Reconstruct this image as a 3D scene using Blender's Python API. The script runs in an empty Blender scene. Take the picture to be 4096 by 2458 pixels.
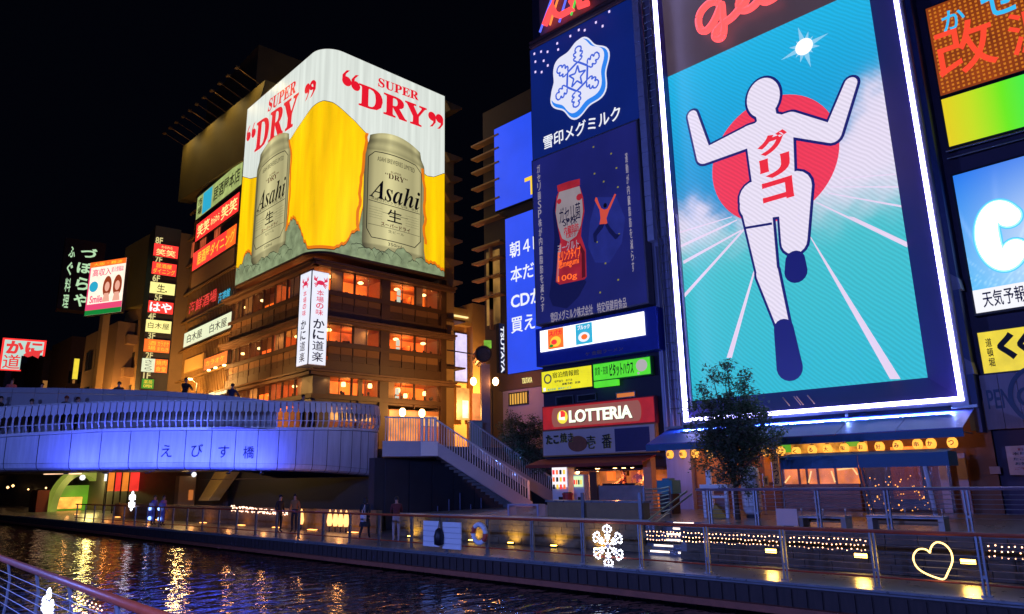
import bpy, bmesh, math, random
import numpy as np
from mathutils import Vector, Matrix, noise as mnoise
random.seed(7)
PI = math.pi
S = bpy.context.scene
COL = S.collection

# ------------------------------------------------------------------ camera
CAM_F, CAM_PITCH, CAM_YAW, CAM_ROLL, CAM_H = 2875.0, math.radians(13.38), math.radians(45.94), math.radians(-1.15), 2.3
_cp, _sp, _cy, _sy = math.cos(CAM_PITCH), math.sin(CAM_PITCH), math.cos(CAM_YAW), math.sin(CAM_YAW)
VF = Vector((_sy*_cp, _cy*_cp, _sp))
_R = Vector((_cy, -_sy, 0)); _U = _R.cross(VF)
VR = _R*math.cos(CAM_ROLL) + _U*math.sin(CAM_ROLL)
VU = -_R*math.sin(CAM_ROLL) + _U*math.cos(CAM_ROLL)
CAMP = Vector((0, 0, CAM_H))
cam = bpy.data.cameras.new('camera'); co = bpy.data.objects.new('camera', cam); COL.objects.link(co)
co.matrix_world = Matrix(((VR.x, VU.x, -VF.x, 0), (VR.y, VU.y, -VF.y, 0), (VR.z, VU.z, -VF.z, CAM_H), (0, 0, 0, 1)))
cam.sensor_width = 36; cam.lens = 36*CAM_F/4096; cam.clip_end = 4000; cam.clip_start = 0.05
S.camera = co

# ------------------------------------------------------------------ world (night) and exposure
W = bpy.data.worlds.new('World'); S.world = W; W.use_nodes = True
wn = W.node_tree.nodes; wl = W.node_tree.links
bg = wn['Background']; sky = wn.new('ShaderNodeTexSky'); sky.sky_type = 'NISHITA'; sky.sun_disc = False
sky.sun_elevation = math.radians(-7); sky.sun_rotation = math.radians(200); bg.inputs['Strength'].default_value = 0.05
addg = wn.new('ShaderNodeMix'); addg.data_type = 'RGBA'; addg.blend_type = 'ADD'; addg.inputs[0].default_value = 1.0
addg.inputs[7].default_value = (0.012, 0.016, 0.045, 1)      # faint city glow, even all round
wl.new(sky.outputs[0], addg.inputs[6]); wl.new(addg.outputs[2], bg.inputs['Color'])
S.view_settings.view_transform = 'Standard'; S.view_settings.look = 'None'
S.view_settings.exposure = 0.0; S.view_settings.gamma = 1.0; S.view_settings.use_curve_mapping = False

# ------------------------------------------------------------------ helpers: pixels -> places
def ray(px, py): return VF*CAM_F + VR*(px-2048) - VU*(py-1229)
def at_x(px, py, x): d = ray(px, py); return CAMP + d*((x-CAMP.x)/d.x)
def at_z(px, py, z): d = ray(px, py); return CAMP + d*((z-CAMP.z)/d.z)
def to_px(p):
    v = Vector(p)-CAMP; k = v.dot(VF); return 2048+CAM_F*v.dot(VR)/k, 1229-CAM_F*v.dot(VU)/k

class Frame:
    """local x = right along the facade, y = into the wall, z = up"""
    def __init__(s, o, a=0.0, kind='L'):
        s.o = Vector((o[0], o[1], 0)); a = math.radians(a)
        s.rz = -(PI/2+a) if kind == 'L' else -a
        s.ux = Vector((math.cos(s.rz), math.sin(s.rz), 0)); s.uy = Vector((-math.sin(s.rz), math.cos(s.rz), 0))
    def world(s, x, y, z): return s.o + s.ux*x + s.uy*y + Vector((0, 0, z))
    def hit(s, px, py, y=0.0):
        d = ray(px, py); n = s.uy; p0 = s.o + n*y
        p = CAMP + d*((p0-CAMP).dot(n)/d.dot(n)); return (p-s.o).dot(s.ux), p.z
WORLD = Frame((0, 0), 0, 'F')

# ------------------------------------------------------------------ helpers: materials
def lin(h):
    h = h.lstrip('#'); return tuple(((int(h[i:i+2], 16)/255+0.055)/1.055)**2.4 if int(h[i:i+2], 16) > 10 else int(h[i:i+2], 16)/255/12.92 for i in (0, 2, 4))
MATS = {}
def mat(name, col, rough=0.7, metal=0.0, var=0.25, scale=3.0, bump=0.0, spec=0.5, stretch=None, alpha=1.0, trans=0.0):
    if name in MATS: return MATS[name]
    if isinstance(col, str): col = lin(col)
    m = bpy.data.materials.new(name); m.use_nodes = True; n = m.node_tree.nodes; l = m.node_tree.links; b = n['Principled BSDF']
    b.inputs['Roughness'].default_value = rough; b.inputs['Metallic'].default_value = metal
    b.inputs['Specular IOR Level'].default_value = spec; b.inputs['Alpha'].default_value = alpha
    b.inputs['Transmission Weight'].default_value = trans
    tc = n.new('ShaderNodeTexCoord'); mp = n.new('ShaderNodeMapping'); nz = n.new('ShaderNodeTexNoise')
    if stretch: mp.inputs['Scale'].default_value = stretch
    nz.inputs['Scale'].default_value = scale; nz.inputs['Detail'].default_value = 6; nz.inputs['Roughness'].default_value = 0.65
    l.new(tc.outputs['Object'], mp.inputs[0]); l.new(mp.outputs[0], nz.inputs['Vector'])
    mx = n.new('ShaderNodeMix'); mx.data_type = 'RGBA'
    mx.inputs[6].default_value = (*[c*(1-var) for c in col], 1); mx.inputs[7].default_value = (*[min(1, c*(1+var)) for c in col], 1)
    l.new(nz.outputs['Fac'], mx.inputs[0]); l.new(mx.outputs[2], b.inputs['Base Color'])
    mr = n.new('ShaderNodeMapRange'); mr.inputs[3].default_value = max(0.02, rough-0.12); mr.inputs[4].default_value = min(1, rough+0.12)
    l.new(nz.outputs['Fac'], mr.inputs[0]); l.new(mr.outputs[0], b.inputs['Roughness'])
    if bump:
        bp = n.new('ShaderNodeBump'); bp.inputs['Strength'].default_value = bump; bp.inputs['Distance'].default_value = 0.02
        l.new(nz.outputs['Fac'], bp.inputs['Height']); l.new(bp.outputs[0], b.inputs['Normal'])
    MATS[name] = m; return m
def glow(name, col, s=1.0, var=0.0, scale=2.0, sample=True, stretch=None, leds=0.0):
    """self-lit surface: lamp, sign face, screen, neon, or a surface whose light is put in as glow"""
    if name in MATS: return MATS[name]
    if isinstance(col, str): col = lin(col)
    m = bpy.data.materials.new(name); m.use_nodes = True; n = m.node_tree.nodes; l = m.node_tree.links; b = n['Principled BSDF']
    b.inputs['Base Color'].default_value = (0.03, 0.03, 0.03, 1); b.inputs['Roughness'].default_value = 0.4
    b.inputs['Emission Color'].default_value = (*col, 1); b.inputs['Emission Strength'].default_value = s
    if var or leds:
        tc = n.new('ShaderNodeTexCoord'); mp = n.new('ShaderNodeMapping'); nz = n.new('ShaderNodeTexNoise')
        if stretch: mp.inputs['Scale'].default_value = stretch
        nz.inputs['Scale'].default_value = scale; nz.inputs['Detail'].default_value = 5
        l.new(tc.outputs['Object'], mp.inputs[0]); l.new(mp.outputs[0], nz.inputs['Vector'])
        mr = n.new('ShaderNodeMapRange'); mr.inputs[1].default_value = 0.3; mr.inputs[2].default_value = 0.7
        mr.inputs[3].default_value = s*(1-var); mr.inputs[4].default_value = s*(1+var)
        l.new(nz.outputs['Fac'], mr.inputs[0]); out = mr.outputs[0]
        if leds:
            wv = n.new('ShaderNodeTexWave'); wv.inputs['Scale'].default_value = leds; wv.bands_direction = 'DIAGONAL'
            wv.inputs['Distortion'].default_value = 3; wv.inputs['Detail'].default_value = 1; wv.inputs['Detail Scale'].default_value = 0.4
            l.new(tc.outputs['Object'], wv.inputs['Vector'])
            r2 = n.new('ShaderNodeMapRange'); r2.inputs[3].default_value = 0.9; r2.inputs[4].default_value = 1.06; l.new(wv.outputs['Fac'], r2.inputs[0])
            mm = n.new('ShaderNodeMath'); mm.operation = 'MULTIPLY'; l.new(out, mm.inputs[0]); l.new(r2.outputs[0], mm.inputs[1]); out = mm.outputs[0]
        l.new(out, b.inputs['Emission Strength'])
    if not sample:
        try: m.cycles.emission_sampling = 'NONE'
        except Exception: pass
    MATS[name] = m; return m
def vcol_glow(name, s=1.0, leds=0.0):
    m = bpy.data.materials.new(name); m.use_nodes = True; n = m.node_tree.nodes; l = m.node_tree.links; b = n['Principled BSDF']
    b.inputs['Base Color'].default_value = (0.02, 0.02, 0.02, 1)
    a = n.new('ShaderNodeAttribute'); a.attribute_name = 'Col'; l.new(a.outputs['Color'], b.inputs['Emission Color'])
    b.inputs['Emission Strength'].default_value = s
    if leds:
        tc = n.new('ShaderNodeTexCoord'); wv = n.new('ShaderNodeTexWave'); wv.inputs['Scale'].default_value = leds
        wv.bands_direction = 'DIAGONAL'; wv.inputs['Distortion'].default_value = 4; wv.inputs['Detail'].default_value = 1; wv.inputs['Detail Scale'].default_value = 0.3
        l.new(tc.outputs['Object'], wv.inputs['Vector'])
        r2 = n.new('ShaderNodeMapRange'); r2.inputs[3].default_value = s*0.9; r2.inputs[4].default_value = s*1.08
        l.new(wv.outputs['Fac'], r2.inputs[0]); l.new(r2.outputs[0], b.inputs['Emission Strength'])
    return m

# ------------------------------------------------------------------ helpers: geometry
class MB:
    def __init__(s): s.v = []; s.f = []; s.m = []; s.cur = 0
    def add(s, vs, fs):
        n = len(s.v); s.v += [tuple(v) for v in vs]
        for f in fs: s.f.append([i+n for i in f]); s.m.append(s.cur)
        return s
    def box(s, x0, x1, y0, y1, z0, z1):
        if x0 > x1: x0, x1 = x1, x0
        if y0 > y1: y0, y1 = y1, y0
        if z0 > z1: z0, z1 = z1, z0
        v = [(x, y, z) for x in (x0, x1) for y in (y0, y1) for z in (z0, z1)]
        return s.add(v, [(0, 1, 3, 2), (4, 6, 7, 5), (0, 4, 5, 1), (2, 3, 7, 6), (0, 2, 6, 4), (1, 5, 7, 3)])
    def quad(s, a, b, c, d): return s.add([a, b, c, d], [(0, 1, 2, 3)])
    def prism(s, poly, y0, y1):
        """poly in (x,z), counter-clockwise seen from -y; front face at y0"""
        n = len(poly); v = [(x, y0, z) for x, z in poly]+[(x, y1, z) for x, z in poly]
        f = [tuple(range(n)), tuple(range(2*n-1, n-1, -1))]+[(i, i+n, (i+1) % n+n, (i+1) % n) for i in range(n)]
        return s.add(v, f)
    def slab(s, poly, z0, z1):
        n = len(poly); v = [(x, y, z0) for x, y in poly]+[(x, y, z1) for x, y in poly]
        return s.add(v, [tuple(range(n-1, -1, -1)), tuple(range(n, 2*n))]+[(i, (i+1) % n, (i+1) % n+n, i+n) for i in range(n)])
    def tube(s, pts, r, n=8, caps=True):
        pts = [Vector(p) for p in pts]; rs = r if isinstance(r, (list, tuple)) else [r]*len(pts); rings = []
        for i, p in enumerate(pts):
            a = pts[max(0, i-1)]; b = pts[min(len(pts)-1, i+1)]; t = (b-a)
            t = t.normalized() if t.length > 1e-9 else Vector((0, 0, 1))
            up = Vector((0, 0, 1)) if abs(t.z) < 0.95 else Vector((1, 0, 0))
            u = t.cross(up).normalized(); w = u.cross(t)
            rings.append([p+(u*math.cos(2*PI*k/n)+w*math.sin(2*PI*k/n))*rs[i] for k in range(n)])
        v = [q for g in rings for q in g]; f = []
        for i in range(len(pts)-1):
            for k in range(n): f.append((i*n+k, i*n+(k+1) % n, (i+1)*n+(k+1) % n, (i+1)*n+k))
        if caps: f += [tuple(range(n-1, -1, -1)), tuple((len(pts)-1)*n+k for k in range(n))]
        return s.add(v, f)
    def lathe(s, prof, cx, cy, cz=0, n=16):
        v = []; f = []
        for r, z in prof:
            for k in range(n): v.append((cx+r*math.cos(2*PI*k/n), cy+r*math.sin(2*PI*k/n), cz+z))
        for i in range(len(prof)-1):
            for k in range(n): f.append((i*n+k, i*n+(k+1) % n, (i+1)*n+(k+1) % n, (i+1)*n+k))
        f += [tuple(range(n-1, -1, -1)), tuple((len(prof)-1)*n+k for k in range(n))]
        return s.add(v, f)
    def ball(s, c, r, n=10, sz=1.0):
        return s.lathe([(max(0.001, r*math.sin(PI*i/(n//2))), -r*sz*math.cos(PI*i/(n//2))) for i in range(n//2+1)], c[0], c[1], c[2], n)
    def ring(s, cx, y, cz, r0, r1, n=40, d=0.02, sx=1.0, ang0=0, ang1=2*PI):
        for i in range(n):
            a = ang0+(ang1-ang0)*i/n; b = ang0+(ang1-ang0)*(i+1)/n
            s.prism([(cx+r0*sx*math.cos(a), cz+r0*math.sin(a)), (cx+r1*sx*math.cos(a), cz+r1*math.sin(a)), (cx+r1*sx*math.cos(b), cz+r1*math.sin(b)), (cx+r0*sx*math.cos(b), cz+r0*math.sin(b))], y, y+d)
        return s
    def mesh(s, name, mats, o=(0, 0, 0), smooth=False):
        me = bpy.data.meshes.new(name); ox, oy, oz = o
        me.from_pydata([(x-ox, y-oy, z-oz) for x, y, z in s.v], [], s.f)
        ms = mats if isinstance(mats, (list, tuple)) else [mats]
        for q in ms:
            if q: me.materials.append(q)
        if len(ms) > 1: me.polygons.foreach_set('material_index', s.m)
        if smooth: me.polygons.foreach_set('use_smooth', [True]*len(me.polygons))
        me.update(); return me

def props(o, label=None, cat=None, group=None, kind=None):
    if label: o['label'] = label
    if cat: o['category'] = cat
    if group: o['group'] = group
    if kind: o['kind'] = kind
    return o
def thing(name, label, cat, fr=WORLD, loc=(0, 0, 0), group=None):
    o = bpy.data.objects.new(name, None); COL.objects.link(o); o.empty_display_size = 0.2
    o.location = fr.world(*loc); o.rotation_euler = (0, 0, fr.rz); props(o, label, cat, group); o['_o'] = list(loc)
    FR[o.name] = (fr, loc); return o
FR = {}
def part(parent, name, mb, mats, label=None, kind=None, smooth=False):
    """mb in the coordinates of the thing's frame; origin subtracted"""
    root = parent
    while root.parent: root = root.parent
    me = mb.mesh(name, mats, FR[root.name][1], smooth) if isinstance(mb, MB) else mb
    o = bpy.data.objects.new(name, me); COL.objects.link(o); o.parent = parent; props(o, label=label, kind=kind); return o
def struct(name, mb, mats, kind='structure', label=None, cat=None, smooth=False):
    o = bpy.data.objects.new(name, mb.mesh(name, mats, smooth=smooth)); COL.objects.link(o)
    props(o, label, cat, kind=kind); return o
def single(name, label, cat, mb, mats, fr=WORLD, loc=(0, 0, 0), group=None, smooth=False):
    o = bpy.data.objects.new(name, mb.mesh(name, mats, loc, smooth)); COL.objects.link(o)
    o.location = fr.world(*loc); o.rotation_euler = (0, 0, fr.rz); props(o, label, cat, group); FR[o.name] = (fr, loc); return o
def copy_tree(o, parent=None):
    c = o.copy(); COL.objects.link(c); c.parent = parent
    for ch in list(o.children): copy_tree(ch, c)
    return c
def lamp(kind, loc, energy, col, size=0.3, parent=None, target=None, spot=1.6, size_y=None):
    ld = bpy.data.lights.new('lamp_light', kind); ld.energy = energy; ld.color = lin(col) if isinstance(col, str) else col
    if kind == 'AREA':
        ld.size = size
        if size_y: ld.shape = 'RECTANGLE'; ld.size_y = size_y
    else: ld.shadow_soft_size = size
    if kind == 'SPOT': ld.spot_size = spot; ld.spot_blend = 0.7
    o = bpy.data.objects.new('lamp_light', ld); COL.objects.link(o); o.location = loc
    if target is not None:
        d_ = (Vector(target)-Vector(loc)).normalized()
        if kind == 'AREA' and size_y:      # long side horizontal
            xx_ = d_.cross(Vector((0, 0, 1))); xx_ = xx_.normalized() if xx_.length > 1e-4 else Vector((0, 1, 0)); zz_ = -d_; yy_ = zz_.cross(xx_)
            o.rotation_euler = Matrix(((xx_.x, yy_.x, zz_.x), (xx_.y, yy_.y, zz_.y), (xx_.z, yy_.z, zz_.z))).to_euler()
        else: o.rotation_euler = d_.to_track_quat('-Z', 'Y').to_euler()
    if parent:
        bpy.context.view_layer.update(); o.parent = parent; o.matrix_parent_inverse = parent.matrix_world.inverted()
    return o

# ---- lettering
_tc = {}
def glyphs(txt, bold=0.0, extrude=0.0):
    if any(0x4E00 <= ord(q) < 0xA000 for q in txt): bold = min(bold, 0.008)
    k = (txt, bold)
    if k not in _tc:
        c = bpy.data.curves.new('t', 'FONT'); c.body = txt; c.size = 1; c.offset = bold; c.resolution_u = 3
        o = bpy.data.objects.new('t', c); COL.objects.link(o); me = bpy.data.meshes.new_from_object(o)
        bpy.data.objects.remove(o)
        v = np.array([q.co[:] for q in me.vertices]); f = [tuple(p.vertices) for p in me.polygons]
        bpy.data.meshes.remove(me); bpy.data.curves.remove(c)
        _tc[k] = (v, f)
    return _tc[k]
def text_mb(mb, txt, x0, x1, z0, z1, y, bold=0.0, vertical=False, shear=0.0, depth=0.015, warp=None, keep=False):
    """lettering stretched to the box x0..x1, z0..z1 lying at y (front)"""
    if vertical:
        n = len(txt); h = (z1-z0)/n
        for i, ch in enumerate(txt):
            if ch == ' ': continue
            text_mb(mb, ch, x0, x1, z1-(i+0.94)*h, z1-(i+0.06)*h, y, bold, False, shear, depth, warp, keep='ー一・'.find(ch) >= 0)
        return mb
    v, f = glyphs(txt, bold)
    if len(v) == 0: return mb
    a = v[:, :2].min(0); b = v[:, :2].max(0); w, h = b-a
    if keep: sx = sz = (x1-x0)/1.0; px = (v[:, 0]-(a[0]+b[0])/2)*sx+(x0+x1)/2; pz = (v[:, 1]-(a[1]+b[1])/2)*sz+(z0+z1)/2
    else: px = (v[:, 0]-a[0])/w*(x1-x0)+x0; pz = (v[:, 1]-a[1])/h*(z1-z0)+z0
    px = px+shear*(pz-z0)
    P = [(float(p), y, float(q)) for p, q in zip(px, pz)]
    if warp: P = [warp(*p) for p in P]
    n = len(P); B = [(p[0], p[1]+depth, p[2]) for p in P] if not warp else None
    mb.add(P, f)
    if B:
        ed = {}
        for q in f:
            for i in range(len(q)):
                e = (q[i], q[(i+1) % len(q)]); ed[e] = ed.get(e, 0)+1
        side = [(e[1], e[0], e[0]+n, e[1]+n) for e in ed if (e[1], e[0]) not in ed]
        used = sorted(set(i for e in side for i in e if i < n))
        k = {}; vs = []
        for i in used: k[i] = len(vs); vs.append(P[i])
        for i in used: k[i+n] = len(vs); vs.append(B[i])
        mb.add(vs, [tuple(k[i] for i in e) for e in side])
    return mb

def sign(fr, label, cat, tl, br, y, face, case=None, depth=0.25, rim=0.05, group=None, name='sign', rect=None):
    """box sign standing proud of the wall: case + lit face. tl, br = picture corners on the plane y"""
    if rect: x0, x1, z0, z1 = rect
    else:
        (x0, z1), (x1, z0) = fr.hit(*tl, y), fr.hit(*br, y)
    case = case or M_DARK
    t = thing(name, label, cat, fr, ((x0+x1)/2, y, z0), group)
    part(t, 'case', MB().box(x0-rim, x1+rim, y+0.012, y+depth, z0-rim, z1+rim), case)
    part(t, 'face', MB().box(x0, x1, y-0.004, y+0.009, z0, z1), face)
    t['r'] = (x0, x1, z0, z1, y)
    return t
def write(t, txt, u0, u1, v0, v1, m, bold=0.0, vertical=False, shear=0.0, name='lettering', off=0.02):
    x0, x1, z0, z1, y = t['r']; w = x1-x0; h = z1-z0
    mb = text_mb(MB(), txt, x0+u0*w, x0+u1*w, z0+v0*h, z0+v1*h, y-off, bold, vertical, shear, 0.012)
    return part(t, name, mb, m)
def patch(t, u0, u1, v0, v1, m, name='patch', off=0.012, d=0.006):
    x0, x1, z0, z1, y = t['r']; w = x1-x0; h = z1-z0
    return part(t, name, MB().box(x0+u0*w, x0+u1*w, y-off, y-off+d, z0+v0*h, z0+v1*h), m)
def shape(t, pts, m, name='emblem', off=0.014, d=0.006):
    x0, x1, z0, z1, y = t['r']; w = x1-x0; h = z1-z0
    return part(t, name, MB().prism([(x0+u*w, z0+v*h) for u, v in pts], y-off, y-off+d), m)
def oval(cx, cy, rx, ry, n=28, a0=0, a1=2*PI): return [(cx+rx*math.cos(a0+(a1-a0)*i/n), cy+ry*math.sin(a0+(a1-a0)*i/n)) for i in range(n)]

# ------------------------------------------------------------------ shared materials
M_DARK = mat('dark_metal', (0.03, 0.03, 0.035), 0.5, 0.3)
M_BLACK = mat('black_paint', (0.01, 0.01, 0.012), 0.5)
M_STEEL = mat('galvanised_steel', (0.35, 0.36, 0.38), 0.35, 0.9, 0.2, 8)
M_POST = mat('brushed_steel_post', (0.22, 0.24, 0.27), 0.42, 0.8, 0.25, 8)
M_HRAIL = mat('red_brown_handrail', (0.36, 0.05, 0.015), 0.5, 0.0, 0.25, 6)
M_CONC = mat('concrete', (0.23, 0.22, 0.21), 0.85, 0, 0.35, 1.2, 0.4)
M_WALLB = mat('brown_wall', (0.13, 0.08, 0.035), 0.8, 0, 0.3, 0.8, 0.2)
M_WOOD = mat('dark_wood', (0.09, 0.04, 0.018), 0.6, 0, 0.4, 3, 0.3, stretch=(1, 1, 6))
M_TAN = mat('tan_render', (0.36, 0.22, 0.09), 0.85, 0, 0.2, 1.5, 0.2)
M_WHITE = mat('white_paint', (0.75, 0.75, 0.75), 0.5, 0, 0.08, 3)
G_WHITE = glow('white_light', (1, 1, 1), 1.1, sample=False)
G_CREAM = glow('cream_light', '#f3e58c', 1.25, 0.08)
G_RED = glow('red_light', '#f0302c', 1.5, 0.1)
G_REDP = glow('red_print', '#e8182c', 1.0, sample=False)
G_ORANGE = glow('orange_light', '#f4641e', 1.4, 0.12)
G_YELLOW = glow('yellow_light', '#f6dc3c', 1.0, 0.1)
G_YTXT = glow('yellow_lettering', '#ffd43c', 1.0, sample=False)
G_WARM = glow('warm_lamp', (1.0, 0.55, 0.2), 14.0)
G_GLOBE = glow('warm_globe', (1.0, 0.62, 0.2), 5.0)
G_BULB = glow('string_bulb', (1.0, 0.5, 0.25), 8.0, sample=False)
INK = mat('black_ink', (0.01, 0.01, 0.012), 0.6)
NAVY = mat('navy_ink', (0.012, 0.015, 0.1), 0.6)

# ================================================================== SETTING
M_PAVE = mat('wet_paving', (0.16, 0.165, 0.18), 0.3, 0, 0.3, 2.5, 0.15)
M_QUAY = mat('quay_planks', (0.035, 0.022, 0.02), 0.8, 0, 0.9, 5, 0.5, stretch=(1, 3, 0.4))
M_LEDGE = mat('rusty_waler', (0.25, 0.07, 0.035), 0.7, 0, 0.6, 3, 0.4)
M_STONE = mat('retaining_stone', (0.1, 0.085, 0.065), 0.9, 0, 0.6, 5, 0.8)

def water_material():
    m = bpy.data.materials.new('river_water'); m.use_nodes = True; n = m.node_tree.nodes; l = m.node_tree.links; b = n['Principled BSDF']
    b.inputs['Base Color'].default_value = (0.001, 0.008, 0.008, 1); b.inputs['Roughness'].default_value = 0.015
    b.inputs['IOR'].default_value = 1.5; b.inputs['Specular IOR Level'].default_value = 0.7
    tc = n.new('ShaderNodeTexCoord'); mp = n.new('ShaderNodeMapping'); mp.inputs['Rotation'].default_value = (0, 0, math.radians(44))
    mp.inputs['Scale'].default_value = (0.7, 1.25, 1)
    l.new(tc.outputs['Object'], mp.inputs[0])
    n1 = n.new('ShaderNodeTexNoise'); n1.inputs['Scale'].default_value = 1.5; n1.inputs['Detail'].default_value = 2.5; n1.inputs['Roughness'].default_value = 0.5; n1.inputs['Distortion'].default_value = 0.6
    n2 = n.new('ShaderNodeTexNoise'); n2.inputs['Scale'].default_value = 5; n2.inputs['Detail'].default_value = 2
    l.new(mp.outputs[0], n1.inputs['Vector']); l.new(mp.outputs[0], n2.inputs['Vector'])
    a = n.new('ShaderNodeMath'); a.operation = 'MULTIPLY'; a.inputs[1].default_value = 0.16; l.new(n2.outputs['Fac'], a.inputs[0])
    s = n.new('ShaderNodeMath'); s.operation = 'ADD'; l.new(n1.outputs['Fac'], s.inputs[0]); l.new(a.outputs[0], s.inputs[1])
    bp = n.new('ShaderNodeBump'); bp.inputs['Strength'].default_value = 1.0; bp.inputs['Distance'].default_value = 0.075
    l.new(s.outputs[0], bp.inputs['Height']); l.new(bp.outputs[0], b.inputs['Normal'])
    return m
WZ = -0.62
wm = MB(); wm.quad((-60, -60, WZ), (15.7, -60, WZ), (15.7, 420, WZ), (-60, 420, WZ))
struct('water', wm, water_material())
g = MB(); g.quad((-600, -600, -1.6), (900, -600, -1.6), (900, 1200, -1.6), (-600, 1200, -1.6)); struct('ground', g, M_CONC)
# lower promenade along the far bank, quay face and the rusty waler
struct('promenade', MB().box(15.6, 27, -40, 27.6, -1.5, 0).box(15.6, 24, 27.6, 150, -1.5, 0), M_PAVE)
q = MB().box(15.52, 15.597, -40, 150, -1.4, -0.06)
for i in range(240): q.box(15.485, 15.519, -8+i*0.32, -8+i*0.32+0.27, -1.3, -0.075)
struct('quay_wall', q, M_QUAY)
struct('quay_ledge', MB().box(15.3, 15.48, -40, 150, -0.56, -0.42), M_LEDGE)
struct('promenade_edge', MB().box(15.5, 15.74, -40, 150, 0.004, 0.05), mat('edge_steel', (0.25, 0.27, 0.3), 0.3, 0.5, 0.2, 5))
# upper terrace
TER = [(18.4, -40), (18.4, 11.4), (20.2, 11.4), (20.2, 12.9), (19.4, 12.9), (19.4, 26.0), (40, 26.0), (40, -40)]
TER = [(x, y) for x, y in TER][::-1]
struct('terrace', MB().slab(TER, 0.004, 0.9), M_PAVE)
rw = thing('retaining_wall', 'low dark stone retaining wall below the terrace railing, right of the lit steps', 'wall', WORLD, (18.37, 5, 0))
b = MB(); random.seed(3)
k = 0
for r in range(4):
    y = -12+(r % 2)*0.3
    while y < 11.0:
        w = random.uniform(0.5, 0.7); b.box(18.33-random.uniform(0, 0.02), 18.396, y, min(y+w-0.015, 11.39), 0.01+r*0.215, 0.01+r*0.215+0.205); y += w
part(rw, 'stone', b, M_STONE, kind='stuff'); part(rw, 'coping', MB().box(18.3, 18.62, -12, 11.38, 0.9, 0.955), mat('coping_stone', (0.3, 0.3, 0.31), 0.5))
rw = thing('retaining_wall', 'stone retaining wall washed by yellow floor lamps behind the white notice boards', 'wall', WORLD, (19.37, 20, 0))
b = MB()
for r in range(4):
    y = 12.95+(r % 2)*0.3
    while y < 25.9:
        w = random.uniform(0.5, 0.7); b.box(19.33-random.uniform(0, 0.02), 19.396, y, min(y+w-0.015, 25.9), 0.01+r*0.215, 0.01+r*0.215+0.205); y += w
part(rw, 'stone', b, mat('retaining_stone_light', (0.2, 0.15, 0.08), 0.9, 0, 0.6, 5, 0.8), kind='stuff'); part(rw, 'coping', MB().box(19.3, 19.62, 12.95, 25.9, 0.9, 0.955), MATS['coping_stone'])
# lit steps
st = thing('steps', 'terrace steps with glowing white strips on the risers', 'steps', WORLD, (19.5, 12.1, 0))
NS = 6
for i in range(NS):
    part(st, 'step', MB().box(18.95+i*0.21, 20.2, 11.42, 12.88, 0.15*i+0.004, 0.15*(i+1)), M_PAVE)
    x = 18.95+i*0.21
    s0 = [11.55, 12.25][i % 2]
    sm = MB()
    for y0, y1 in ([(12.15, 12.8), (11.48, 11.85)] if i < 2 else [(11.9, 12.6)] if i % 2 else [(11.75, 12.5)]):
        sm.box(x-0.012, x, y0, y1, 0.15*i+0.085, 0.15*i+0.13)
    part(st, 'light_strip', sm, G_BULB if False else glow('strip_light', (1, 0.8, 0.65), 3.0))
# street level round the restaurant building, with the abutment wall that carries it
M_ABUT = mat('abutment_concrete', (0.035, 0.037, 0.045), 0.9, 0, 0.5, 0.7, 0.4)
struct('street', MB().slab([(24.0, 29.5), (130, 29.5), (130, 260), (24.0, 260)], -1.2, 4.0), mat('asphalt', (0.06, 0.058, 0.055), 0.6, 0, 0.3, 2, 0.2))
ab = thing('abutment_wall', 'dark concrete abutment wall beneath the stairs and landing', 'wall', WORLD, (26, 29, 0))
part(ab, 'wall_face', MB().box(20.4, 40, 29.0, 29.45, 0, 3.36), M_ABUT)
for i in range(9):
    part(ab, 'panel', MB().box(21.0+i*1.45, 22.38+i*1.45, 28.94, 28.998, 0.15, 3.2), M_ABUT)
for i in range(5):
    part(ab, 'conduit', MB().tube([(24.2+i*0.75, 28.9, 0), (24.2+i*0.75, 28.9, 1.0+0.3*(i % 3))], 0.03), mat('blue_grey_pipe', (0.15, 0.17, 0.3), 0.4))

# ================================================================== BRIDGE
def dep(px): return 33.7+2.2*px/1530+3.6*max(0, (px-850)/680)**2.2
BPTS = []   # (top point, bottom z) along the near edge, left to right
for px, top, bot in [(-420, 1800, 1893), (-280, 1778, 1891), (-135, 1758, 1889), (0, 1740, 1885), (160, 1731, 1884), (409, 1718, 1882), (640, 1713, 1880), (850, 1712, 1881), (1034, 1712, 1883), (1190, 1712, 1885), (1313, 1712, 1890), (1409, 1714, 1897), (1475, 1718, 1903), (1520, 1722, 1907)]:
    d = dep(px); p = CAMP+ray(px, top)*(d/CAM_F); pb = CAMP+ray(px, bot)*(d/CAM_F); BPTS.append((p.x, p.y, p.z, pb.z))
x, y, z, zb = BPTS[-1]
for dx, dy in [(0.35, 0.9), (0.3, 1.9), (-0.1, 3.2), (-0.8, 4.6)]: BPTS.append((x+dx, y+dy, z, zb))
BP = np.array(BPTS); _s = np.r_[0, np.cumsum(np.hypot(np.diff(BP[:, 0]), np.diff(BP[:, 1])))]
_fine = np.linspace(0, _s[-1], 400)
def _sm(a):
    q = np.interp(_fine, _s, a)
    for _ in range(40): q[1:-1] = (q[:-2]+2*q[1:-1]+q[2:])/4
    return q
BX, BY, BZ, BZB = [_sm(BP[:, i]) for i in range(4)]
def bp(s): return tuple(float(np.interp(s, _fine, a)) for a in (BX, BY, BZ, BZB))
def bframe(s):
    a = bp(s-0.1); b = bp(s+0.1); t = Vector((b[0]-a[0], b[1]-a[1], 0)).normalized(); return t, Vector((t.y, -t.x, 0))  # tangent, outward (towards the camera side)
def s_of_px(px):
    best = min(np.linspace(0, _s[-1]-4, 600), key=lambda s: abs(to_px(bp(s)[:3])[0]-px)); return float(best)
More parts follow.
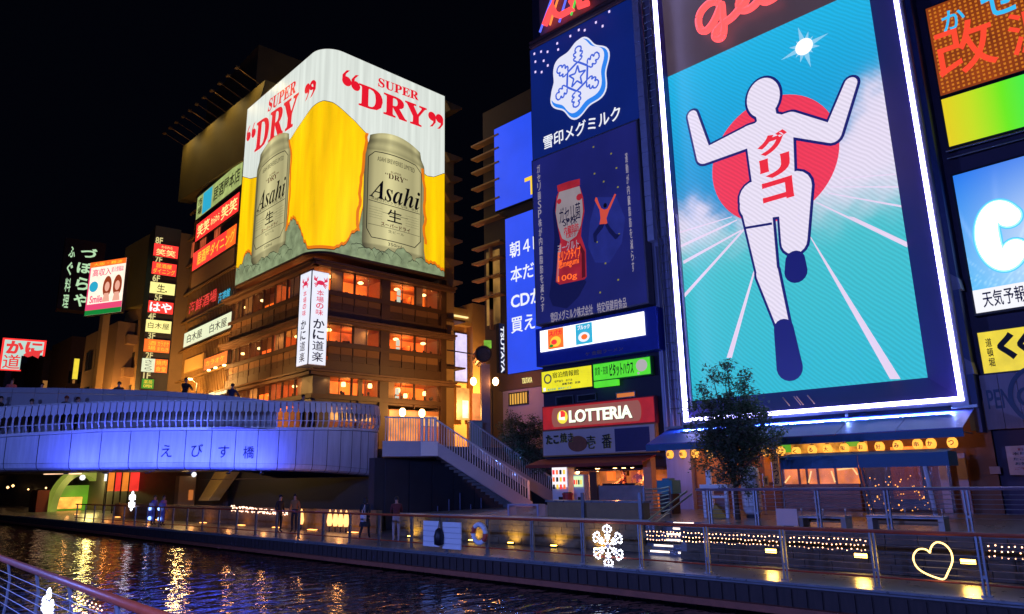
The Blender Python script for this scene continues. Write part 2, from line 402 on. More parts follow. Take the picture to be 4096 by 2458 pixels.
M_BPAN = mat('bridge_panel', (0.56, 0.57, 0.66), 0.42, 0.1, 0.35, 2.2, stretch=(2.6, 2.6, .22))
M_BPAN2 = mat('bridge_balustrade', (0.66, 0.66, 0.7), 0.35, 0.2, 0.06, 1.5)
br = thing('bridge', 'curved white footbridge over the river with flat paddle balusters, its side panels lit blue', 'bridge', WORLD, (15, 36, 2.5))
joints = [s_of_px(p) for p in (-270, -120, 27, 160, 287, 409, 527, 640, 747, 850, 947, 1034, 1117, 1190, 1256, 1313, 1365, 1409, 1445, 1475, 1500)]
joints += [joints[-1]+1.1, joints[-1]+2.2, joints[-1]+3.3, joints[-1]+4.4]
def strip(mb, s0, s1, prof, n=4):
    """prof: list of (outward offset, z fraction top->bottom or callable)"""
    g = []
    for i in range(n+1):
        s = s0+(s1-s0)*i/n; x, y, z, zb = bp(s); t, o = bframe(s)
        g.append([(x+o.x*k, y+o.y*k, zf(z, zb)) for k, zf in prof])
    m = len(prof); v = [p for r in g for p in r]
    f = [(i*m+j, (i+1)*m+j, (i+1)*m+j+1, i*m+j+1) for i in range(n) for j in range(m-1)]
    mb.add(v, f)
    a = len(mb.v)-len(v)
for i in range(len(joints)-1):
    b = MB(); g = 0.016
    strip(b, joints[i]+g, joints[i+1]-g, [(-0.06, lambda z, zb: z-0.14), (0, lambda z, zb: z-0.14), (-0.02, lambda z, zb: zb+0.34), (-0.08, lambda z, zb: zb+0.34)])
    part(br, 'side_panel', b, M_BPAN)
    b = MB(); strip(b, joints[i]+g, joints[i+1]-g, [(-0.08, lambda z, zb: zb+0.33), (-0.02, lambda z, zb: zb+0.325), (-0.1, lambda z, zb: zb+0.12), (-0.35, lambda z, zb: zb)])
    part(br, 'lower_panel', b, M_BPAN)
    b = MB(); strip(b, joints[i]+0.006, joints[i+1]-0.006, [(-0.3, lambda z, zb: z+0.02), (0.05, lambda z, zb: z+0.02), (0.05, lambda z, zb: z-0.1), (-0.06, lambda z, zb: z-0.125)])
    part(br, 'coping', b, M_BPAN2)
b = MB(); strip(b, 0.1, joints[-1], [(-0.09, lambda z, zb: z-0.05), (-0.1, lambda z, zb: zb+0.2), (-0.3, lambda z, zb: zb+0.01), (-3, lambda z, zb: zb+0.0), (-9, lambda z, zb: zb+0.0)], 60)
part(br, 'soffit', b, M_DARK)
b = MB(); strip(b, 0.1, joints[-1], [(-0.25, lambda z, zb: z-0.1), (-9, lambda z, zb: z-0.1)], 60); part(br, 'deck', b, mat('deck_paving', (0.3, 0.28, 0.27), 0.6, 0, 0.3, 2))
# paddle balusters
bm_ = MB(); W2 = 0.118
prof = [(0.02, 0.0, 0.045), (0.02, 0.06, 0.03), (0.13, 0.30, 0.03), (0.12, 0.72, 0.03), (0.11, 0.80, W2), (0.05, 1.26, W2), (0.0, 1.31, W2)]
vs = []
for o, z, w in prof:
    vs += [(-w, -o, z), (w, -o, z), (w, -o+0.035, z), (-w, -o+0.035, z)]
fs = []
for i in range(len(prof)-1):
    for k in range(4): fs.append((i*4+k, i*4+(k+1) % 4, i*4+4+(k+1) % 4, i*4+4+k))
fs += [(3, 2, 1, 0), tuple(range(len(vs)-4, len(vs)))]
bm_.add(vs, fs); bal_me = bm_.mesh('baluster', M_BPAN2)
s = 0.3; nb = 0
while s < joints[-1]-0.05:
    x, y, z, zb = bp(s); t, o = bframe(s)
    q = bpy.data.objects.new('baluster', bal_me); COL.objects.link(q); q.parent = br
    q.location = Vector((x, y, z))-Vector((15, 36, 2.5))+o*(-0.02); q.location.z = z+0.02-2.5
    q.rotation_euler = (0, 0, math.atan2(t.y, t.x)); s += 0.292; nb += 1
b = MB(); strip(b, 0.1, joints[-1], [(-0.02, lambda z, zb: z+1.3), (-0.02, lambda z, zb: z+1.345), (-0.2, lambda z, zb: z+1.345), (-0.2, lambda z, zb: z+1.3)], 120)
part(br, 'handrail', b, M_BPAN2)
b = MB(); strip(b, 0.1, joints[-1], [(-0.03, lambda z, zb: z+0.34), (-0.03, lambda z, zb: z+0.38), (-0.07, lambda z, zb: z+0.38)], 120)
part(br, 'lower_rail', b, M_BPAN2)
# the bridge name, one character on each of four panels
for ch, pc, pt, pb_ in (('え', 670, 1782, 1830), ('び', 790, 1778, 1830), ('す', 896, 1784, 1832), ('橋', 996, 1786, 1834)):
    sc = s_of_px(pc+6); x, y, z, zb = bp(sc); t, o = bframe(sc)
    k = (pb_-pt)/((1880-1713))*(z-zb); zc = z-((pt+pb_)/2-1713)/167*(z-zb); w = k*0.86
    v, f = glyphs(ch, 0.004); a = v[:, :2].min(0); c2 = v[:, :2].max(0)
    P = []
    for p in v:
        u = ((p[0]-a[0])/(c2[0]-a[0])-0.5)*w; h = ((p[1]-a[1])/(c2[1]-a[1])-0.5)*k
        xx, yy, _, _ = bp(sc+u); P.append((xx+o.x*0.012, yy+o.y*0.012, zc+h))
    part(br, 'lettering', MB().add(P, f), NAVY)
# raised inner parapet (the ramp up to the middle of the bridge) behind the near walkway
rp = thing('ramp_parapet', 'long panelled inner parapet of the ramp rising behind the near balusters', 'parapet', WORLD, (12, 40, 4.6))
RPX = [(-300, 1553), (-150, 1551), (52, 1551), (142, 1552), (236, 1553), (325, 1555), (414, 1557), (503, 1560), (590, 1563), (672, 1567), (752, 1572), (830, 1578), (905, 1584), (980, 1592), (1050, 1600), (1110, 1609)]
RP = []
for px, ty in RPX:
    d = 39.5-1.0*max(0, (px-400)/700); p = CAMP+ray(px, ty)*(d/CAM_F); RP.append(p)
M_RAMP = mat('ramp_panel', (0.5, 0.48, 0.52), 0.45, 0.1, 0.12, 1.5)
for i in range(len(RP)-1):
    a, c2 = RP[i], RP[i+1]; t = (c2-a).normalized()*0.012
    a = a+t; c2 = c2-t; dz = 0.28
    b = MB().add([(a.x, a.y, a.z-dz-0.02), (c2.x, c2.y, c2.z-dz-0.02), (c2.x, c2.y, 4.6), (a.x, a.y, 4.6), (a.x, a.y+0.08, a.z-dz-0.02), (c2.x, c2.y+0.08, c2.z-dz-0.02), (c2.x, c2.y+0.08, 4.6), (a.x, a.y+0.08, 4.6)], [(3, 2, 1, 0), (4, 5, 6, 7), (0, 1, 5, 4), (0, 4, 7, 3), (1, 2, 6, 5)])
    part(rp, 'panel', b, M_RAMP)
    b = MB().add([(a.x, a.y-0.05, a.z), (c2.x, c2.y-0.05, c2.z), (c2.x, c2.y-0.02, c2.z-dz), (a.x, a.y-0.02, a.z-dz), (a.x, a.y+0.25, a.z+0.02), (c2.x, c2.y+0.25, c2.z+0.02), (c2.x, c2.y+0.25, c2.z-dz), (a.x, a.y+0.25, a.z-dz)], [(3, 2, 1, 0), (4, 5, 6, 7), (0, 1, 5, 4), (0, 4, 7, 3), (1, 2, 6, 5), (3, 7, 6, 2)])
    part(rp, 'coping', b, M_RAMP)
b = MB()
for i in range(len(RP)-1):
    a, c2 = RP[i], RP[i+1]; b.quad((a.x, a.y+0.26, a.z-1.05), (c2.x, c2.y+0.26, c2.z-1.05), (c2.x+2, c2.y+5, c2.z-1.05), (a.x+2, a.y+5, a.z-1.05))
part(rp, 'ramp_floor', b, MATS['deck_paving'])
# blue floodlights on brackets under the near edge of the bridge
for i, px in enumerate((330, 480, 640, 800, 940, 1050)):
    s = s_of_px(px); x, y, z, zb = bp(s); t, o = bframe(s)
    p = Vector((x, y, zb-0.12))+o*1.15
    fl = thing('floodlight', ['blue floodlight under the bridge edge, leftmost of the row', 'blue floodlight under the bridge edge, second from the left', 'blue floodlight under the bridge edge below the first character', 'blue floodlight under the bridge edge below the second character', 'blue floodlight under the bridge edge below the last character', 'blue floodlight under the bridge edge, rightmost of the row'][i], 'floodlight', WORLD, (p.x, p.y, p.z), 'blue floodlights under the bridge')
    part(fl, 'housing', MB().box(p.x-0.09, p.x+0.09, p.y-0.05, p.y+0.05, p.z-0.07, p.z-0.01), M_DARK)
    q = Vector((x, y, zb+0.02))-o*0.2; part(fl, 'bracket', MB().tube([(p.x, p.y, p.z-0.05), (q.x, q.y, q.z)], 0.018, 5), M_DARK)
    lamp('AREA', (p.x, p.y, p.z+0.02), 80, (0.07, 0.1, 1.0), 0.6, fl, (x, y, z+0.1), size_y=0.1)

# ---- landing and stairs from the bridge down to the terrace
LD = [at_z(1, 1, 9)]
Ls, Le = Vector((20.25, 27.45, 0)), Vector((27.0, 24.9, 0))
sdir = (Le-Ls).normalized(); snrm = Vector((-sdir.y, sdir.x, 0))
ang = math.degrees(math.atan2(sdir.y, sdir.x))
FS = Frame((Ls.x, Ls.y), -ang, 'F')
M_STR = mat('stair_concrete', (0.4, 0.4, 0.46), 0.6, 0, 0.15, 2, 0.1)
stw = thing('staircase', 'long open staircase with slender white balusters running down from the bridge', 'staircase', FS, (0, 0, 0.9))
x1s, zt = FS.hit(2117, 1925, 0); x0s, z0s = FS.hit(1738, 1672, 0)   # handrail ends
xl0 = FS.hit(1690, 1765, 0); xlb = FS.hit(1690, 1826, 0); xs0 = FS.hit(1765, 1830, 0); xsb = FS.hit(2010, 2005, 0)
zl, zlb = xl0[1], xlb[1]
sx0 = FS.hit(1752, 1770, 0)[0]; LEN = x1s-sx0; drop = zl-0.95
def stair_side(y0, pa, pb2):
    (X0, zra), (X1, zrb) = FS.hit(*pa, y0), FS.hit(*pb2, y0); L2 = X1-X0; za, zb4 = zra-1.05, max(.95, zrb-1.0); sl = (zb4-za)/L2
    part(stw, 'stringer', MB().prism([(X0, za-0.62), (X1-0.6, za+sl*(L2-0.6)-0.62), (X1+0.15, 0.9), (X1+0.15, zb4), (X0, za)], y0, y0+0.14), M_STR)
    part(stw, 'handrail', MB().tube([(X0-0.05, y0+0.07, zra), (X1, y0+0.07, zrb)], 0.045, 6), M_BPAN2)
    n = int(L2/0.13); me = MB().box(-0.014, 0.014, -0.02, 0.02, 0, 1).mesh('baluster', M_BPAN2)
    for i in range(n):
        f = (i+0.5)/n; x = X0+L2*f; z0_ = za+(zb4-za)*f; z1_ = zra+(zrb-zra)*f
        o = bpy.data.objects.new('baluster', me); COL.objects.link(o); o.parent = stw; o.location = (x, y0+0.07, z0_-0.9); o.scale = (1, 1, max(0.2, z1_-z0_))
    part(stw, 'end_post', MB().box(X1-0.05, X1+0.03, y0+0.03, y0+0.11, 0.95, zrb+0.02), M_BPAN2)
    m0, m1 = FS.world(X0+.3, y0+.3, zra-.15), FS.world(X1-.2, y0+.3, zrb-.15)
    for f in (.12, .3, .48, .66, .84): lamp('POINT', m0.lerp(m1, f), 7, (.15, .3, 1), .03, stw)  # blue lamps added below the handrail to tint the balusters
stair_side(0.0, (1742, 1674), (2117, 1925))
stair_side(3.2, (1888, 1686), (2268, 1952))
ns = 19
for i in range(ns):
    f = (i+0.5)/ns; X = sx0+0.15+LEN*(i)/ns; zz = zl-drop*(i+1)/ns
    part(stw, 'tread', MB().box(X, X+LEN/ns+0.03, 0.145, 2.995, zz-0.14, zz), M_CONC)
    if i in (1, 6, 8, 10, 12, 14, 16, 18): part(stw, 'step_light', MB().box(X+LEN/ns+0.032, X+LEN/ns+0.04, 0.5, 0.62, zz-0.06, zz-0.03).box(X+LEN/ns+0.032, X+LEN/ns+0.04, 1.1, 1.22, zz-0.06, zz-0.03).box(X+LEN/ns+0.032, X+LEN/ns+0.04, 1.4, 1.5, zz-0.06, zz-0.03), G_WHITE)
# landing
ld = thing('landing', 'short landing with a baluster railing between the bridge end and the staircase', 'landing', FS, (0, 0, 3.4))
lx0 = FS.hit(1530, 1765, 0)[0]
_d = ray(1540, 1800); _r = _d.dot(FS.ux)/_d.dot(FS.uy)
part(ld, 'slab', MB().slab([(lx0, 0), (sx0-0.005, 0), (sx0-0.005, 3.4), (lx0+.15+_r*3.4, 3.4)], zlb, zl), M_STR)
part(ld, 'slab_edge', MB().box(FS.hit(1683, 1765, 0)[0], sx0-0.02, -0.03, -0.003, zlb+0.02, zl-0.02), M_WHITE)
zr = FS.hit(1700, 1672, 0)[1]
part(ld, 'handrail', MB().tube([(lx0+0.1, 0.06, zr), (sx0-0.06, 0.06, zr)], 0.04, 6), M_BPAN2)
me = MB().box(-0.014, 0.014, -0.02, 0.02, 0, zr-zl).mesh('baluster', M_BPAN2)
n = int((sx0-lx0-.15)/0.12)
for i in range(n):
    o = bpy.data.objects.new('baluster', me); COL.objects.link(o); o.parent = ld; o.location = (lx0+0.15+i*0.12, 0.06, zl-3.4)
for i in range(4): part(ld, 'post', MB().box(FS.hit(1686+i*17, 1700, 0)[0], FS.hit(1690+i*17, 1700, 0)[0]+0.03, 0.0, 0.05, zl, zr), M_WHITE)

# ================================================================== RESTAURANT BUILDING WITH THE WRAP-ROUND BEER SIGN
FC = Frame((26.5, 45.4), 2.0, 'F')            # right face: x along, wall at y=0; left face: wall at x=0, running +y
FCL = Frame((26.5, 45.4), 2.0, 'L')           # same corner, left face in its own frame (x negative towards the far end)
LR = FC.hit(1778, 1108)[0]; LLn = -FCL.hit(924, 1150)[0]
def zR(zx, zy): return FC.hit(800+zx/1.979, 1000+zy/1.979)[1]
def xR(zx, zy): return FC.hit(800+zx/1.979, 1000+zy/1.979)[0]
def sL(zx, zy): return -FCL.hit(800+zx/1.979, 1000+zy/1.979)[0]
rb = thing('restaurant_building', 'corner restaurant building with dark timber storeys and glowing windows under the beer sign', 'building', FC, (0, 0, 4.0))
Z = dict(signb=zR(1100, 30), eave3=zR(1100, 135), w3t=zR(1100, 165), w3b=zR(1100, 335), p3t=zR(1100, 368), p3b=zR(1100, 470), eave2=zR(1100, 560), w2t=zR(1100, 592), w2b=zR(1100, 735), p2t=zR(1100, 768), p2b=zR(1100, 880), eave1=zR(1100, 980), w1t=zR(1100, 1003), w1b=zR(1100, 1150), s1b=zR(1100, 1200))
LB = LLn-0.4; RB = LR-0.1
M_TIMB = mat('stained_timber', (0.065, 0.028, 0.012), 0.55, 0, 0.4, 2.5, 0.3, stretch=(1, 1, 5))
M_PANEL = mat('timber_panel', (0.19, 0.08, 0.022), 0.7, 0, 0.3, 4, 0.3, stretch=(8, 8, 0.6))
def L_(b, s0, s1, o0, o1, z0, z1): return b.box(-o1, -o0, s0, s1, z0, z1)   # box on the left face; o = outward
def R_(b, s0, s1, o0, o1, z0, z1): return b.box(s0, s1, -o1, -o0, z0, z1)
# core behind the rooms, and the wing to the right with its ledges
part(rb, 'wall', MB().box(3.2, RB+1.7, 3.2, 24, 4, Z['signb']+15.2).box(2.9, RB-0.05, 0.4, 3.19, Z['signb']+0.5, Z['signb']+15), M_TAN)
wing = MB().box(RB+0.02, RB+1.7, 0.7, 3.19, 4, zR(1935, 430)+14)
part(rb, 'wing_wall', wing, M_TAN)
for pz in (385, 690, 815, 930, 1048, 1190, 1318, 1440):
    zc = FC.hit(900+1330/1.484, 150+pz/1.484, 0)[1]
    b = MB().prism([(RB+0.9, zc-0.55), (RB+2.3, zc), (RB+2.3, zc+0.18), (RB+0.3, zc+0.18)], 0.2, 3.6); part(rb, 'balcony_ledge', b, M_TAN)
for zx, zy in ((1960, 550), (1960, 930)):
    zc = zR(zx, zy); part(rb, 'balcony_ledge', MB().box(RB+0.3, RB+2.4, 0.0, 2, zc, zc+0.14), M_TIMB)
# floors
floors = [('w3t', 'w3b', 'p3t', 'p3b', 'eave3', 'eave2'), ('w2t', 'w2b', 'p2t', 'p2b', 'eave2', 'eave1'), ('w1t', 'w1b', None, None, 'eave1', None)]
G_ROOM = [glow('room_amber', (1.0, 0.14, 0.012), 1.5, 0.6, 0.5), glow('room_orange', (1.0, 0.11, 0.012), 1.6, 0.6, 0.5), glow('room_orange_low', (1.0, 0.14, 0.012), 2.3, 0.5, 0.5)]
M_GLASS = mat('window_glass', (0.1, 0.1, 0.1), 0.05, 0, 0, 1, 0, 0.4, alpha=0.1)
Rmul = [xR(1030, 300), xR(1225, 300), xR(1437, 300), xR(1500, 300), xR(1705, 300), xR(1888, 300)]
Lmul = [0.6+i*(LB-1.0)/7 for i in range(8)]
for fi, (wt, wb, pt, pb_, ea, nx) in enumerate(floors):
    zt_, zb_ = Z[wt], Z[wb]; zlow = Z[nx] if nx else 4.0
    if fi == 2: zlow = Z['s1b']-0.3
    # floor slab + room back walls that glow in place of room light, a warm interior seen through the panes
    part(rb, 'floor_slab', MB().box(0.02, RB, 0.02, 3.18, zb_-0.5, zb_-0.32), M_TIMB)
    part(rb, 'ceiling', MB().box(0.02, RB, 0.02, 3.18, zt_+0.02, zt_+0.14), mat('ceiling_wood', (0.45, 0.16, 0.05), 0.7))
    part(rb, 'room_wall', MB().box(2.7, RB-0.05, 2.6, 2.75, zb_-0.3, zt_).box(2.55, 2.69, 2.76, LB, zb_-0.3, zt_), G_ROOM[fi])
    part(rb, 'partition', MB().box((Rmul[2]+Rmul[3])/2-0.1, (Rmul[2]+Rmul[3])/2+0.1, 0.1, 2.58, zb_-0.3, zt_).box(0.1, 2.5, Lmul[3]-0.05, Lmul[3]+0.05, zb_-0.3, zt_).box(Rmul[4]+0.4, Rmul[4]+0.5, 1.2, 2.58, zb_-0.3, zt_-0.6), mat('partition_wood', (0.5, 0.2, 0.07), 0.7))
    # furniture silhouettes: tables and benches inside
    b = MB(); random.seed(fi+5)
    for k in range(6):
        x = 1.0+k*(RB-2)/6; b.box(x, x+1.1, 0.7, 1.4, zb_-0.3, zb_+0.12).box(x+0.2, x+0.45, 0.8, 1.0, zb_+0.12, zb_+0.35)
    for k in range(6):
        y = 1.2+k*(LB-2)/6; b.box(0.7, 1.3, y, y+1.1, zb_-0.3, zb_+0.12)
    part(rb, 'table', b, M_WOOD)
    b = MB(); random.seed(fi+50)
    for k in range(9):
        x = random.uniform(.9, RB-.6); y = random.uniform(.4, 1.6); zz = zb_-.1
        b.ball((x, y, zz+.42), .11, 8, 1.2); b.lathe([(.1, -.3), (.2, 0), (.19, .2), (.06, .3)], x, y, zz, 8)
    for k in range(7):
        y = random.uniform(1.2, LB-.6); x = random.uniform(.4, 1.6); b.ball((x, y, zb_+.32), .11, 8, 1.2); b.lathe([(.1, -.3), (.2, 0), (.19, .2), (.06, .3)], x, y, zb_-.1, 8)
    part(rb, 'diner_figures', b, mat('diner_cloth', (.06, .03, .025), .8), kind='stuff')
    b = MB()
    for k, (a_, w_) in enumerate([[(Rmul[0], .5), (Rmul[4], .35)], [(Rmul[1], .6)], [(Rmul[3], .3)]][fi]): b.box(a_+.1, a_+.1+(Rmul[1]-Rmul[0])*w_, .12, .16, zb_+.08, zt_-.05)
    for k in ((1, 5), (2,), (4, 0))[fi]: b.box(.12, .16, Lmul[k]+.1, Lmul[k+1]-.2, zb_+.08, zt_-.05)
    part(rb, 'blind', b, mat('paper_blind', (.5, .3, .15), .8, 0, .15, 3))
    # window frames
    for (edges, F) in ((Rmul, R_), (Lmul, L_)):
        for i in range(len(edges)-1):
            a, c2 = edges[i], edges[i+1]
            if F is R_ and i == 2:
                b = MB(); F(b, a-0.03, c2+0.03, -0.2, 0.12, zlow if fi < 2 else 4.0, zt_+0.3); part(rb, 'column', b, M_TIMB); continue
            b = MB(); w = 0.06
            F(b, a+0.03, c2-0.03, -0.06, 0.02, zt_-w, zt_); F(b, a+0.03, c2-0.03, -0.06, 0.02, zb_, zb_+w); F(b, a+0.03, a+0.03+w, -0.06, 0.02, zb_+w, zt_-w); F(b, c2-0.03-w, c2-0.03, -0.06, 0.02, zb_+w, zt_-w)
            wf = part(rb, 'window', b, M_WOOD)
            b = MB(); F(b, a+0.09, c2-0.09, -0.03, -0.02, zb_+w, zt_-w); part(wf, 'pane', b, M_GLASS)
            b = MB(); mc = (a+c2)/2; F(b, mc-.022, mc+.022, -0.05, 0.012, zb_+w, zt_-w); part(wf, 'glazing_bar', b, M_WOOD)
            b = MB(); F(b, c2-0.028, c2+0.028, -0.1, 0.07, zlow+0.05, zt_+0.05)
            part(rb, 'mullion', b, M_TIMB)
            if pt:
                mc = (a+c2)/2; zm_ = Z[pb_]+(Z[pt]-Z[pb_])*.45
                for u0, u1 in ((a+.06, mc-.03), (mc+.03, c2-.06)):
                    b = MB(); F(b, u0, u1, -0.05, 0.03, zm_+.03, Z[pt]); part(rb, 'balcony_panel', b, M_PANEL)
                    b = MB(); F(b, u0, u1, -0.05, 0.015, Z[pb_], zm_-.03); part(rb, 'balcony_panel', b, M_TIMB)
                b = MB(); F(b, a+.06, c2-.06, -0.02, 0.075, zm_-.028, zm_+.028); part(rb, 'balcony_rail', b, M_WOOD)
    # horizontal timbers
    for nm, z0, z1, o in (('sill_beam', zb_-0.33, zb_-0.02, 0.16),)+((('panel_beam', zlow+0.1, Z[pb_]-0.02, 0.05),) if pt else ()):
        b = MB(); R_(b, -o, RB+0.2, -0.05, o, z0, z1); part(rb, nm, b, M_TIMB)
        b = MB(); L_(b, 0.0, LB+0.1, -0.05, o-0.003, z0+0.003, z1-0.003); part(rb, nm, b, M_TIMB)
    # eave above this floor
    ez = Z[ea]
    for nm, F, a, c2 in (('eave', R_, -0.75, RB+0.9), ('eave', L_, -0.74, LB+0.5)):
        b = MB(); F(b, a, c2, 0.0, 0.75, ez-0.06, ez+0.08); F(b, a+0.15, c2, 0.0, 0.5, ez-0.3, ez-0.07); part(rb, nm, b, mat('eave_timber', (0.13, 0.06, 0.025), 0.6, 0, 0.3, 3))
    for k in range(4):  # warm downlights added under the eaves to brighten the timber
        p_ = (1.2+k*(RB-1.5)/3.2, -0.42, ez-0.34); lamp('SPOT', FC.world(*p_), 60, (1, 0.5, 0.16), 0.05, rb, FC.world(p_[0], -0.15, ez-4), 2.7)
        p_ = (-0.42, 1.6+k*(LB-2)/3.2, ez-0.34); lamp('SPOT', FC.world(*p_), 60, (1, 0.5, 0.16), 0.05, rb, FC.world(-0.15, p_[1], ez-4), 2.7)
    # hanging lamps
    for k, (u, dz) in enumerate([(1.6, 0.3), (4.2, 0.35), (7.6, 0.3), (10.3, 0.35)] if fi < 2 else [(1.3, 0.5), (3.0, 0.3), (5.3, 0.25), (6.3, 0.7), (7.9, 0.4), (8.6, 0.8), (10.5, 0.5)]):
        if u > RB-0.5: continue
        b = MB(); r = 0.17
        (b.lathe([(r*0.9, -0.28), (r, -0.1), (r*0.8, 0.05)], u, 0.9, zt_-dz) if fi == 2 else b.ball((u, 0.9, zt_-dz), 0.23, 10, 0.5)); lm = part(rb, 'hanging_lamp', b, G_GLOBE, smooth=True)
        part(lm, 'cord', MB().tube([(u, 0.9, zt_-dz+0.05), (u, 0.9, zt_)], 0.01, 4), M_BLACK)
    for k in range(5):
        y = 1.2+k*(LB-2.2)/4; b = MB().ball((0.9, y, zt_-0.35), 0.2, 10, 0.55); lm = part(rb, 'hanging_lamp', b, G_GLOBE, smooth=True)
    for u in (RB*0.3, RB*0.75): lamp('POINT', FC.world(u, 1.3, zt_-0.5), 70, (1, 0.3, 0.06), 0.25, rb)
    for y in (LB*0.35, LB*0.75): lamp('POINT', FC.world(1.3, y, zt_-0.5), 70, (1, 0.3, 0.06), 0.25, rb)
    # small white notices hanging in the right-hand windows
    xs = xR(1590, 300)
    part(rb, 'notice', MB().box(xs-0.15, xs+0.2, 0.3, 0.32, zt_-0.95, zt_-0.45), glow('white_notice', (0.9, 0.95, 0.75), 0.8)); part(rb, 'notice', MB().box(xs-0.15, xs+0.2, 0.3, 0.32, zt_-1.5, zt_-1.05), MATS['white_notice'])
# ground floor: dark corner column, base wall, entrance band with lit menu boards
b = MB().box(-0.02, 1.35, -0.02, 1.6, 4.0, Z['eave1']-0.31); part(rb, 'corner_column', b, mat('dark_stone_column', (0.05, 0.035, 0.03), 0.4))
for s in (RB-0.35, 3.7): part(rb, 'column', R_(MB(), s, s+0.3, -0.1, 0.13, 4, Z['eave1']-0.31), M_TIMB)
part(rb, 'end_column', R_(MB(), RB-0.3, RB+0.25, -0.2, 0.1, 4.0, Z['signb']-0.3), M_TIMB)
part(rb, 'base_wall', R_(MB(), 1.4, RB-0.4, -0.25, -0.1, 4.0, Z['s1b']-0.32), mat('entrance_wall', (0.4, 0.16, 0.07), 0.7))
part(rb, 'base_wall', L_(MB(), 1.7, LB, -0.25, -0.1, 4.0, Z['s1b']-0.32), MATS['entrance_wall'])
xm = xR(1330, 1270)
part(rb, 'menu_board', R_(MB(), 1.5, xm+0.2, -0.05, 0.05, Z['s1b']-1.35, Z['s1b']-0.45), glow('menu_light', (1.0, 0.42, 0.12), 0.9, 0.5, 3))
part(rb, 'menu_board', R_(MB(), xR(1745, 1300), xR(1885, 1300), -0.05, 0.05, Z['s1b']-1.5, Z['s1b']-0.7), MATS['menu_light'])
part(rb, 'entrance', R_(MB(), xR(1500, 1280), xR(1730, 1280), -0.12, -0.02, 4.02, Z['s1b']-0.4), glow('entrance_glow', (1.0, 0.3, 0.05), 0.9, 0.5, 1))
for zx, zy in ((1573, 1290), (1727, 1297)):
    x, z = xR(zx, zy), zR(zx, zy); b = MB().lathe([(0.12, -0.3), (0.24, -0.15), (0.24, 0.15), (0.12, 0.3)], x, -0.5, z); part(rb, 'paper_lantern', b, G_WARM, smooth=True)
    lamp('POINT', FC.world(x, -1.0, z), 120, (1, 0.45, 0.1), 0.3, rb)
# roof behind the sign
part(rb, 'roof_edge', MB().box(0.3, RB+0.02, 0.3, LB, Z['signb']-0.1, Z['signb']+0.35), M_WOOD)

# ---- the wrap-round sign
sg = thing('beer_sign', 'huge wrap-round lit beer billboard with foam, two silver cans and red lettering', 'billboard', FC, (0, 0, Z['signb']))
RAD = 1.75; OUT = 0.75
zT = FC.hit(1778, 386, -OUT)[1]; zBt = FC.hit(1778, 1108, -OUT)[1]
SR = FC.hit(1778, 700, -OUT)[0]; SLn = -FCL.hit(988, 470, -OUT)[0]
SR_s = SR+OUT-RAD; SL_s = SLn+OUT-RAD; ARC = RAD*PI/2
# s = 0 at the middle of the rounded corner; positive to the right
def wrap(s, z, off=0.0):
    h = ARC/2
    if s > h: return (-OUT+RAD+(s-h), -OUT-off, z)
    if s < -h: return (-OUT-off, -OUT+RAD+(-s-h), z)
    a = PI/4+ (s/h)*PI/4     # 0 = left face normal, PI/2 = right face normal
    c = (-OUT+RAD, -OUT+RAD); r = RAD+off
    return (c[0]-r*math.cos(a), c[1]-r*math.sin(a), z)
s_max = SR_s+ARC/2; s_min = -(SL_s+ARC/2)
def s_px(px, py):
    """picture point -> (s, z) on the sign skin"""
    x, z = FC.hit(px, py, -OUT)
    if x > -OUT+RAD: return x+OUT-RAD+ARC/2, z
    y, z2 = FCL.hit(px, py, -OUT); y = -y
    if y > -OUT+RAD: return -(y+OUT-RAD+ARC/2), z2
    best = min(((abs(to_px(FC.world(*wrap(s, 20)))[0]-px-(0)), s) for s in np.linspace(-ARC/2, ARC/2, 60)))[1]
    # solve z
    s = best; zz = z
    for _ in range(8):
        p = to_px(FC.world(*wrap(s, zz))); p2 = to_px(FC.world(*wrap(s, zz+0.1))); zz += (py-p[1])/((p2[1]-p[1])/0.1)
        s = min(np.linspace(-ARC/2, ARC/2, 120), key=lambda q: abs(to_px(FC.world(*wrap(q, zz)))[0]-px))
    return s, zz
def A3(zx, zy): return s_px(900+zx/1.484, 150+zy/1.484)   # from the enlarged picture of the sign
foam_pts = [A3(*p) for p in ((102, 825), (150, 838), (197, 826), (215, 800), (270, 750), (350, 690), (385, 608), (425, 545), (490, 450), (550, 388), (585, 374), (640, 385), (700, 430), (770, 495), (840, 570), (870, 720), (1150, 800), (1175, 800), (1200, 822), (1240, 828), (1300, 806))]
ice_pts = [A3(*p) for p in ((52, 1400), (95, 1375), (115, 1300), (140, 1275), (160, 1300), (200, 1200), (345, 1220), (365, 1150), (390, 1090), (410, 1078), (440, 1130), (470, 1220), (500, 1270), (540, 1290), (620, 1280), (660, 1255), (720, 1230), (750, 1170), (790, 1150), (815, 1030), (1100, 1200), (1175, 1240), (1190, 1340), (1240, 1350), (1300, 1398))]
def interp(pts, s): 
    a = sorted(pts); return float(np.interp(s, [p[0] for p in a], [p[1] for p in a]))
G_FOAM = glow('beer_foam', '#dde4dc', 1.0, 0.13, 1.0, stretch=(2.5, 2.5, 0.08))
G_BEER = glow('beer_yellow', '#ffc804', 1.05, 0.25, 0.7, stretch=(1.2, 1.2, 0.12))
G_BEERO = glow('beer_orange_edge', '#e87a10', 1.0)
G_ICE = glow('ice_rocks', '#82906c', 1.0, 0.35, 1.6)
G_LINE = mat('print_outline', (0.02, 0.02, 0.015), 0.6)
NC = 220
ss = np.linspace(s_min, s_max, NC+1)
foam, beer, edge, ice, outl = MB(), MB(), MB(), MB(), MB()
random.seed(11)
wob = [0.12*math.sin(i*1.7)+0.1*random.uniform(-1, 1) for i in range(NC+1)]
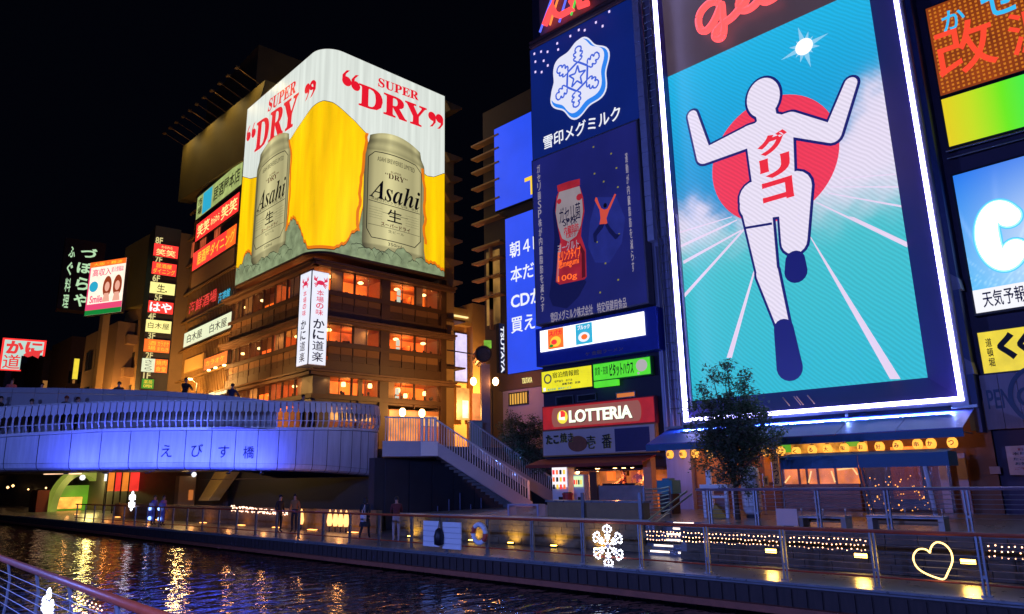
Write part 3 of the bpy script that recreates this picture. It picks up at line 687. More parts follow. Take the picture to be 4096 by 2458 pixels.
for i in range(NC):
    a, c2 = ss[i], ss[i+1]
    za, zc = interp(foam_pts, a), interp(foam_pts, c2)
    ia, ic = interp(ice_pts, a)+wob[i]*0.6, interp(ice_pts, c2)+wob[i+1]*0.6
    ia, ic = max(ia, zBt+0.15), max(ic, zBt+0.15)
    def q(mb, z0a, z0c, z1a, z1c, off=0.0): mb.quad(wrap(a, z0a, off), wrap(c2, z0c, off), wrap(c2, z1c, off), wrap(a, z1a, off))
    q(ice, zBt, zBt, ia, ic); q(outl, ia, ic, ia+0.06, ic+0.06); q(edge, ia+0.06, ic+0.06, ia+0.3, ic+0.3); q(beer, ia+0.3, ic+0.3, za-0.05, zc-0.05); q(outl, za-0.05, zc-0.05, za, zc); q(foam, za, zc, zT, zT)
for nm, b, m in (('foam_area', foam, G_FOAM), ('beer_area', beer, G_BEER), ('beer_edge', edge, G_BEERO), ('ice_area', ice, G_ICE), ('outline', outl, G_LINE)): part(sg, nm, b, m)
b = MB()
for i in range(0, NC):
    a, c2 = ss[i], ss[i+1]
    for z0, z1 in ((zT+0.002, zT+0.06), (zBt-0.18, zBt-0.002)):
        b.quad(wrap(a, z0, 0.02), wrap(c2, z0, 0.02), wrap(c2, z1, 0.02), wrap(a, z1, 0.02)); b.quad(wrap(a, z0, 0.02), wrap(c2, z0, 0.02), wrap(c2, z0, -0.6), wrap(a, z0, -0.6)); b.quad(wrap(a, z1, 0.02), wrap(c2, z1, 0.02), wrap(c2, z1, -0.6), wrap(a, z1, -0.6))
for s in (s_max, s_min): b.quad(wrap(s, zBt, 0), wrap(s, zT, 0), wrap(s, zT, -0.6), wrap(s, zBt, -0.6))
part(sg, 'case', b, M_WOOD)
# cans: a body of shaded columns on each flat face, with rim, printed frame and lettering
def facemap(side):
    if side > 0: return lambda u, z, off: wrap(u, z, off)
    return lambda u, z, off: wrap(u, z, off)
CANG = [glow('can_silver_%d' % i, c, 1.0, 0.06, 2) for i, c in enumerate(('#4f4c34', '#6f6b49', '#8f8a60', '#a9a276', '#98916a', '#7d7753', '#5e5a3e'))]
def can(s0, s1, z0, z1, side):
    n = 48; H = z1-z0; Wd = s1-s0
    prof = [(0.0, 0.80), (0.02, 0.9), (0.05, 0.98), (0.09, 1.0), (0.84, 1.0), (0.88, 0.985), (0.94, 0.87), (0.965, 0.86), (1.0, 0.84)]
    def pt(u, v, off=0.03):
        w = np.interp(v, [p[0] for p in prof], [p[1] for p in prof]); uu = (u-0.5)*w+0.5
        zz = z0+v*H+H*(0.075 if v > 0.5 else 0.02)*(1-(2*u-1)**2)*(abs(v-0.5)*2)**1.5
        return wrap(s0+uu*Wd, zz, off)
    base = np.array(lin('#c4bc88')); cols = []; P = []; NVv = 60
    for j in range(NVv+1):
        v = j/NVv
        for i in range(n+1):
            u = i/n; sh = float(np.interp(u, [0, .06, .16, .3, .40, .6, .8, .9, 1], [.16, .4, .85, 1.0, 1.35, .9, .7, .95, .3]))
            if v > .86: sh *= .62+.5*math.sin((v-.86)*40)**2*.5
            if v > .965: sh *= 1.25
            if v < .07: sh *= .6
            sh *= 1+.06*mnoise.noise(Vector((u*14, v*3, 1)))
            P.append(pt(u, v)); cols.append((*(base*sh), 1))
    o3 = FR[sg.name][1]; cme2 = bpy.data.meshes.new('can')
    cme2.from_pydata([(p[0]-o3[0], p[1]-o3[1], p[2]-o3[2]) for p in P], [], [(j*(n+1)+i, j*(n+1)+i+1, (j+1)*(n+1)+i+1, (j+1)*(n+1)+i) for j in range(NVv) for i in range(n)])
    ca_ = cme2.color_attributes.new('Col', 'FLOAT_COLOR', 'POINT'); ca_.data.foreach_set('color', np.array(cols).ravel()); cme2.materials.append(vcol_glow('can_print', 1.0))
    cn = part(sg, 'can', cme2, None, label='silver beer can on the %s face' % ('right' if side > 0 else 'left'))
    def line(pts, w=0.006, m=INK, nm='print_frame'):
        b = MB()
        for (u0, v0), (u1, v1) in zip(pts[:-1], pts[1:]):
            d = math.hypot(u1-u0, v1-v0) or 1; nx, ny = -(v1-v0)/d*w*1.0, (u1-u0)/d*w*0.55
            for k in range(6):
                a, c2 = k/6, (k+1)/6
                p = [(u0+(u1-u0)*a+nx, v0+(v1-v0)*a+ny), (u0+(u1-u0)*c2+nx, v0+(v1-v0)*c2+ny), (u0+(u1-u0)*c2-nx, v0+(v1-v0)*c2-ny), (u0+(u1-u0)*a-nx, v0+(v1-v0)*a-ny)]
                b.add([pt(*q, 0.06) for q in p], [(0, 1, 2, 3)])
        part(cn, nm, b, m)
    line([(0.06, 0.2), (0.06, 0.80), (0.16, 0.845), (0.84, 0.845), (0.94, 0.80), (0.94, 0.2), (0.84, 0.13), (0.14, 0.13), (0.06, 0.2)], 0.006)
    line([(0.3, 0.365), (0.72, 0.365)], 0.003); line([(0.08, 0.44), (0.92, 0.44)], 0.005); line([(0.08, 0.24), (0.92, 0.24)], 0.003)
    def tx(s, u0, u1, v0, v1, m, bold=0.0, shear=0.0, nm='can_lettering'):
        v, f = glyphs(s, bold); a = v[:, :2].min(0); c2 = v[:, :2].max(0)
        P = [pt(u0+(p[0]-a[0])/(c2[0]-a[0])*(u1-u0)+shear*(p[1]-a[1]), v0+(p[1]-a[1])/(c2[1]-a[1])*(v1-v0), 0.07) for p in v]
        part(cn, nm, MB().add(P, f), m)
    CR = mat('can_red', (0.6, 0.03, 0.02), 0.5)
    tx('𝑨𝒔𝒂𝒉𝒊', 0.09, 0.92, 0.47, 0.63, INK, 0.0)
    tx('“𝐃𝐑𝐘”', 0.33, 0.70, 0.66, 0.70, CR); tx('SUPER', 0.42, 0.6, 0.705, 0.722, CR)
    tx('ASAHI BREWERIES LIMITED', 0.2, 0.82, 0.775, 0.81, INK); tx('洗練されたクリアな味、辛口', 0.12, 0.88, 0.45, 0.475, INK)
    tx('生', 0.38, 0.62, 0.30, 0.41, INK, 0.03); tx('スーパードライ', 0.28, 0.76, 0.245, 0.282, CR, 0.02); tx('生ビール', 0.4, 0.66, 0.2, 0.225, INK); tx('350ml', 0.4, 0.62, 0.085, 0.112, INK)
    for k in range(5): line([(0.09, 0.39-k*0.022), (0.3, 0.39-k*0.022)], 0.0015, nm='fine_print'); line([(0.68, 0.39-k*0.022), (0.9, 0.39-k*0.022)], 0.0015, nm='fine_print')
def zat(px, py): return s_px(px, py)
a = A3(822, 850); b_ = A3(1182, 950); top = A3(1000, 545); bot = A3(980, 1300)
can(a[0], b_[0], A3(830, 1225)[1]-0.7, A3(850, 600)[1]+0.35, 1)
a = A3(185, 900); b_ = A3(380, 900)
can(a[0], b_[0], A3(250, 1320)[1], A3(300, 640)[1]+0.1, -1)
# rocks of ice over the foot of the cans
random.seed(21)
for (sa, sb, base) in ((A3(790, 1150)[0], A3(1180, 1300)[0], None), (A3(60, 1300)[0], A3(400, 1200)[0], None)):
    b = MB(); b2 = MB(); sx = sa
    while sx < sb:
        r = random.uniform(0.55, 1.0); zc = zBt+random.uniform(0.2, 0.75)
        n = 11; pts = [(sx+r*(0.9+0.25*random.random())*math.cos(PI*k/(n-1)), max(zBt+0.02, zc+r*(0.8+0.3*random.random())*math.sin(PI*k/(n-1)))) for k in range(n)]
        pts = [p for p in pts if s_min < p[0] < s_max]
        if len(pts) > 3:
            P = [wrap(p[0], p[1], 0.10) for p in pts]+[wrap(pts[-1][0], zBt+0.01, 0.10), wrap(pts[0][0], zBt+0.01, 0.10)]
            b.add(P, [tuple(range(len(P)))])
            for k in range(len(pts)-1):
                (u0, v0), (u1, v1) = pts[k], pts[k+1]
                b2.add([wrap(u0, v0, 0.115), wrap(u1, v1, 0.115), wrap(u1, v1-0.05, 0.115), wrap(u0, v0-0.05, 0.115)], [(0, 1, 2, 3)])
        sx += r*1.15
    part(sg, 'ice_rock', b, G_ICE); part(sg, 'rock_outline', b2, G_LINE)
# orange torn edges beside the cans
for pts in ([(843, 570), (835, 640), (822, 720), (815, 800), (800, 900), (798, 1000), (785, 1040), (790, 1150)], [(1170, 780), (1185, 900), (1180, 1000), (1190, 1080), (1178, 1150), (1190, 1230)], [(385, 608), (398, 700), (392, 830), (388, 950), (380, 1040), (365, 1150)]):
    P = [A3(*p) for p in pts]; b = MB(); w = 0.13
    for (u0, v0), (u1, v1) in zip(P[:-1], P[1:]):
        m_ = [(u0, v0), ((u0*2+u1)/3+random.uniform(-.08, .08), (v0*2+v1)/3), ((u0+u1*2)/3+random.uniform(-.08, .08), (v0+v1*2)/3), (u1, v1)]
        for (a0, c0), (a1, c1) in zip(m_[:-1], m_[1:]): b.add([wrap(a0-w, c0, 0.05), wrap(a0+w, c0, 0.05), wrap(a1+w, c1, 0.05), wrap(a1-w, c1, 0.05)], [(0, 1, 2, 3)])
    part(sg, 'beer_edge', b, G_BEERO)
# red lettering on both faces
def stext(txt, pA, pB, hA, m, bold=0.0, shear=0.0):
    (sa, za), (sb, zb2) = A3(*pA), A3(*pB)
    h = A3(*hA)[1]-za; v, f = glyphs(txt, bold); a = v[:, :2].min(0); c2 = v[:, :2].max(0)
    P = [wrap(sa+(p[0]-a[0])/(c2[0]-a[0])*(sb-sa)+shear*(p[1]-a[1]), za+(p[1]-a[1])/(c2[1]-a[1])*h+(zb2-za)*(p[0]-a[0])/(c2[0]-a[0]), 0.03) for p in v]
    return part(sg, 'lettering', MB().add(P, f), m)
stext('𝐃𝐑𝐘', (790, 402), (1195, 545), (790, 270), G_REDP, 0.018); stext('𝐒𝐔𝐏𝐄𝐑', (908, 292), (1148, 378), (908, 238), G_REDP, 0.015)
stext('𝐃𝐑𝐘', (175, 685), (425, 515), (175, 525), G_REDP, 0.018, 0.25); stext('𝐒𝐔𝐏𝐄𝐑', (255, 447), (420, 330), (255, 378), G_REDP, 0.015, 0.2)
def quote(pts, close):
    b = MB()
    for cx, cy in pts:
        s, z = A3(cx, cy); b.add([wrap(s+0.42*math.cos(2*PI*k/16), z+0.42*math.sin(2*PI*k/16), 0.03) for k in range(16)], [tuple(range(16))])
        sg_ = -1 if close else 1
        tail = [(0.0, 0.40), (0.42, 0.1), (0.40, -0.45), (0.05, -0.95), (-0.25, -1.05), (0.1, -0.6), (0.15, -0.2)]
        P = [(s+u*1.0, z+v) if close else (s-u, z-v) for u, v in tail]
        b.add([wrap(p[0], p[1], 0.034) for p in P], [(0, 1, 2, 3, 4, 5, 6)])
    part(sg, 'lettering', b, G_REDP)
quote([(722, 262), (775, 290)], False); quote([(1228, 470), (1272, 484)], True)
quote([(142, 590), (172, 570)], False); quote([(490, 305), (520, 285)], True)

# ---- vertical lit blade sign on the corner
xa, zt1 = FC.hit(1266, 1083, -0.95); xb, _ = FC.hit(1318, 1090, -0.95); _, zb1 = FC.hit(1252, 1460, -0.95)
vs_ = thing('vertical_sign', 'tall white lit sign with red and navy Japanese lettering on the corner of the restaurant', 'sign', FC, (0, 0, zb1))
part(vs_, 'case', MB().box(-0.93, xb, -0.93, 0.75, zb1, zt1), M_WHITE)
gv = glow('white_sign_face', (0.86, 0.88, 1.0), 1.0, 0.04)
part(vs_, 'face', MB().box(-0.90, xb-0.03, -0.95, -0.935, zb1+0.05, zt1-0.05), gv); part(vs_, 'face', MB().box(-0.95, -0.935, -0.90, 0.72, zb1+0.05, zt1-0.05), gv)
part(vs_, 'edge_trim', MB().box(-0.97, -0.91, -0.97, -0.951, zb1, zt1).box(-0.97, -0.951, -0.95, -0.91, zb1, zt1), NAVY)
Hs = zt1-zb1; GR = glow('sign_red_print', '#e0204c', 1.0, sample=False)
w = xb+0.9; cx = (xb-0.9)/2
for side in (0, 1):
    def wf(x, y, z, side=side): return (x, -0.965, z) if side == 0 else (-0.965, -0.09-(x-cx)*0.85, z)
    for s, z0, z1, m, k in (('本場の味', 0.52, 0.80, GR, 0.22), ('かに道楽', 0.03, 0.49, NAVY, 0.33)):
        part(vs_, 'lettering', text_mb(MB(), s, cx-w*k, cx+w*k, zb1+Hs*z0, zb1+Hs*z1, 0, 0.02, True, warp=wf), m)
    # crab emblem: body, two claws, legs
    z = zb1+Hs*0.875; b = MB()
    pl = [[(cx+0.3*math.cos(2*PI*k/14), z+0.17*math.sin(2*PI*k/14)) for k in range(14)]]
    for sgn in (-1, 1):
        pl.append([(cx+sgn*0.25, z+0.02), (cx+sgn*0.55, z+0.15), (cx+sgn*0.5, z+0.5), (cx+sgn*0.4, z+0.25), (cx+sgn*0.22, z+0.45), (cx+sgn*0.3, z+0.2)])
        for k in range(3): pl.append([(cx+sgn*0.2, z-0.05*k), (cx+sgn*(0.52-0.05*k), z-0.1-0.12*k), (cx+sgn*(0.5-0.05*k), z-0.17-0.12*k), (cx+sgn*0.18, z-0.06-0.05*k)])
    for p in pl: b.add([wf(x, 0, q) for x, q in p], [tuple(range(len(p)))])
    part(vs_, 'crab_emblem', b, GR)

# ================================================================== BUILDINGS LEFT OF THE RESTAURANT
FB = Frame((27.3, 60.6), 4.0, 'L')
def q6(zx, zy): return (700+zx/2.697, 600+zy/2.697)
def q1(zx, zy): return (zx/2.12, 900+zy/2.12)
bxl = FB.hit(722, 1500)[0]; btop = FB.hit(712, 807)[1]
bb = thing('brown_building', 'tall brown building with vertical slats and stacked red and white signs left of the restaurant', 'building', FB, (0, 0, 4.0))
part(bb, 'wall', MB().box(bxl, 0.6, 0.3, 16, 4.0, btop+10), M_WALLB)
n = 34
SLM = mat('bronze_slat', (0.22, 0.125, 0.04), 0.55, 0.3, 0.3, 2)
for i in range(n):
    x = bxl+0.2+(0.4-bxl)*i/n; part(bb, 'slat', MB().box(x, x+0.12, 0.02, 0.297, 4.2, btop-0.4), SLM)
for k in range(9):
    z = 6.2+k*3.0
    if z < btop: part(bb, 'cross_beam', MB().box(bxl-0.9, 0.4, -0.25, -0.02, z, z+0.14), SLM)
G_DIM = glow('dim_red_window', (0.55, 0.09, 0.03), 0.9, 0.4, 1)
for (zx, zy) in ((125, 1120), (190, 1080), (285, 990), (320, 960), (440, 880), (470, 870)):
    x, z = FB.hit(*q6(zx, zy), -0.06); w = part(bb, 'window', MB().box(x-0.35, x+0.35, -0.06, -0.03, z-0.8, z+0.8), G_DIM); part(w, 'frame', MB().box(x-0.02, x+0.02, -0.08, -0.062, z-0.8, z+0.8), M_BLACK)
# big olive billboard back on the roof; warm spots added on some lamp arms
def qd(fr, pts, y, depth, label, cat, m, name, case=None):
    P = [fr.hit(*p, y) for p in pts]
    t = thing(name, label, cat, fr, (P[0][0], y, P[3][1]))
    part(t, 'board', MB().prism(P[::-1], y, y+depth), m); return t, P
M_OLIVE = mat('unlit_billboard', (0.17, 0.13, 0.035), 0.7, 0, 0.3, 0.35)
t, P = qd(FB, [(732, 588), (1062, 320), (972, 640), (712, 807)], -0.6, 1.4, 'large olive billboard with lamp arms on the roof of the brown building', 'billboard', M_OLIVE, 'rooftop_billboard')
x0, z0 = P[0]; x1, z1 = P[1]
for i in range(11):
    f = i/10; x = x0+(x1-x0)*f*0.93+0.2; z = z0+(z1-z0)*f*0.93
    a = part(t, 'lamp_arm', MB().tube([(x, -0.5, z+0.05), (x, -2.6, z+0.9)], 0.04, 5), SLM)
    part(a, 'lamp_head', MB().box(x-0.2, x+0.2, -2.85, -2.55, z+0.8, z+0.95), SLM)
    if i % 3 == 1: lamp('SPOT', FB.world(x, -2.7, z+0.75), 420, (1, .7, .25), .1, t, FB.world(x, -.6, z-4), 2.4)
# signs on the brown building
G_GRN = glow('green_cream_light', '#b4c476', 0.8, 0.3, 1)
G_CY = glow('cyan_print', '#2fb4d8', 0.9, sample=False)
t = sign(FB, 'pale green lit sign, topmost on the brown building', 'sign', q6(245, 520), q6(715, 370), -0.4, G_GRN, group='signs on the brown building')
patch(t, 0.15, 0.36, 0.03, 0.97, G_CY); write(t, '市場', 0.03, 0.13, 0.1, 0.9, INK, 0.02, True); write(t, '居酒屋本店', 0.4, 0.96, 0.2, 0.8, INK, 0.02)
t = sign(FB, 'red lit sign with white characters, second from the top of the brown building', 'sign', q6(235, 810), q6(680, 660), -0.4, G_RED, group='signs on the brown building')
write(t, '笑笑', 0.04, 0.34, 0.15, 0.85, G_CREAM, 0.02); write(t, 'わらわら', 0.38, 0.58, 0.3, 0.7, G_CREAM); write(t, '笑笑', 0.62, 0.97, 0.15, 0.85, G_CREAM, 0.02)
t = sign(FB, 'red and orange lit sign with yellow lettering, third from the top of the brown building', 'sign', q6(200, 1120), q6(650, 1010), -0.4, G_RED, group='signs on the brown building')
patch(t, 0.8, 1.0, 0.0, 1.0, G_ORANGE); write(t, '居酒屋', 0.12, 0.42, 0.15, 0.85, G_YTXT, 0.02); write(t, 'ダイニング', 0.44, 0.98, 0.2, 0.8, G_YTXT)
x0, z0 = FB.hit(*q6(175, 1440), -0.1); x1, z1 = FB.hit(*q6(620, 1330), -0.1); part(bb, 'blank_band', MB().box(x0, x1, -0.1, 0.0, z0-0.6, z0+1.0), M_TAN)
nt = thing('neon_lettering', 'row of red and cyan neon characters across the slats of the brown building', 'sign', FB, (0, 0, 14))
x0, z0 = FB.hit(755, 1243, -0.2); x1, z1 = FB.hit(865, 1200, -0.2); part(nt, 'lettering', text_mb(MB(), '海鮮酒場', x0, x1, z0-0.45, z0+0.75, -0.2, 0.02), glow('neon_red', '#e02a30', 1.0, sample=False))
x0, z0 = FB.hit(873, 1200, -0.2); x1, z1 = FB.hit(919, 1180, -0.2); part(nt, 'lettering', text_mb(MB(), '海遊館', x0, x1, z0-0.4, z0+0.6, -0.2, 0.02), G_CY)
part(nt, 'rail', MB().box(FB.hit(755, 1243, -0.1)[0], x1, -0.15, -0.05, z0-0.75, z0-0.65), M_DARK)
t = sign(FB, 'white lit sign with black brush lettering, wide one low on the brown building', 'sign', (738, 1336), (922, 1310), -0.4, glow('white_sign', '#e8f0c8', 1.0, 0.05), group='signs on the brown building')
write(t, '白木屋', 0.08, 0.42, 0.2, 0.8, INK); write(t, '白木屋', 0.58, 0.92, 0.2, 0.8, INK)
t = sign(FB, 'small orange lit sign above the lamps at the foot of the brown building', 'sign', (818, 1438), (906, 1452), -0.5, G_ORANGE, group='signs on the brown building')
write(t, 'カラオケ', 0.08, 0.9, 0.3, 0.75, G_YTXT)
x0, z0 = FB.hit(735, 1490, -0.3); x1, z1 = FB.hit(812, 1440, -0.3); part(bb, 'fascia_board', MB().box(x0, x1, -0.3, -0.05, z0-0.1, z0+1.2), mat('lit_fascia', (0.4, 0.25, 0.08), 0.6))
t = sign(FB, 'white lit sign just above the bridge parapet at the foot of the brown building', 'sign', (835, 1575), (905, 1572), -0.9, MATS['white_sign'])
write(t, 'ドラッグ', 0.1, 0.9, 0.2, 0.8, INK)
for px, py in ((835, 1482), (862, 1472), (897, 1462)):
    x, z = FB.hit(px, py, -0.8); part(bb, 'spot_lamp', MB().box(x-0.12, x+0.12, -0.9, -0.7, z-0.06, z+0.06), G_WARM); lamp('SPOT', FB.world(x, -0.8, z-0.1), 260, (1, 0.6, 0.2), 0.1, bb, FB.world(x, 0.2, z-6), 1.7)

# sign tower standing out from the wall, one sign per floor
FE = Frame((25.2, 74.5), 8.5, 'F')
tx0, _ = FE.hit(600, 1300); tx1, ttop = FE.hit(718, 945); 
tw = thing('sign_tower', 'narrow dark tower carrying a column of eight small lit floor signs', 'sign tower', FE, (0, 0, 4))
part(tw, 'tower_body', MB().box(tx0-0.3, tx1+0.2, 0.3, 3, 4, ttop+0.8), M_DARK); part(tw, 'side_wall', MB().box(tx1+0.21, tx1+4, 0.35, 12, 4, ttop+0.5), M_WALLB)
def F_(label, tl, br, face): return sign(FE, label, 'sign', q1(*tl), q1(*br), 0, face, rim=0.03, depth=0.28, group='floor signs on the tower')
t = F_('red floor sign with white characters at the top of the sign tower', (1310, 155), (1505, 290), G_RED); write(t, '笑笑', 0.1, 0.9, 0.08, 0.6, G_CREAM, 0.02); write(t, 'わらわら', 0.3, 0.75, 0.68, 0.9, G_CREAM)
t = F_('red floor sign with yellow dining lettering, second from the top of the tower', (1295, 310), (1490, 442), G_RED); write(t, '居酒屋', 0.15, 0.8, 0.55, 0.9, G_YTXT); write(t, 'ダイニング', 0.05, 0.95, 0.08, 0.5, G_YTXT)
t = F_('cream floor sign with one large brush character on the tower', (1277, 480), (1478, 602), G_CREAM); write(t, '生', 0.28, 0.6, 0.15, 0.85, INK, 0.03); patch(t, 0.62, 0.68, 0.2, 0.32, INK)
t = F_('red floor sign with large white hiragana in the middle of the tower', (1262, 640), (1463, 762), G_RED); write(t, 'はや', 0.06, 0.94, 0.08, 0.92, G_WHITE, 0.03)
t = F_('yellow floor sign with black brush lettering on the tower', (1242, 800), (1446, 925), G_CREAM); write(t, '白木屋', 0.08, 0.92, 0.3, 0.8, INK)
t = F_('orange floor sign in two halves on the tower', (1227, 965), (1433, 1090), G_ORANGE); write(t, '酒場', 0.15, 0.45, 0.1, 0.9, G_YTXT, 0, True); write(t, 'カラオケ', 0.52, 0.96, 0.5, 0.9, G_YTXT); write(t, 'まねき', 0.52, 0.96, 0.12, 0.42, G_YTXT)
t = F_('white and orange floor sign, last but one on the tower', (1207, 1130), (1414, 1258), MATS['white_sign']); patch(t, 0.5, 1, 0, 1, G_ORANGE); write(t, 'さくら', 0.12, 0.4, 0.1, 0.9, INK, 0, True); write(t, '焼肉', 0.55, 0.95, 0.55, 0.92, G_YTXT, 0, name='lettering', off=0.03); write(t, '食堂', 0.55, 0.95, 0.08, 0.45, G_YTXT, off=0.03)
t = F_('green and yellow floor sign at the foot of the tower', (1205, 1305), (1300, 1392), glow('green_light', '#1c9428', 0.9)); write(t, '薬局', 0.15, 0.85, 0.5, 0.9, G_YTXT); write(t, 'OPEN', 0.15, 0.85, 0.12, 0.42, G_YTXT, 0.02)
b = MB()
for s, zx, zy in (('8F', 1320, 128), ('7F', 1315, 290), ('6F', 1295, 448), ('5F', 1312, 612), ('4F', 1258, 773), ('3F', 1255, 938), ('2F', 1235, 1105), ('1F', 1215, 1275)):
    (x0, zc), (x1, _) = FE.hit(*q1(zx, zy), 0.25), FE.hit(*q1(zx+62, zy), 0.25); text_mb(b, s, x0, x1, zc-0.35, zc+0.35, 0.27, 0.02)
part(tw, 'floor_numbers', b, glow('floor_numbers', '#e8d890', 0.9, sample=False))

# olive building with an unlit billboard left of the tower, a grey block with windows further off
FD = Frame((26.0, 84), 0.0, 'L')
t, P = qd(FD, [(502, 992), (608, 931), (583, 1214), (486, 1240)], 0, 1.6, 'blank olive billboard side left of the sign tower', 'billboard', M_OLIVE, 'side_billboard')
ob = thing('tan_building', 'tan building with dark balconies beneath the blank olive billboard', 'building', FD, (0, 0, 4))
x0, z0 = FD.hit(470, 1400, 0.5); x1, _ = FD.hit(578, 1400, 0.5)
part(ob, 'wall', MB().box(x0, x1, 0.9, 9, 4, FD.hit(540, 1225, .5)[1]), M_TAN)
for k in range(4):
    z = 6.5+k*3.6; part(ob, 'balcony', MB().box(x0+0.3, x0+5, -0.1, 0.88, z, z+1.0), mat('balcony_render', (0.3, 0.17, 0.08), 0.8)); part(ob, 'window', MB().box(x0+0.5, x0+4.6, 0.84, 0.89, z+1.05, z+2.8), mat('dark_glass', (0.02, 0.025, 0.03), 0.1))
FG_ = Frame((25, 108), 0, 'L')
gb = thing('grey_building', 'grey office block with dark windows far left behind the bridge', 'building', FG_, (0, 0, 4))
x0, _ = FG_.hit(335, 1400, 0); x1, zt2 = FG_.hit(470, 1285, 0)
part(gb, 'wall', MB().box(x0, x1, 0.1, 12, 4, zt2), mat('far_wall', (0.22, 0.13, 0.065), 0.9, 0, 0.25, 0.6))
part(gb, 'tower_wall', MB().box(x0+7, x1-3, -0.6, 0.09, 4, zt2+2), M_TAN)
for r in range(4):
    for cidx in range(2):
        xx = x0+1.2+cidx*3.4; z = 7+r*4.2
        if z+2 < zt2:
            w = part(gb, 'window', MB().box(xx, xx+2.2, 0.02, 0.097, z, z+2.2), MATS['dark_glass']); part(w, 'frame', MB().box(xx+1.05, xx+1.15, -0.01, 0.018, z, z+2.2), M_DARK)
# a row of further blocks, dark against the sky
for i, (px0, px1, pt, d, lb) in enumerate([(180, 300, 1400, 150, 'low dark block right of the crab restaurant sign'), (-60, 190, 1440, 170, 'dark block behind the crab restaurant sign'), (290, 345, 1345, 135, 'slim dark block behind the yellow strip sign')]):
    fr = Frame((20, d), 0, 'F'); x0, zt2 = fr.hit(px0, pt); x1, _ = fr.hit(px1, pt)
    t = thing('far_building', lb, 'building', fr, (x0, 0, 4)); part(t, 'wall', MB().box(x0, x1, 0, 12, 4, zt2), mat('far_dark_wall', (0.15, 0.09, 0.055), 0.9))
    for r in range(int((zt2-8)/4)):
        for c2 in range(3):
            xx = x0+(x1-x0)*(c2+0.2)/3; part(t, 'window', MB().box(xx, xx+(x1-x0)*0.17, -0.05, -0.01, 7+r*4, 9+r*4), MATS['dark_glass'] if (r+c2+i) % 3 else glow('far_window', (0.6, 0.25, 0.06), 0.5, sample=False))
# poster with two portraits
FP = Frame((22.5, 76), -25, 'L')
t = sign(FP, 'pink and white lit poster with two portraits and a green foot band', 'poster', (363, 1053), (483, 1247), 0, glow('poster_cream', '#f4dcc8', 1.4, 0.1), depth=0.4, name='lit_poster')
patch(t, 0, 1, 0, 0.09, glow('poster_green', '#168a3a', 0.9)); patch(t, 0, 1, 0.09, 0.2, glow('poster_pink', '#f04a78', 1.0)); patch(t, 0, 1, 0.9, 1, G_ORANGE)
patch(t, 0, 0.035, 0.2, 0.9, MATS['poster_pink']); write(t, '高収入', 0.1, 0.62, 0.72, 0.86, MATS['poster_pink'], 0.02); write(t, '求人情報誌', 0.62, 0.95, 0.76, 0.86, MATS['poster_pink']); write(t, 'Smile', 0.1, 0.45, 0.22, 0.36, MATS['poster_pink'], 0.02); write(t, '大阪・難波', 0.1, 0.9, 0.92, 0.98, G_YTXT)
shape(t, oval(0.17, 0.53, 0.12, 0.1), G_CY)
HAIRP = glow('poster_hair', '#a04020', 0.9, sample=False); SKINP = glow('poster_skin', '#f2b098', 1.0, sample=False)
for cx in (0.55, 0.83):
    shape(t, oval(cx, 0.5, 0.12, 0.2), HAIRP, 'portrait_hair'); shape(t, oval(cx, 0.5, 0.065, 0.09), SKINP, 'portrait_face', off=0.02); shape(t, [(cx-0.1, 0.22), (cx+0.1, 0.22), (cx+0.06, 0.38), (cx-0.06, 0.38)], SKINP, 'portrait_shoulders', off=0.018)
# vertical puffer-restaurant sign
FZ = Frame((24.0, 96), 10, 'F')
x0, zt2 = FZ.hit(300, 975); x1, zb2 = FZ.hit(395, 1235)
t = thing('vertical_sign', 'dark vertical sign with pale green hiragana, tallest at the far left', 'sign', FZ, (x0, 0, zb2))
part(t, 'case', MB().box(x0-1, x1, 0.03, 2.0, zb2-0.5, zt2+0.6), mat('sign_maroon', (0.03, 0.008, 0.006), 0.6))
GZ = glow('pale_green_lettering', '#b8e0b0', 1.0, sample=False)
for s, a, b2 in (('づ', (690, 190), (820, 290)), ('ぼ', (660, 310), (775, 420)), ('ら', (650, 440), (750, 560)), ('や', (630, 580), (735, 700))):
    (xa, za), (xb, zb3) = FZ.hit(*q1(*a)), FZ.hit(*q1(*b2)); part(t, 'lettering', text_mb(MB(), s, xa, xb, zb3, za, 0, 0.03), GZ)
for s, a, b2 in (('ふ', (590, 180), (632, 280)), ('ぐ', (575, 310), (610, 430)), ('料', (558, 450), (592, 570)), ('理', (540, 590), (575, 705))):
    (xa, za), (xb, zb3) = FZ.hit(*q1(*a)), FZ.hit(*q1(*b2)); part(t, 'lettering', text_mb(MB(), s, xa, xb, zb3, za, 0, 0.02), GZ)
# crab restaurant sign, red on white
FK = Frame((18, 120), 14, 'F')
(x0, zt2), (x1, zb2) = FK.hit(12, 1352), FK.hit(170, 1490)
t = thing('crab_restaurant_sign', 'red framed white sign with large red hiragana at the far left edge', 'sign', FK, (x0, 0, zb2))
W_, H_ = x1-x0, zt2-zb2
part(t, 'case', MB().prism([(x0, zb2), (x0+W_*0.5, zb2), (x0+W_*0.5, zb2+H_*0.45), (x1, zb2+H_*0.5), (x1, zt2), (x0, zt2)], 0.04, 0.9), M_DARK)
part(t, 'face', MB().prism([(x0+W_*0.05, zb2+H_*.04), (x0+W_*0.47, zb2+H_*.04), (x0+W_*0.47, zb2+H_*0.48), (x1-W_*.05, zb2+H_*0.53), (x1-W_*.05, zt2-H_*.05), (x0+W_*.05, zt2-H_*.05)], 0.0, 0.03), glow('pale_sign', '#c8e8dc', 0.9))
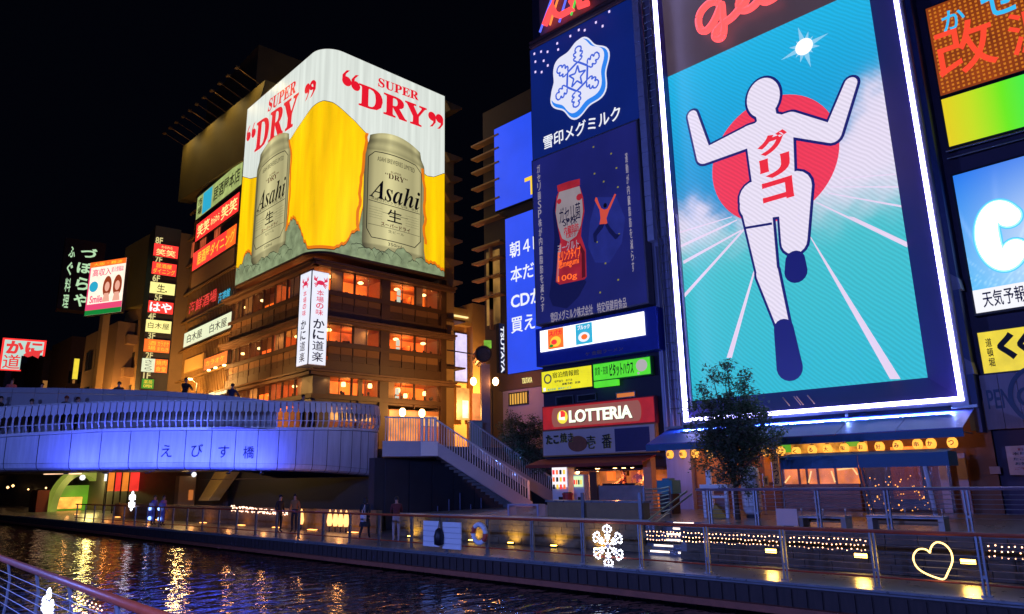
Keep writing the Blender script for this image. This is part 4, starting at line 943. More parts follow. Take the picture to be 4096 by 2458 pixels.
part(t, 'frame', MB().box(x0, x0+W_*.05, -0.03, 0.03, zb2, zt2).box(x0+W_*.05, x1, -0.03, 0.03, zt2-H_*.05, zt2).box(x1-W_*.05, x1, -0.03, 0.03, zb2+H_*.5, zt2-H_*.05).box(x0+W_*.05, x0+W_*.5, -0.03, 0.03, zb2, zb2+H_*.04), G_RED)
GK = glow('crab_red_lettering', '#ee3b3b', 1.0, sample=False)
part(t, 'crab_shape', MB().prism([(x0+W_*u, zb2+H_*v) for u, v in ((.5, .5), (.62, .44), (.72, .5), (.86, .42), (.9, .6), (.96, .7), (.8, .66), (.6, .62))], -.07, -.05), GK)
for s, u0, u1, v0, v1 in (('か', .1, .5, .52, .93), ('に', .53, .93, .58, .93), ('道', .07, .46, .06, .5)): part(t, 'lettering', text_mb(MB(), s, x0+W_*u0, x0+W_*u1, zb2+H_*v0, zb2+H_*v1, -0.04, 0.05), GK)
part(t, 'post', MB().box(x0+W_*.15, x0+W_*.3, 0.3, 0.7, 4, zb2), M_DARK)
# red glowing two-character sign
FO = Frame((22, 92), 6, 'F')
t = sign(FO, 'red glowing vertical two-character sign with a lamp box on top, between the far blocks', 'sign', (392, 1370), (452, 1552), 0, mat('sign_maroon', (0.03, 0.008, 0.006), 0.6), name='vertical_sign')
write(t, '大', 0.05, 0.95, 0.42, 0.7, glow('pink_neon', '#f03858', 1.2, sample=False), 0.02); patch(t, 0.05, 0.9, 0.02, 0.36, glow('pink_white', '#ffd8d0', 1.1)); write(t, '阪', 0.12, 0.82, 0.05, 0.33, GK, 0.03, off=0.03); shape(t, [(0.2, 0.8), (0.3, 0.99), (0.95, 0.99), (0.75, 0.8)], glow('lamp_box', (1, 0.25, 0.08), 2.0), 'lamp_box'); patch(t, 0.86, 0.99, 0, 0.75, glow('orange_edge', (0.9, 0.3, 0.1), 0.8))
t = sign(FO, 'thin yellow-green strip sign on the grey block at the far left', 'sign', (298, 1435), (309, 1518), 0.5, G_YELLOW)
# street lamps turned on to the facades; the two by the restaurant are added
for i, (x, y, z, e, lb, aim) in enumerate([(22.5, 66, 9.5, 11000, 'street lamp in front of the brown building', (28, 66, 13)), (23, 81, 9.5, 5500, 'street lamp in front of the sign tower', (27, 81, 12)), (22, 100, 9.5, 3500, 'street lamp by the tan building', (27, 100, 12)), (36.5, 37.5, 8.5, 1900, 'added lamp at the mouth of the side street brightening the restaurant', (33.5, 45.4, 11)), (47, 46, 9, 3200, 'street lamp deep in the side street', (44, 52, 10)), (20, 125, 9.5, 900, 'street lamp farthest down the river', (25, 125, 11)), (21.5, 53, 9.5, 1500, 'added lamp at the river corner brightening the restaurant', (27, 53, 11))]):
    t = thing('street_or_fill_lamp', lb, 'street lamp', WORLD, (x, y, 4.0), 'street lamps'); part(t, 'pole', MB().tube([(x, y, 4), (x, y, z), (x-0.5, y, z+0.3)], 0.05, 6), M_DARK); part(t, 'lamp_head', MB().box(x-0.8, x-0.4, y-0.1, y+0.1, z+0.2, z+0.3), G_WARM)
    lamp('SPOT', (x-0.6, y, z+0.05), e*1.5, (1, 0.5, 0.13), 0.12, t, aim, 2.6)

# ================================================================== SIDE STREET: ORANGE BUILDING, RECORD SHOP, CLOCK POST
FR2 = Frame((40, 50), 2, 'F')
def q7(zx, zy): return (1500+zx/1.7463, 1150+zy/1.7463)
x0, _ = FR2.hit(*q7(560, 500)); xm_, zt2 = FR2.hit(*q7(680, 110)); x1, zt3 = FR2.hit(*q7(790, 125))
t = thing('orange_building', 'warmly lit orange corner building beyond the restaurant with a tall white screen', 'building', FR2, (x0, 0, 4))
M_ORB = mat('peach_render', (0.55, 0.32, 0.12), 0.8, 0, 0.15, 1)
part(t, 'wall', MB().box(x0-2.5, xm_, 0.8, 10, 4, zt2-0.5).box(xm_+0.01, x1, 0, 10, 4, zt2), M_ORB)
za = FR2.hit(*q7(600, 190))[1]; part(t, 'ledge_light', MB().box(x0-1.5, xm_-0.05, 0.55, 0.79, za-0.08, za+0.05), glow('ledge_light', (1, 0.75, 0.3), 1.3)); zc = FR2.hit(*q7(600, 235))[1]; part(t, 'canopy', MB().box(x0-2, xm_-0.05, 0.1, 0.79, zc-0.35, zc), M_ORB)
scx0, scz1 = FR2.hit(*q7(565, 318), 0.3); scx1, scz0 = FR2.hit(*q7(645, 660), 0.3)
part(t, 'screen_frame', MB().box(scx0-0.2, scx1+0.12, 0.4, 0.75, scz0-0.12, scz1+0.12), M_BLACK); part(t, 'screen', MB().box(scx0, scx1, 0.34, 0.395, scz0, scz1), glow('pale_screen', (0.75, 0.65, 1.0), 1.1, 0.35, 0.7))
for (a, b2, cc) in ((q7(570, 700), q7(660, 930), 'shop_glow'), (q7(610, 790), q7(652, 915), 'shop_white'), (q7(680, 740), q7(745, 930), 'shop_red'), (q7(800, 740), q7(865, 930), 'shop_red')):
    (xa, zz1), (xb, zz0) = FR2.hit(*a, -0.1), FR2.hit(*b2, -0.1); part(t, 'shop_window', MB().box(xa, xb, -0.1-0.02*(cc == 'shop_white'), -0.02-0.02*(cc == 'shop_white'), zz0, zz1), glow(cc, {'shop_glow': (.9, 0.3, 0.05), 'shop_white': (0.7, 1, 0.75), 'shop_red': (0.9, 0.14, 0.04)}[cc], 0.9, 0.5, 1.2))
# tower of the record shop with lit ledges
FT = Frame((36.5, 36), 0, 'L')
tb = thing('record_shop_building', 'tall building with bronze ledges and blue video screens behind the milk advertisement', 'building', FT, (0, 0, 4))
xs0, zs1 = FT.hit(1980, 518); xs1, _ = FT.hit(2240, 518)
FTf = Frame((36.5, 36), 0, 'F')
yedge = FT.world(xs0-0.2, 0, 0).y
wl_ = FTf.hit(1945, 1000, 0)
part(tb, 'wall', MB().box(xs0-1.9, 16, 0.5, 14, 4, zs1+2.3), M_WALLB)
for k, (zx, zy) in enumerate([(110, 145), (110, 220), (110, 300), (110, 395), (110, 500), (110, 600), (110, 745), (110, 830), (110, 930), (110, 1040)]):
    z = FT.hit(1900+zx/1.4137, 450+zy/1.4137, 0)[1]
    part(tb, 'ledge', MB().box(xs0-2.6, xs0+0.5, -0.2, 0.49, z, z+0.13), mat('bronze_ledge', (0.5, 0.26, 0.08), 0.5, 0.2))
    if k > 5: part(tb, 'window', MB().box(xs0-1.6, xs0-0.2, 0.4, 0.48, z-2.0, z-0.3), glow('bronze_window', (1, 0.5, 0.12), 0.22, 0.7, 0.9)); part(tb, 'pier', MB().box(xs0-1.0, xs0-0.85, 0.1, 0.39, z-2.4, z), MATS['bronze_ledge'])
GB = glow('screen_blue', (0.02, 0.08, 0.9), 1.0, 0.1, 0.3)
TW = glow('white_lettering', (0.9, 0.93, 1), 1.0, sample=False)
t = sign(FT, 'upper deep blue video screen with a yellow letter, behind the milk advertisement', 'screen', (1982, 518), (2230, 806), -0.1, GB, rect=(xs0, FT.hit(2230, 700, -.1)[0], FT.hit(1983, 846, -.1)[1], FT.hit(1980, 518, -.1)[1]), name='video_screen')
(xa, za), (xb, zb3) = FT.hit(2098, 715, -.13), FT.hit(2160, 765, -.13); part(t, 'lettering', text_mb(MB(), 'T', xa, xb, zb3, za, -.13, 0.03), G_YTXT)
t = sign(FT, 'lower deep blue video screen with white characters, behind the milk advertisement', 'screen', (2020, 880), (2240, 1500), -0.1, GB, rect=(FT.hit(2021, 900, -.1)[0], FT.hit(2240, 900, -.1)[0], FT.hit(2032, 1498, -.1)[1], FT.hit(2018, 880, -.1)[1]), name='video_screen')
def q2(zx, zy): return (1900+zx/1.4137, 450+zy/1.4137)
for s, a, b2 in (('朝４時まで', (195, 740), (325, 825)), ('本だけ', (200, 880), (335, 965)), ('CDが', (202, 1025), (340, 1105)), ('買える', (203, 1165), (340, 1255))):
    (xa, za), (xb, _) = FT.hit(*q2(*a), -.13), FT.hit(*q2(*b2), -.13); zb3 = FT.hit(*q2(a[0], a[1]+88), -.13)[1]
    n = len(s) if s != 'CDが' else 2.4; per = (xb-xa)/2*(1.0); W_ = per*len(s) if s != 'CDが' else per*2.7
    part(t, 'lettering', text_mb(MB(), s, xa, xa+W_, zb3, za, -.13, 0.02), TW)
x0, z0 = FT.hit(2040, 1512, -.1); x1, z1 = FT.hit(2250, 1480, -.1); part(tb, 'orange_fascia', MB().box(x0, x1, -0.1, 0.3, z0-0.5, z0-0.03), mat('lit_orange_fascia', (0.6, 0.25, 0.06), 0.6))
# lavender wing with a lit lattice window below the screens
FV = Frame((33.5, 34), 0, 'L')
lv = thing('lavender_building', 'pale lavender walled building with a lit lattice window below the blue screens', 'building', FV, (0, 0, 4))
x0, z0 = FV.hit(2012, 1600); x1, _ = FV.hit(2300, 1600); zt2 = FV.hit(2100, 1555)[1]
part(lv, 'wall', MB().box(x0, x1, 0, 8, 0.9, zt2), mat('lavender_render', (0.45, 0.38, 0.5), 0.8, 0, 0.15, 1))
part(lv, 'fascia', MB().box(x0-0.2, x1, -0.15, 0.3, zt2+0.01, zt2+1.0), mat('dark_fascia', (0.09, 0.05, 0.05), 0.6))
part(lv, 'lettering', text_mb(MB(), 'TSUTAYA', FV.hit(2095, 1530)[0], FV.hit(2135, 1530)[0], zt2+0.3, zt2+0.65, -0.17), G_CREAM)
(xa, za), (xb, zb3) = FV.hit(*q7(945, 748)), FV.hit(*q7(1068, 808)); w = part(lv, 'window', MB().box(xa, xb, -0.05, -0.01, zb3, za), glow('lattice_glow', (1, 0.5, 0.08), 0.8)); part(w, 'frame', MB().box(xa-.08, xa, -.1, -.01, zb3-.08, za+.08).box(xb, xb+.08, -.1, -.01, zb3-.08, za+.08).box(xa, xb, -.1, -.01, za, za+.08).box(xa, xb, -.1, -.01, zb3-.08, zb3), M_DARK)
for i in range(6):
    x = xa+(xb-xa)*(i+0.7)/6.5; part(w, 'lattice_bar', MB().box(x-.03, x+.03, -0.08, -0.052, zb3, za), M_DARK)
# vertical shop sign with green light
(x0, z1), (x1, z0) = FTf.hit(*q7(866, 250), -1.2), FTf.hit(*q7(912, 600), -1.2)
t = thing('vertical_sign', 'narrow black vertical sign with white latin letters beside the blue screens', 'sign', FTf, (x0, -1.2, z0)); t['r'] = (x0, x1, z0, z1, -1.2)
part(t, 'case', MB().box(x0, x1, -1.2, -0.9, z0, z1), M_BLACK)
part(t, 'lettering', text_mb(MB(), 'TSUTAYA', 0, (z1-z0)*0.95, 0, (x1-x0)*0.6, 0, 0.03, warp=lambda x, y, z: (x1-(x1-x0)*0.8+z, -1.225, z1-0.2-x)), TW)
# round clock post (a drum on a pole) in the side street
x, y = 0, 0
FQ = Frame((29.5, 33.5), 35, 'F'); xc_, zc_ = FQ.hit(*q7(745, 480)); xd_, _ = FQ.hit(*q7(800, 480))
cp = thing('clock_post', 'street post with a drum-shaped clock head on top at the mouth of the side street', 'clock post', FQ, (xc_, 0, 4))
r = abs(xd_-xc_)*0.95; M_DRUM = mat('chrome_drum', (0.5, 0.5, 0.45), 0.15, 0.9)
part(cp, 'drum', MB().add([(xc_+r*math.cos(2*PI*k/32), yy, zc_+r*math.sin(2*PI*k/32)*1.15) for yy in (-0.7, 0.9) for k in range(32)], [(k, (k+1) % 32, (k+1) % 32+32, k+32) for k in range(32)]+[tuple(range(32, 64))]), M_DRUM)
part(cp, 'rim', MB().ring(xc_, -0.78, zc_, r*0.95, r*1.12, 32, 0.1), mat('copper_rim', (0.5, 0.2, 0.06), 0.35, 0.7)); part(cp, 'clock_face', MB().prism(oval(xc_, zc_, r*0.95, r*0.95), -0.6, -0.55), M_DRUM)
part(cp, 'pole', MB().box(xc_-0.05, xc_+0.5, -0.1, 0.5, 4, zc_-r*1.1), M_STEEL)
part(cp, 'arm', MB().tube([(xc_-2.2, 0, zc_+0.35), (xc_-r, 0, zc_+0.1)], 0.04, 5), M_DARK)
part(cp, 'green_panel', MB().box(xc_+r*0.4, xc_+r*1.4, 0.2, 0.3, zc_+r*1.15, zc_+r*2.2), glow('green_panel', (0.25, 0.6, 0.05), 0.7, 0.4, 2))
for dx in (-0.55, 0.85):
    p = part(cp, 'lantern', MB().ball((xc_+dx, -0.1, zc_-r*3.4), 0.2, 10, 1.3), G_WARM, smooth=True)
    lamp('POINT', FQ.world(xc_+dx, -0.5, zc_-r*3.4), 90, (1, 0.3, 0.08), 0.2, cp)
# ticket shed by the top of the stairs
x0, z0 = FQ.hit(*q7(565, 1050)); x1, z1 = FQ.hit(*q7(645, 960)); t = thing('cabinet', 'pale green utility cabinet at the head of the staircase', 'cabinet', FQ, (x0, -2, 4)); part(t, 'body', MB().box(x0+.6, x1+.6, -2.2, -1.4, 4, z1), mat('pale_green_metal', (0.35, 0.42, 0.33), 0.5)); part(t, 'lid', MB().box(x0+.55, x1+.65, -2.25, -1.35, z1+.01, z1+.08), M_STEEL)

# ================================================================== MILK ADVERTISEMENT / BURGER SHOP BUILDING
FL = Frame((26.5, 23.8), -2.25, 'L')
def q3(zx, zy): return (1900+zx/2.12, zy/2.12)
def q5(zx, zy): return (2050+zx/2.968, 1450+zy/2.968)
def q4(zx, zy): return (2100+zx/1.9786, 1350+zy/1.9786)
sb = thing('shop_building', 'narrow dark building stacked with advertisements above the red burger sign and takoyaki stall', 'building', FL, (0, 0, 0.9))
xr = FL.hit(2640, 1700)[0]; xcol = FL.hit(2745, 1500, 0.4)[0]
zst = FL.hit(2200, 1880)[1]
part(sb, 'wall', MB().box(-0.1, xr, 0.35, 12, zst, 40), mat('navy_wall', (0.03, 0.028, 0.05), 0.7, 0, 0.3, 1))
part(sb, 'side_wall', MB().box(-0.1, 0.1, 2.6, 12, 0.9, zst-0.01), M_DARK)
part(sb, 'pipe_column', MB().box(xr+0.01, xcol-0.05, 0.3, 3, 0.9, 42), mat('lavender_cladding', (0.42, 0.4, 0.55), 0.45, 0.3, 0.35, 1.2, stretch=(3, 3, 0.2)))
for i in range(5): part(sb, 'downpipe', MB().tube([(xr+0.25+i*0.3, 0.18, 3.5), (xr+0.25+i*0.3, 0.18, 12.4+0.3*i)], 0.06, 8), MATS['lavender_cladding'])
# lit service strip and ladder truss beside the milk advertisement
xs_a, _ = FL.hit(*q3(1345, 100)); xs_b, _ = FL.hit(*q3(1385, 100))
for k in range(26):
    z = 12.6+k*0.72; part(sb, 'service_panel', MB().box(xs_a+0.05, xs_b+0.12, -0.2, 0.2, z, z+0.69), mat('white_violet_panel', (0.6, 0.58, 0.75), 0.4))
ldr = MB(); xl1, xl2 = xs_b+0.4, xs_b+0.85
for x in (xl1, xl2): ldr.tube([(x, -0.3, 4.8), (x, -0.3, 33)], 0.035, 6)
for k in range(70): ldr.tube([(xl1, -0.3, 5+k*0.4), (xl2, -0.3, 5+k*0.4)], 0.02, 5)
lt = thing('ladder', 'steel service ladder running up between the milk advertisement and the runner billboard', 'ladder', FL, (xl1, -0.3, 4.8)); part(lt, 'ladder_frame', ldr, M_STEEL)
# neon sign on the roof rail
x0, z0 = FL.hit(*q3(545, 300), -0.5); x1, z1 = FL.hit(*q3(1200, 0), -0.5)
t = thing('rooftop_neon', 'brown rooftop board with crossing neon strokes above the snowflake sign', 'neon sign', FL, (x0, -0.5, z0))
part(t, 'board', MB().box(x0-0.1, x1+1, -0.3, 0.2, z0-0.2, z0+9), mat('brown_board', (0.25, 0.17, 0.15), 0.7))
neon = lambda c, s: glow('neon_'+c.strip('#'), c, s, sample=False)
for c, pts in (('#5a6cff', [(550, 275), (640, 20), (700, -150)]), ('#5a6cff', [(715, 190), (770, 0), (820, -160)]), ('#ff8a3c', [(635, 215), (700, 0), (750, -150)]), ('#4ac04a', [(815, 130), (860, -20), (900, -160)])):
    part(t, 'neon_tube', MB().tube([(lambda h: (h[0], -0.55, h[1]))(FL.hit(*q3(*p), -0.55)) for p in pts], 0.06, 6), neon(c, 1.3))
for pts in ([(590, 215), (640, 90), (680, -60), (700, -200)], [(650, 60), (680, 120), (720, 135), (830, 75), (815, 10)], [(880, 0), (885, 55), (960, 25)]):
    part(t, 'neon_tube', MB().tube([(lambda h: (h[0], -0.62, h[1]))(FL.hit(*q3(*p), -0.62)) for p in pts], 0.17, 8), neon('#ff4a4a', 1.4))
for dz in (0, 0.5): 
    (xa, za), (xb, zb3) = FL.hit(*q3(470, 405-dz*60), -0.8), FL.hit(*q3(1500, -90-dz*60), -0.8); part(t, 'rail', MB().tube([(xa, -0.8, za), (xb, -0.8, za)], 0.12, 6), mat('rust_rail', (0.14, 0.06, 0.05), 0.5))
# snowflake milk sign
GNV = glow('navy_sign', '#0a1e6a', 1.0, 0.12, 0.3)
zt_s = FL.hit(*q3(478, 440))[1]; xa_s = FL.hit(*q3(490, 900))[0]; xb_s = xs_a; zb_s = FL.hit(*q3(500, 1365))[1]
t = sign(FL, 'navy milk company sign with a big snowflake emblem and white lettering', 'sign', None, None, -0.1, GNV, rect=(xa_s, xb_s, zb_s, zt_s), name='snowflake_sign', case=M_WALLB, depth=0.42)
xw, zw = xb_s-xa_s, zt_s-zb_s
def U(zx, zy, y=-0.1):
    x, z = FL.hit(*q3(zx, zy), y); return (x-xa_s)/xw, (z-zb_s)/zw
GSW = glow('emblem_white', '#e4e6fa', 1.0, sample=False); GSB = glow('emblem_blue', '#2f86f0', 1.0, sample=False); GSL = glow('emblem_line_blue', '#3f62d8', 1.0, sample=False)
cu, cv = U(885, 665); su = U(1135, 665)[0]-U(640, 665)[0]; svv = U(885, 360)[1]-U(885, 985)[1]
asp = xw/zw
R_e = (su*xw+svv*zw)/4.2
def flake(k, rr, du=0, dv=0):
    P = []
    for i in range(72):
        a = 2*PI*i/72+0.3; r = R_e*rr*(1+0.085*math.cos(6*(a-0.3)-0.25)); P.append((cu+(r*math.cos(a)+du)/xw, cv+(r*math.sin(a)*1.12+dv)/zw))
    return P
shape(t, flake(0, 1.0), GSW, off=0.02); shape(t, flake(0, 0.955), GSB, off=0.028); shape(t, flake(0, 0.90, -0.13, 0.18), GSW, off=0.036)
b = MB(); x0s, z0s_ = xa_s+cu*xw, zb_s+cv*zw; yy = -0.16
def seg(p, q, w=0.055):
    d = math.hypot(q[0]-p[0], q[1]-p[1]) or 1; nx, nz = -(q[1]-p[1])/d*w, (q[0]-p[0])/d*w
    b.box
    b.prism([(p[0]+nx, p[1]+nz), (p[0]-nx, p[1]-nz), (q[0]-nx, q[1]-nz), (q[0]+nx, q[1]+nz)], yy, yy+0.02)
def pol(r, a): return (x0s+r*math.cos(a)-0.1, z0s_+r*math.sin(a)*1.1+0.12)
hexr = R_e*0.40
for i in range(6):
    a = PI/2+i*PI/3-0.1; seg(pol(hexr, a), pol(hexr, a+PI/3))
    # lobed arm outline
    pr = []
    for rr, w in ((0.42, 0.06), (0.46, 0.17), (0.52, 0.2), (0.54, 0.09), (0.60, 0.2), (0.66, 0.2), (0.67, 0.08), (0.72, 0.15), (0.80, 0.12), (0.83, 0.0)): pr.append((rr*R_e, w*0.75*R_e))
    for sg_ in (-1, 1):
        pts = [pol(math.hypot(r, w), a+sg_*math.atan2(w, r)) for r, w in pr]
        for p, q in zip(pts[:-1], pts[1:]): seg(p, q, 0.04)
star = [pol(R_e*(0.30 if i % 2 == 0 else 0.12), PI/2-0.1+i*PI/5) for i in range(10)]
for i in range(10): seg(star[i], star[(i+1) % 10], 0.045)
part(t, 'snowflake_emblem', b, GSL)
(xa, za), (xb, zb3) = FL.hit(*q3(583, 1275), -.12), FL.hit(*q3(1237, 1035), -.12); zA = FL.hit(*q3(583, 1175), -.12)[1]
part(t, 'lettering', text_mb(MB(), '雪印メグミルク', xa, xb, za, zA+0.1, -.13, 0.035), TW)
b = MB()
for zx, zy in ((503, 458), (560, 440), (615, 441), (697, 370), (705, 422), (808, 308), (880, 256), (930, 258), (1025, 192), (1082, 223), (1138, 100), (512, 525), (582, 517), (617, 557), (512, 612), (565, 613)):
    x, z = FL.hit(*q3(zx, zy), -.12); b.box(x-.05, x+.05, -.13, -.11, z-.06, z+.06)
part(t, 'light_dots', b, glow('lilac_dot', (0.75, 0.6, 1), 1.2, sample=False))
# bottle advertisement below
xa2, za2 = FL.hit(2130, 648, -0.3); xb2, _ = FL.hit(2552, 490, -0.3); xb3, zb2 = FL.hit(2597, 1207, -0.3)
t = sign(FL, 'dark blue advertisement with a red bottle, a leaping figure and vertical lettering', 'billboard', None, None, -0.3, glow('ad_indigo', '#1e2270', 0.75, 0.25, 0.25), rect=(xa2, xb3-0.1, zb2, za2), name='bottle_advertisement', case=mat('grey_frame', (0.2, 0.17, 0.2), 0.5), rim=0.08, depth=0.5)
def V(zx, zy):
    x, z = FL.hit(*q2(zx, zy), -0.3); return (x-xa2)/(xb3-0.1-xa2), (z-zb2)/(za2-zb2)
def vp(pts): return [V(*p) for p in pts]
GAR = glow('ad_red', '#a82430', 0.8, 0.3, 1, sample=False); GAW = glow('ad_cream', '#9a8e96', 0.8, 0.12, 1, sample=False); GAT = glow('ad_text', '#a8a0b4', 0.75, sample=False); GAB = glow('ad_blue_shade', '#10134c', 0.75, sample=False); GAH = glow('ad_blue_halo', '#242c82', 0.8, 0.2, 1.2, sample=False)
shape(t, vp([(455, 480), (440, 560), (450, 700), (440, 900), (420, 1040), (440, 1095), (520, 1110), (590, 1040), (630, 960), (500, 700)]), GAB, 'bottle_shade', off=0.012)
shape(t, vp([(690, 480), (650, 620), (640, 760), (680, 850), (760, 850), (830, 740), (850, 600), (800, 480)]), GAH, 'halo', off=0.012)
shape(t, vp([(478, 440), (462, 480), (455, 560), (468, 640), (485, 730), (470, 800), (458, 960), (480, 975), (620, 945), (632, 930), (628, 780), (600, 700), (605, 640), (620, 560), (612, 480), (592, 415)]), GAR, 'bottle', off=0.02)
shape(t, vp([(478, 452), (466, 500), (458, 570), (472, 650), (495, 715), (530, 733), (575, 700), (600, 640), (612, 560), (606, 480), (592, 418)]), GAW, 'bottle_label', off=0.026)
GHL = glow('ad_gloss', '#d87878', .7, sample=False); GSD = glow('ad_red_shade', '#5c0f1c', .7, sample=False)
shape(t, vp([(595, 740), (622, 790), (626, 930), (606, 938), (604, 800), (585, 752)]), GSD, 'bottle_shading', off=.024); shape(t, vp([(470, 800), (463, 955), (472, 962), (482, 810), (490, 745), (484, 742)]), GHL, 'bottle_gloss', off=.024)
shape(t, vp([(466, 415), (470, 450), (595, 412), (594, 377), (530, 392)]), GAR, 'bottle_cap', off=0.032)
shape(t, [(V(592, 480)[0]+0.03*math.cos(a*PI/6), V(592, 480)[1]+0.02*math.sin(a*PI/6)) for a in range(12)], GAR, 'label_badge', off=0.032)
shape(t, [(V(478, 505)[0]+0.022*math.cos(a*PI/6), V(478, 505)[1]+0.016*math.sin(a*PI/6)) for a in range(12)], GAR, 'label_badge', off=0.032)
def vt(s, a, b2, m, bold=0.0, vert=False, nm='lettering', sh=0.0):
    (u0, v1), (u1, v0) = V(*a), V(*b2); write(t, s, u0, u1, v0, v1, m, bold, vert, sh, nm, 0.045)
vt('ガセリ菌', (478, 545), (600, 600), mat('ad_ink', (0.03, 0.03, 0.12), .6), 0.0); vt('SP株', (500, 600), (580, 628), MATS['ad_ink']); vt('内臓脂肪', (505, 650), (590, 672), GAR, 0.02); vt('を減らす', (515, 680), (575, 700), GAR, 0.02)
vt('ヨーグルト', (470, 750), (590, 765), GAT); vt('ドリンクタイプ', (472, 790), (600, 815), G_ORANGE); vt('恵megumi', (472, 840), (590, 865), G_ORANGE); vt('100g', (472, 930), (580, 945), G_ORANGE)
vt('ガセリ菌SP株が内臓脂肪を減らす', (352, 300), (395, 1130), GAT, 0.0, True)
vt('運動が内臓脂肪を減らす', (850, 232), (905, 905), GAT, 0.0, True)
vt('雪印メグミルク株式会社　特定保健用食品', (430, 1135), (860, 1105), GAT)
GO = glow('figure_orange', '#d8503c', 0.85, sample=False)
shape(t, vp([(705, 540), (712, 600), (705, 640), (750, 630), (745, 600), (765, 540), (735, 552)]), GO, 'figure_shirt', off=0.03)
for pts, m in (([(684, 482), (680, 500), (704, 548), (716, 545), (700, 510), (692, 484)], GO), ([(752, 545), (764, 550), (800, 465), (792, 462)], GO), ([(706, 635), (670, 690), (675, 735), (690, 740), (690, 700), (725, 655), (735, 632)], GAB), ([(735, 635), (760, 680), (795, 720), (805, 715), (825, 690), (800, 690), (765, 650), (752, 628)], GAB)):
    shape(t, vp(pts), m, 'figure_limb', off=0.034)
shape(t, [(V(738, 528)[0]+0.016*math.cos(a*PI/5), V(738, 528)[1]+0.014*math.sin(a*PI/5)) for a in range(10)], mat('figure_hair', (0.05, 0.02, 0.02), 0.7), 'figure_head', off=0.036)
for zx, zy in ((670, 197), (770, 235), (800, 316), (728, 393), (808, 424), (738, 855), (810, 948), (708, 1020), (815, 690), (676, 348), (690, 735)):
    u, v = V(zx, zy); shape(t, [(u-.008, v-.003), (u+.006, v-.005), (u+.009, v+.004), (u-.004, v+.006)], glow('ad_speck', '#8a8438', 0.8, sample=False), 'leaf_speck')
# lit white strip with two packets
xa4, za4 = FL.hit(2140, 1325, -0.5); xb4, zb4 = FL.hit(2632, 1415, -0.5)
st_ = thing('strip_sign', 'blue box sign with a white lit strip showing an orange and a cyan noodle packet', 'sign', FL, ((xa4+xb4)/2, -0.5, zb4))
part(st_, 'case', MB().box(xa4, xb4, -0.45, 0.3, FL.hit(2150, 1467, -.5)[1], FL.hit(2140, 1318, -.5)[1]), mat('blue_case', (0.02, 0.05, 0.4), 0.4))
st_['r'] = (FL.hit(2162, 1410, -.5)[0], FL.hit(2580, 1340, -.5)[0], FL.hit(2162, 1410, -.5)[1], FL.hit(2160, 1326, -.5)[1], -0.5)
x0, x1, z0, z1, y = st_['r']; part(st_, 'face', MB().box(x0, x1, y, y+0.045, z0, z1), glow('strip_white', (1, 1, 0.97), 1.6))
patch(st_, 0.085, 0.245, 0.06, 0.98, G_ORANGE, 'packet', 0.02, 0.015); patch(st_, 0.37, 0.53, 0.05, 0.97, glow('packet_cyan', '#38b4dc', 1.0), 'packet', 0.02, 0.015)
write(st_, 'スパカ', 0.1, 0.23, 0.66, 0.9, G_REDP, 0.03, off=0.03); shape(st_, oval(0.165, 0.38, 0.055, 0.24), G_YTXT, 'packet_picture', off=0.03); shape(st_, oval(0.15, 0.36, 0.03, 0.12), G_RED, 'packet_picture', off=0.036); shape(st_, oval(0.12, 0.2, 0.02, 0.07), MATS['green_light'], 'packet_picture', off=0.036)
write(st_, 'ブルック', 0.39, 0.51, 0.7, 0.92, TW, 0.03, off=0.03); shape(st_, oval(0.45, 0.36, 0.055, 0.22), TW, 'packet_picture', off=0.03); shape(st_, oval(0.455, 0.36, 0.03, 0.12), G_ORANGE, 'packet_picture', off=0.036)
write(st_, 'ケ 金龍ラーメン', 0.45, 0.8, -0.5, -0.33, mat('gold_lettering', (0.35, 0.25, 0.15), 0.6), off=-0.03)
# yellow and green signs
t = sign(FL, 'yellow lit information sign with a round face-like emblem and blue and black print', 'sign', q5(345, 120), q5(945, 285), -0.1, glow('lemon_light', '#f0e61e', 1.0, 0.07))
write(t, '宿泊情報館', 0.23, 0.76, 0.62, 0.9, mat('olive_ink', (0.12, 0.1, 0.01), .6), 0.0); write(t, '空室あり　ホテル', 0.27, 0.63, 0.38, 0.5, NAVY, 0.04); write(t, '旅館予約　民宿', 0.42, 0.78, 0.22, 0.33, NAVY, 0.04); write(t, '株式会社　観光サービス', 0.12, 0.6, 0.03, 0.13, glow('teal_print', '#1a9aa0', 0.9, sample=False))
x0, x1, z0, z1, y = t['r']; part(t, 'round_emblem', MB().ring(x0+(x1-x0)*0.13, y-.02, z0+(z1-z0)*0.62, 0.17, 0.24, 24, 0.01), mat('grey_ink', (0.2, 0.2, 0.2), .6)); patch(t, 0.03, 0.08, 0.03, 0.2, TW)
t = sign(FL, 'green lit sign with black katakana and a pale balloon disc', 'sign', q5(957, 30), q5(1640, 135), -0.1, glow('vivid_green', '#55e02c', 1.0, 0.1), case=mat('green_case', (0.02, 0.25, 0.02), .5))
x0, x1, z0, z1, y = t['r']; part(t, 'lower_extension', MB().box(x0, x0+(x1-x0)*0.42, y-0.004, y+0.2, z0-0.32, z0-0.052), MATS['vivid_green'])
write(t, 'ピタットハウス', 0.30, 0.72, 0.12, 0.9, INK, 0.02); write(t, '賃貸・売買', 0.03, 0.27, 0.3, 0.8, mat('faint_green', (0.02, 0.12, 0.02), .6)); shape(t, oval(0.86, 0.56, 0.095, 0.36), glow('balloon', '#b8b4b4', 0.9), 'balloon_disc'); shape(t, oval(0.80, 0.12, 0.022, 0.08), MATS['balloon'], 'balloon_tail')
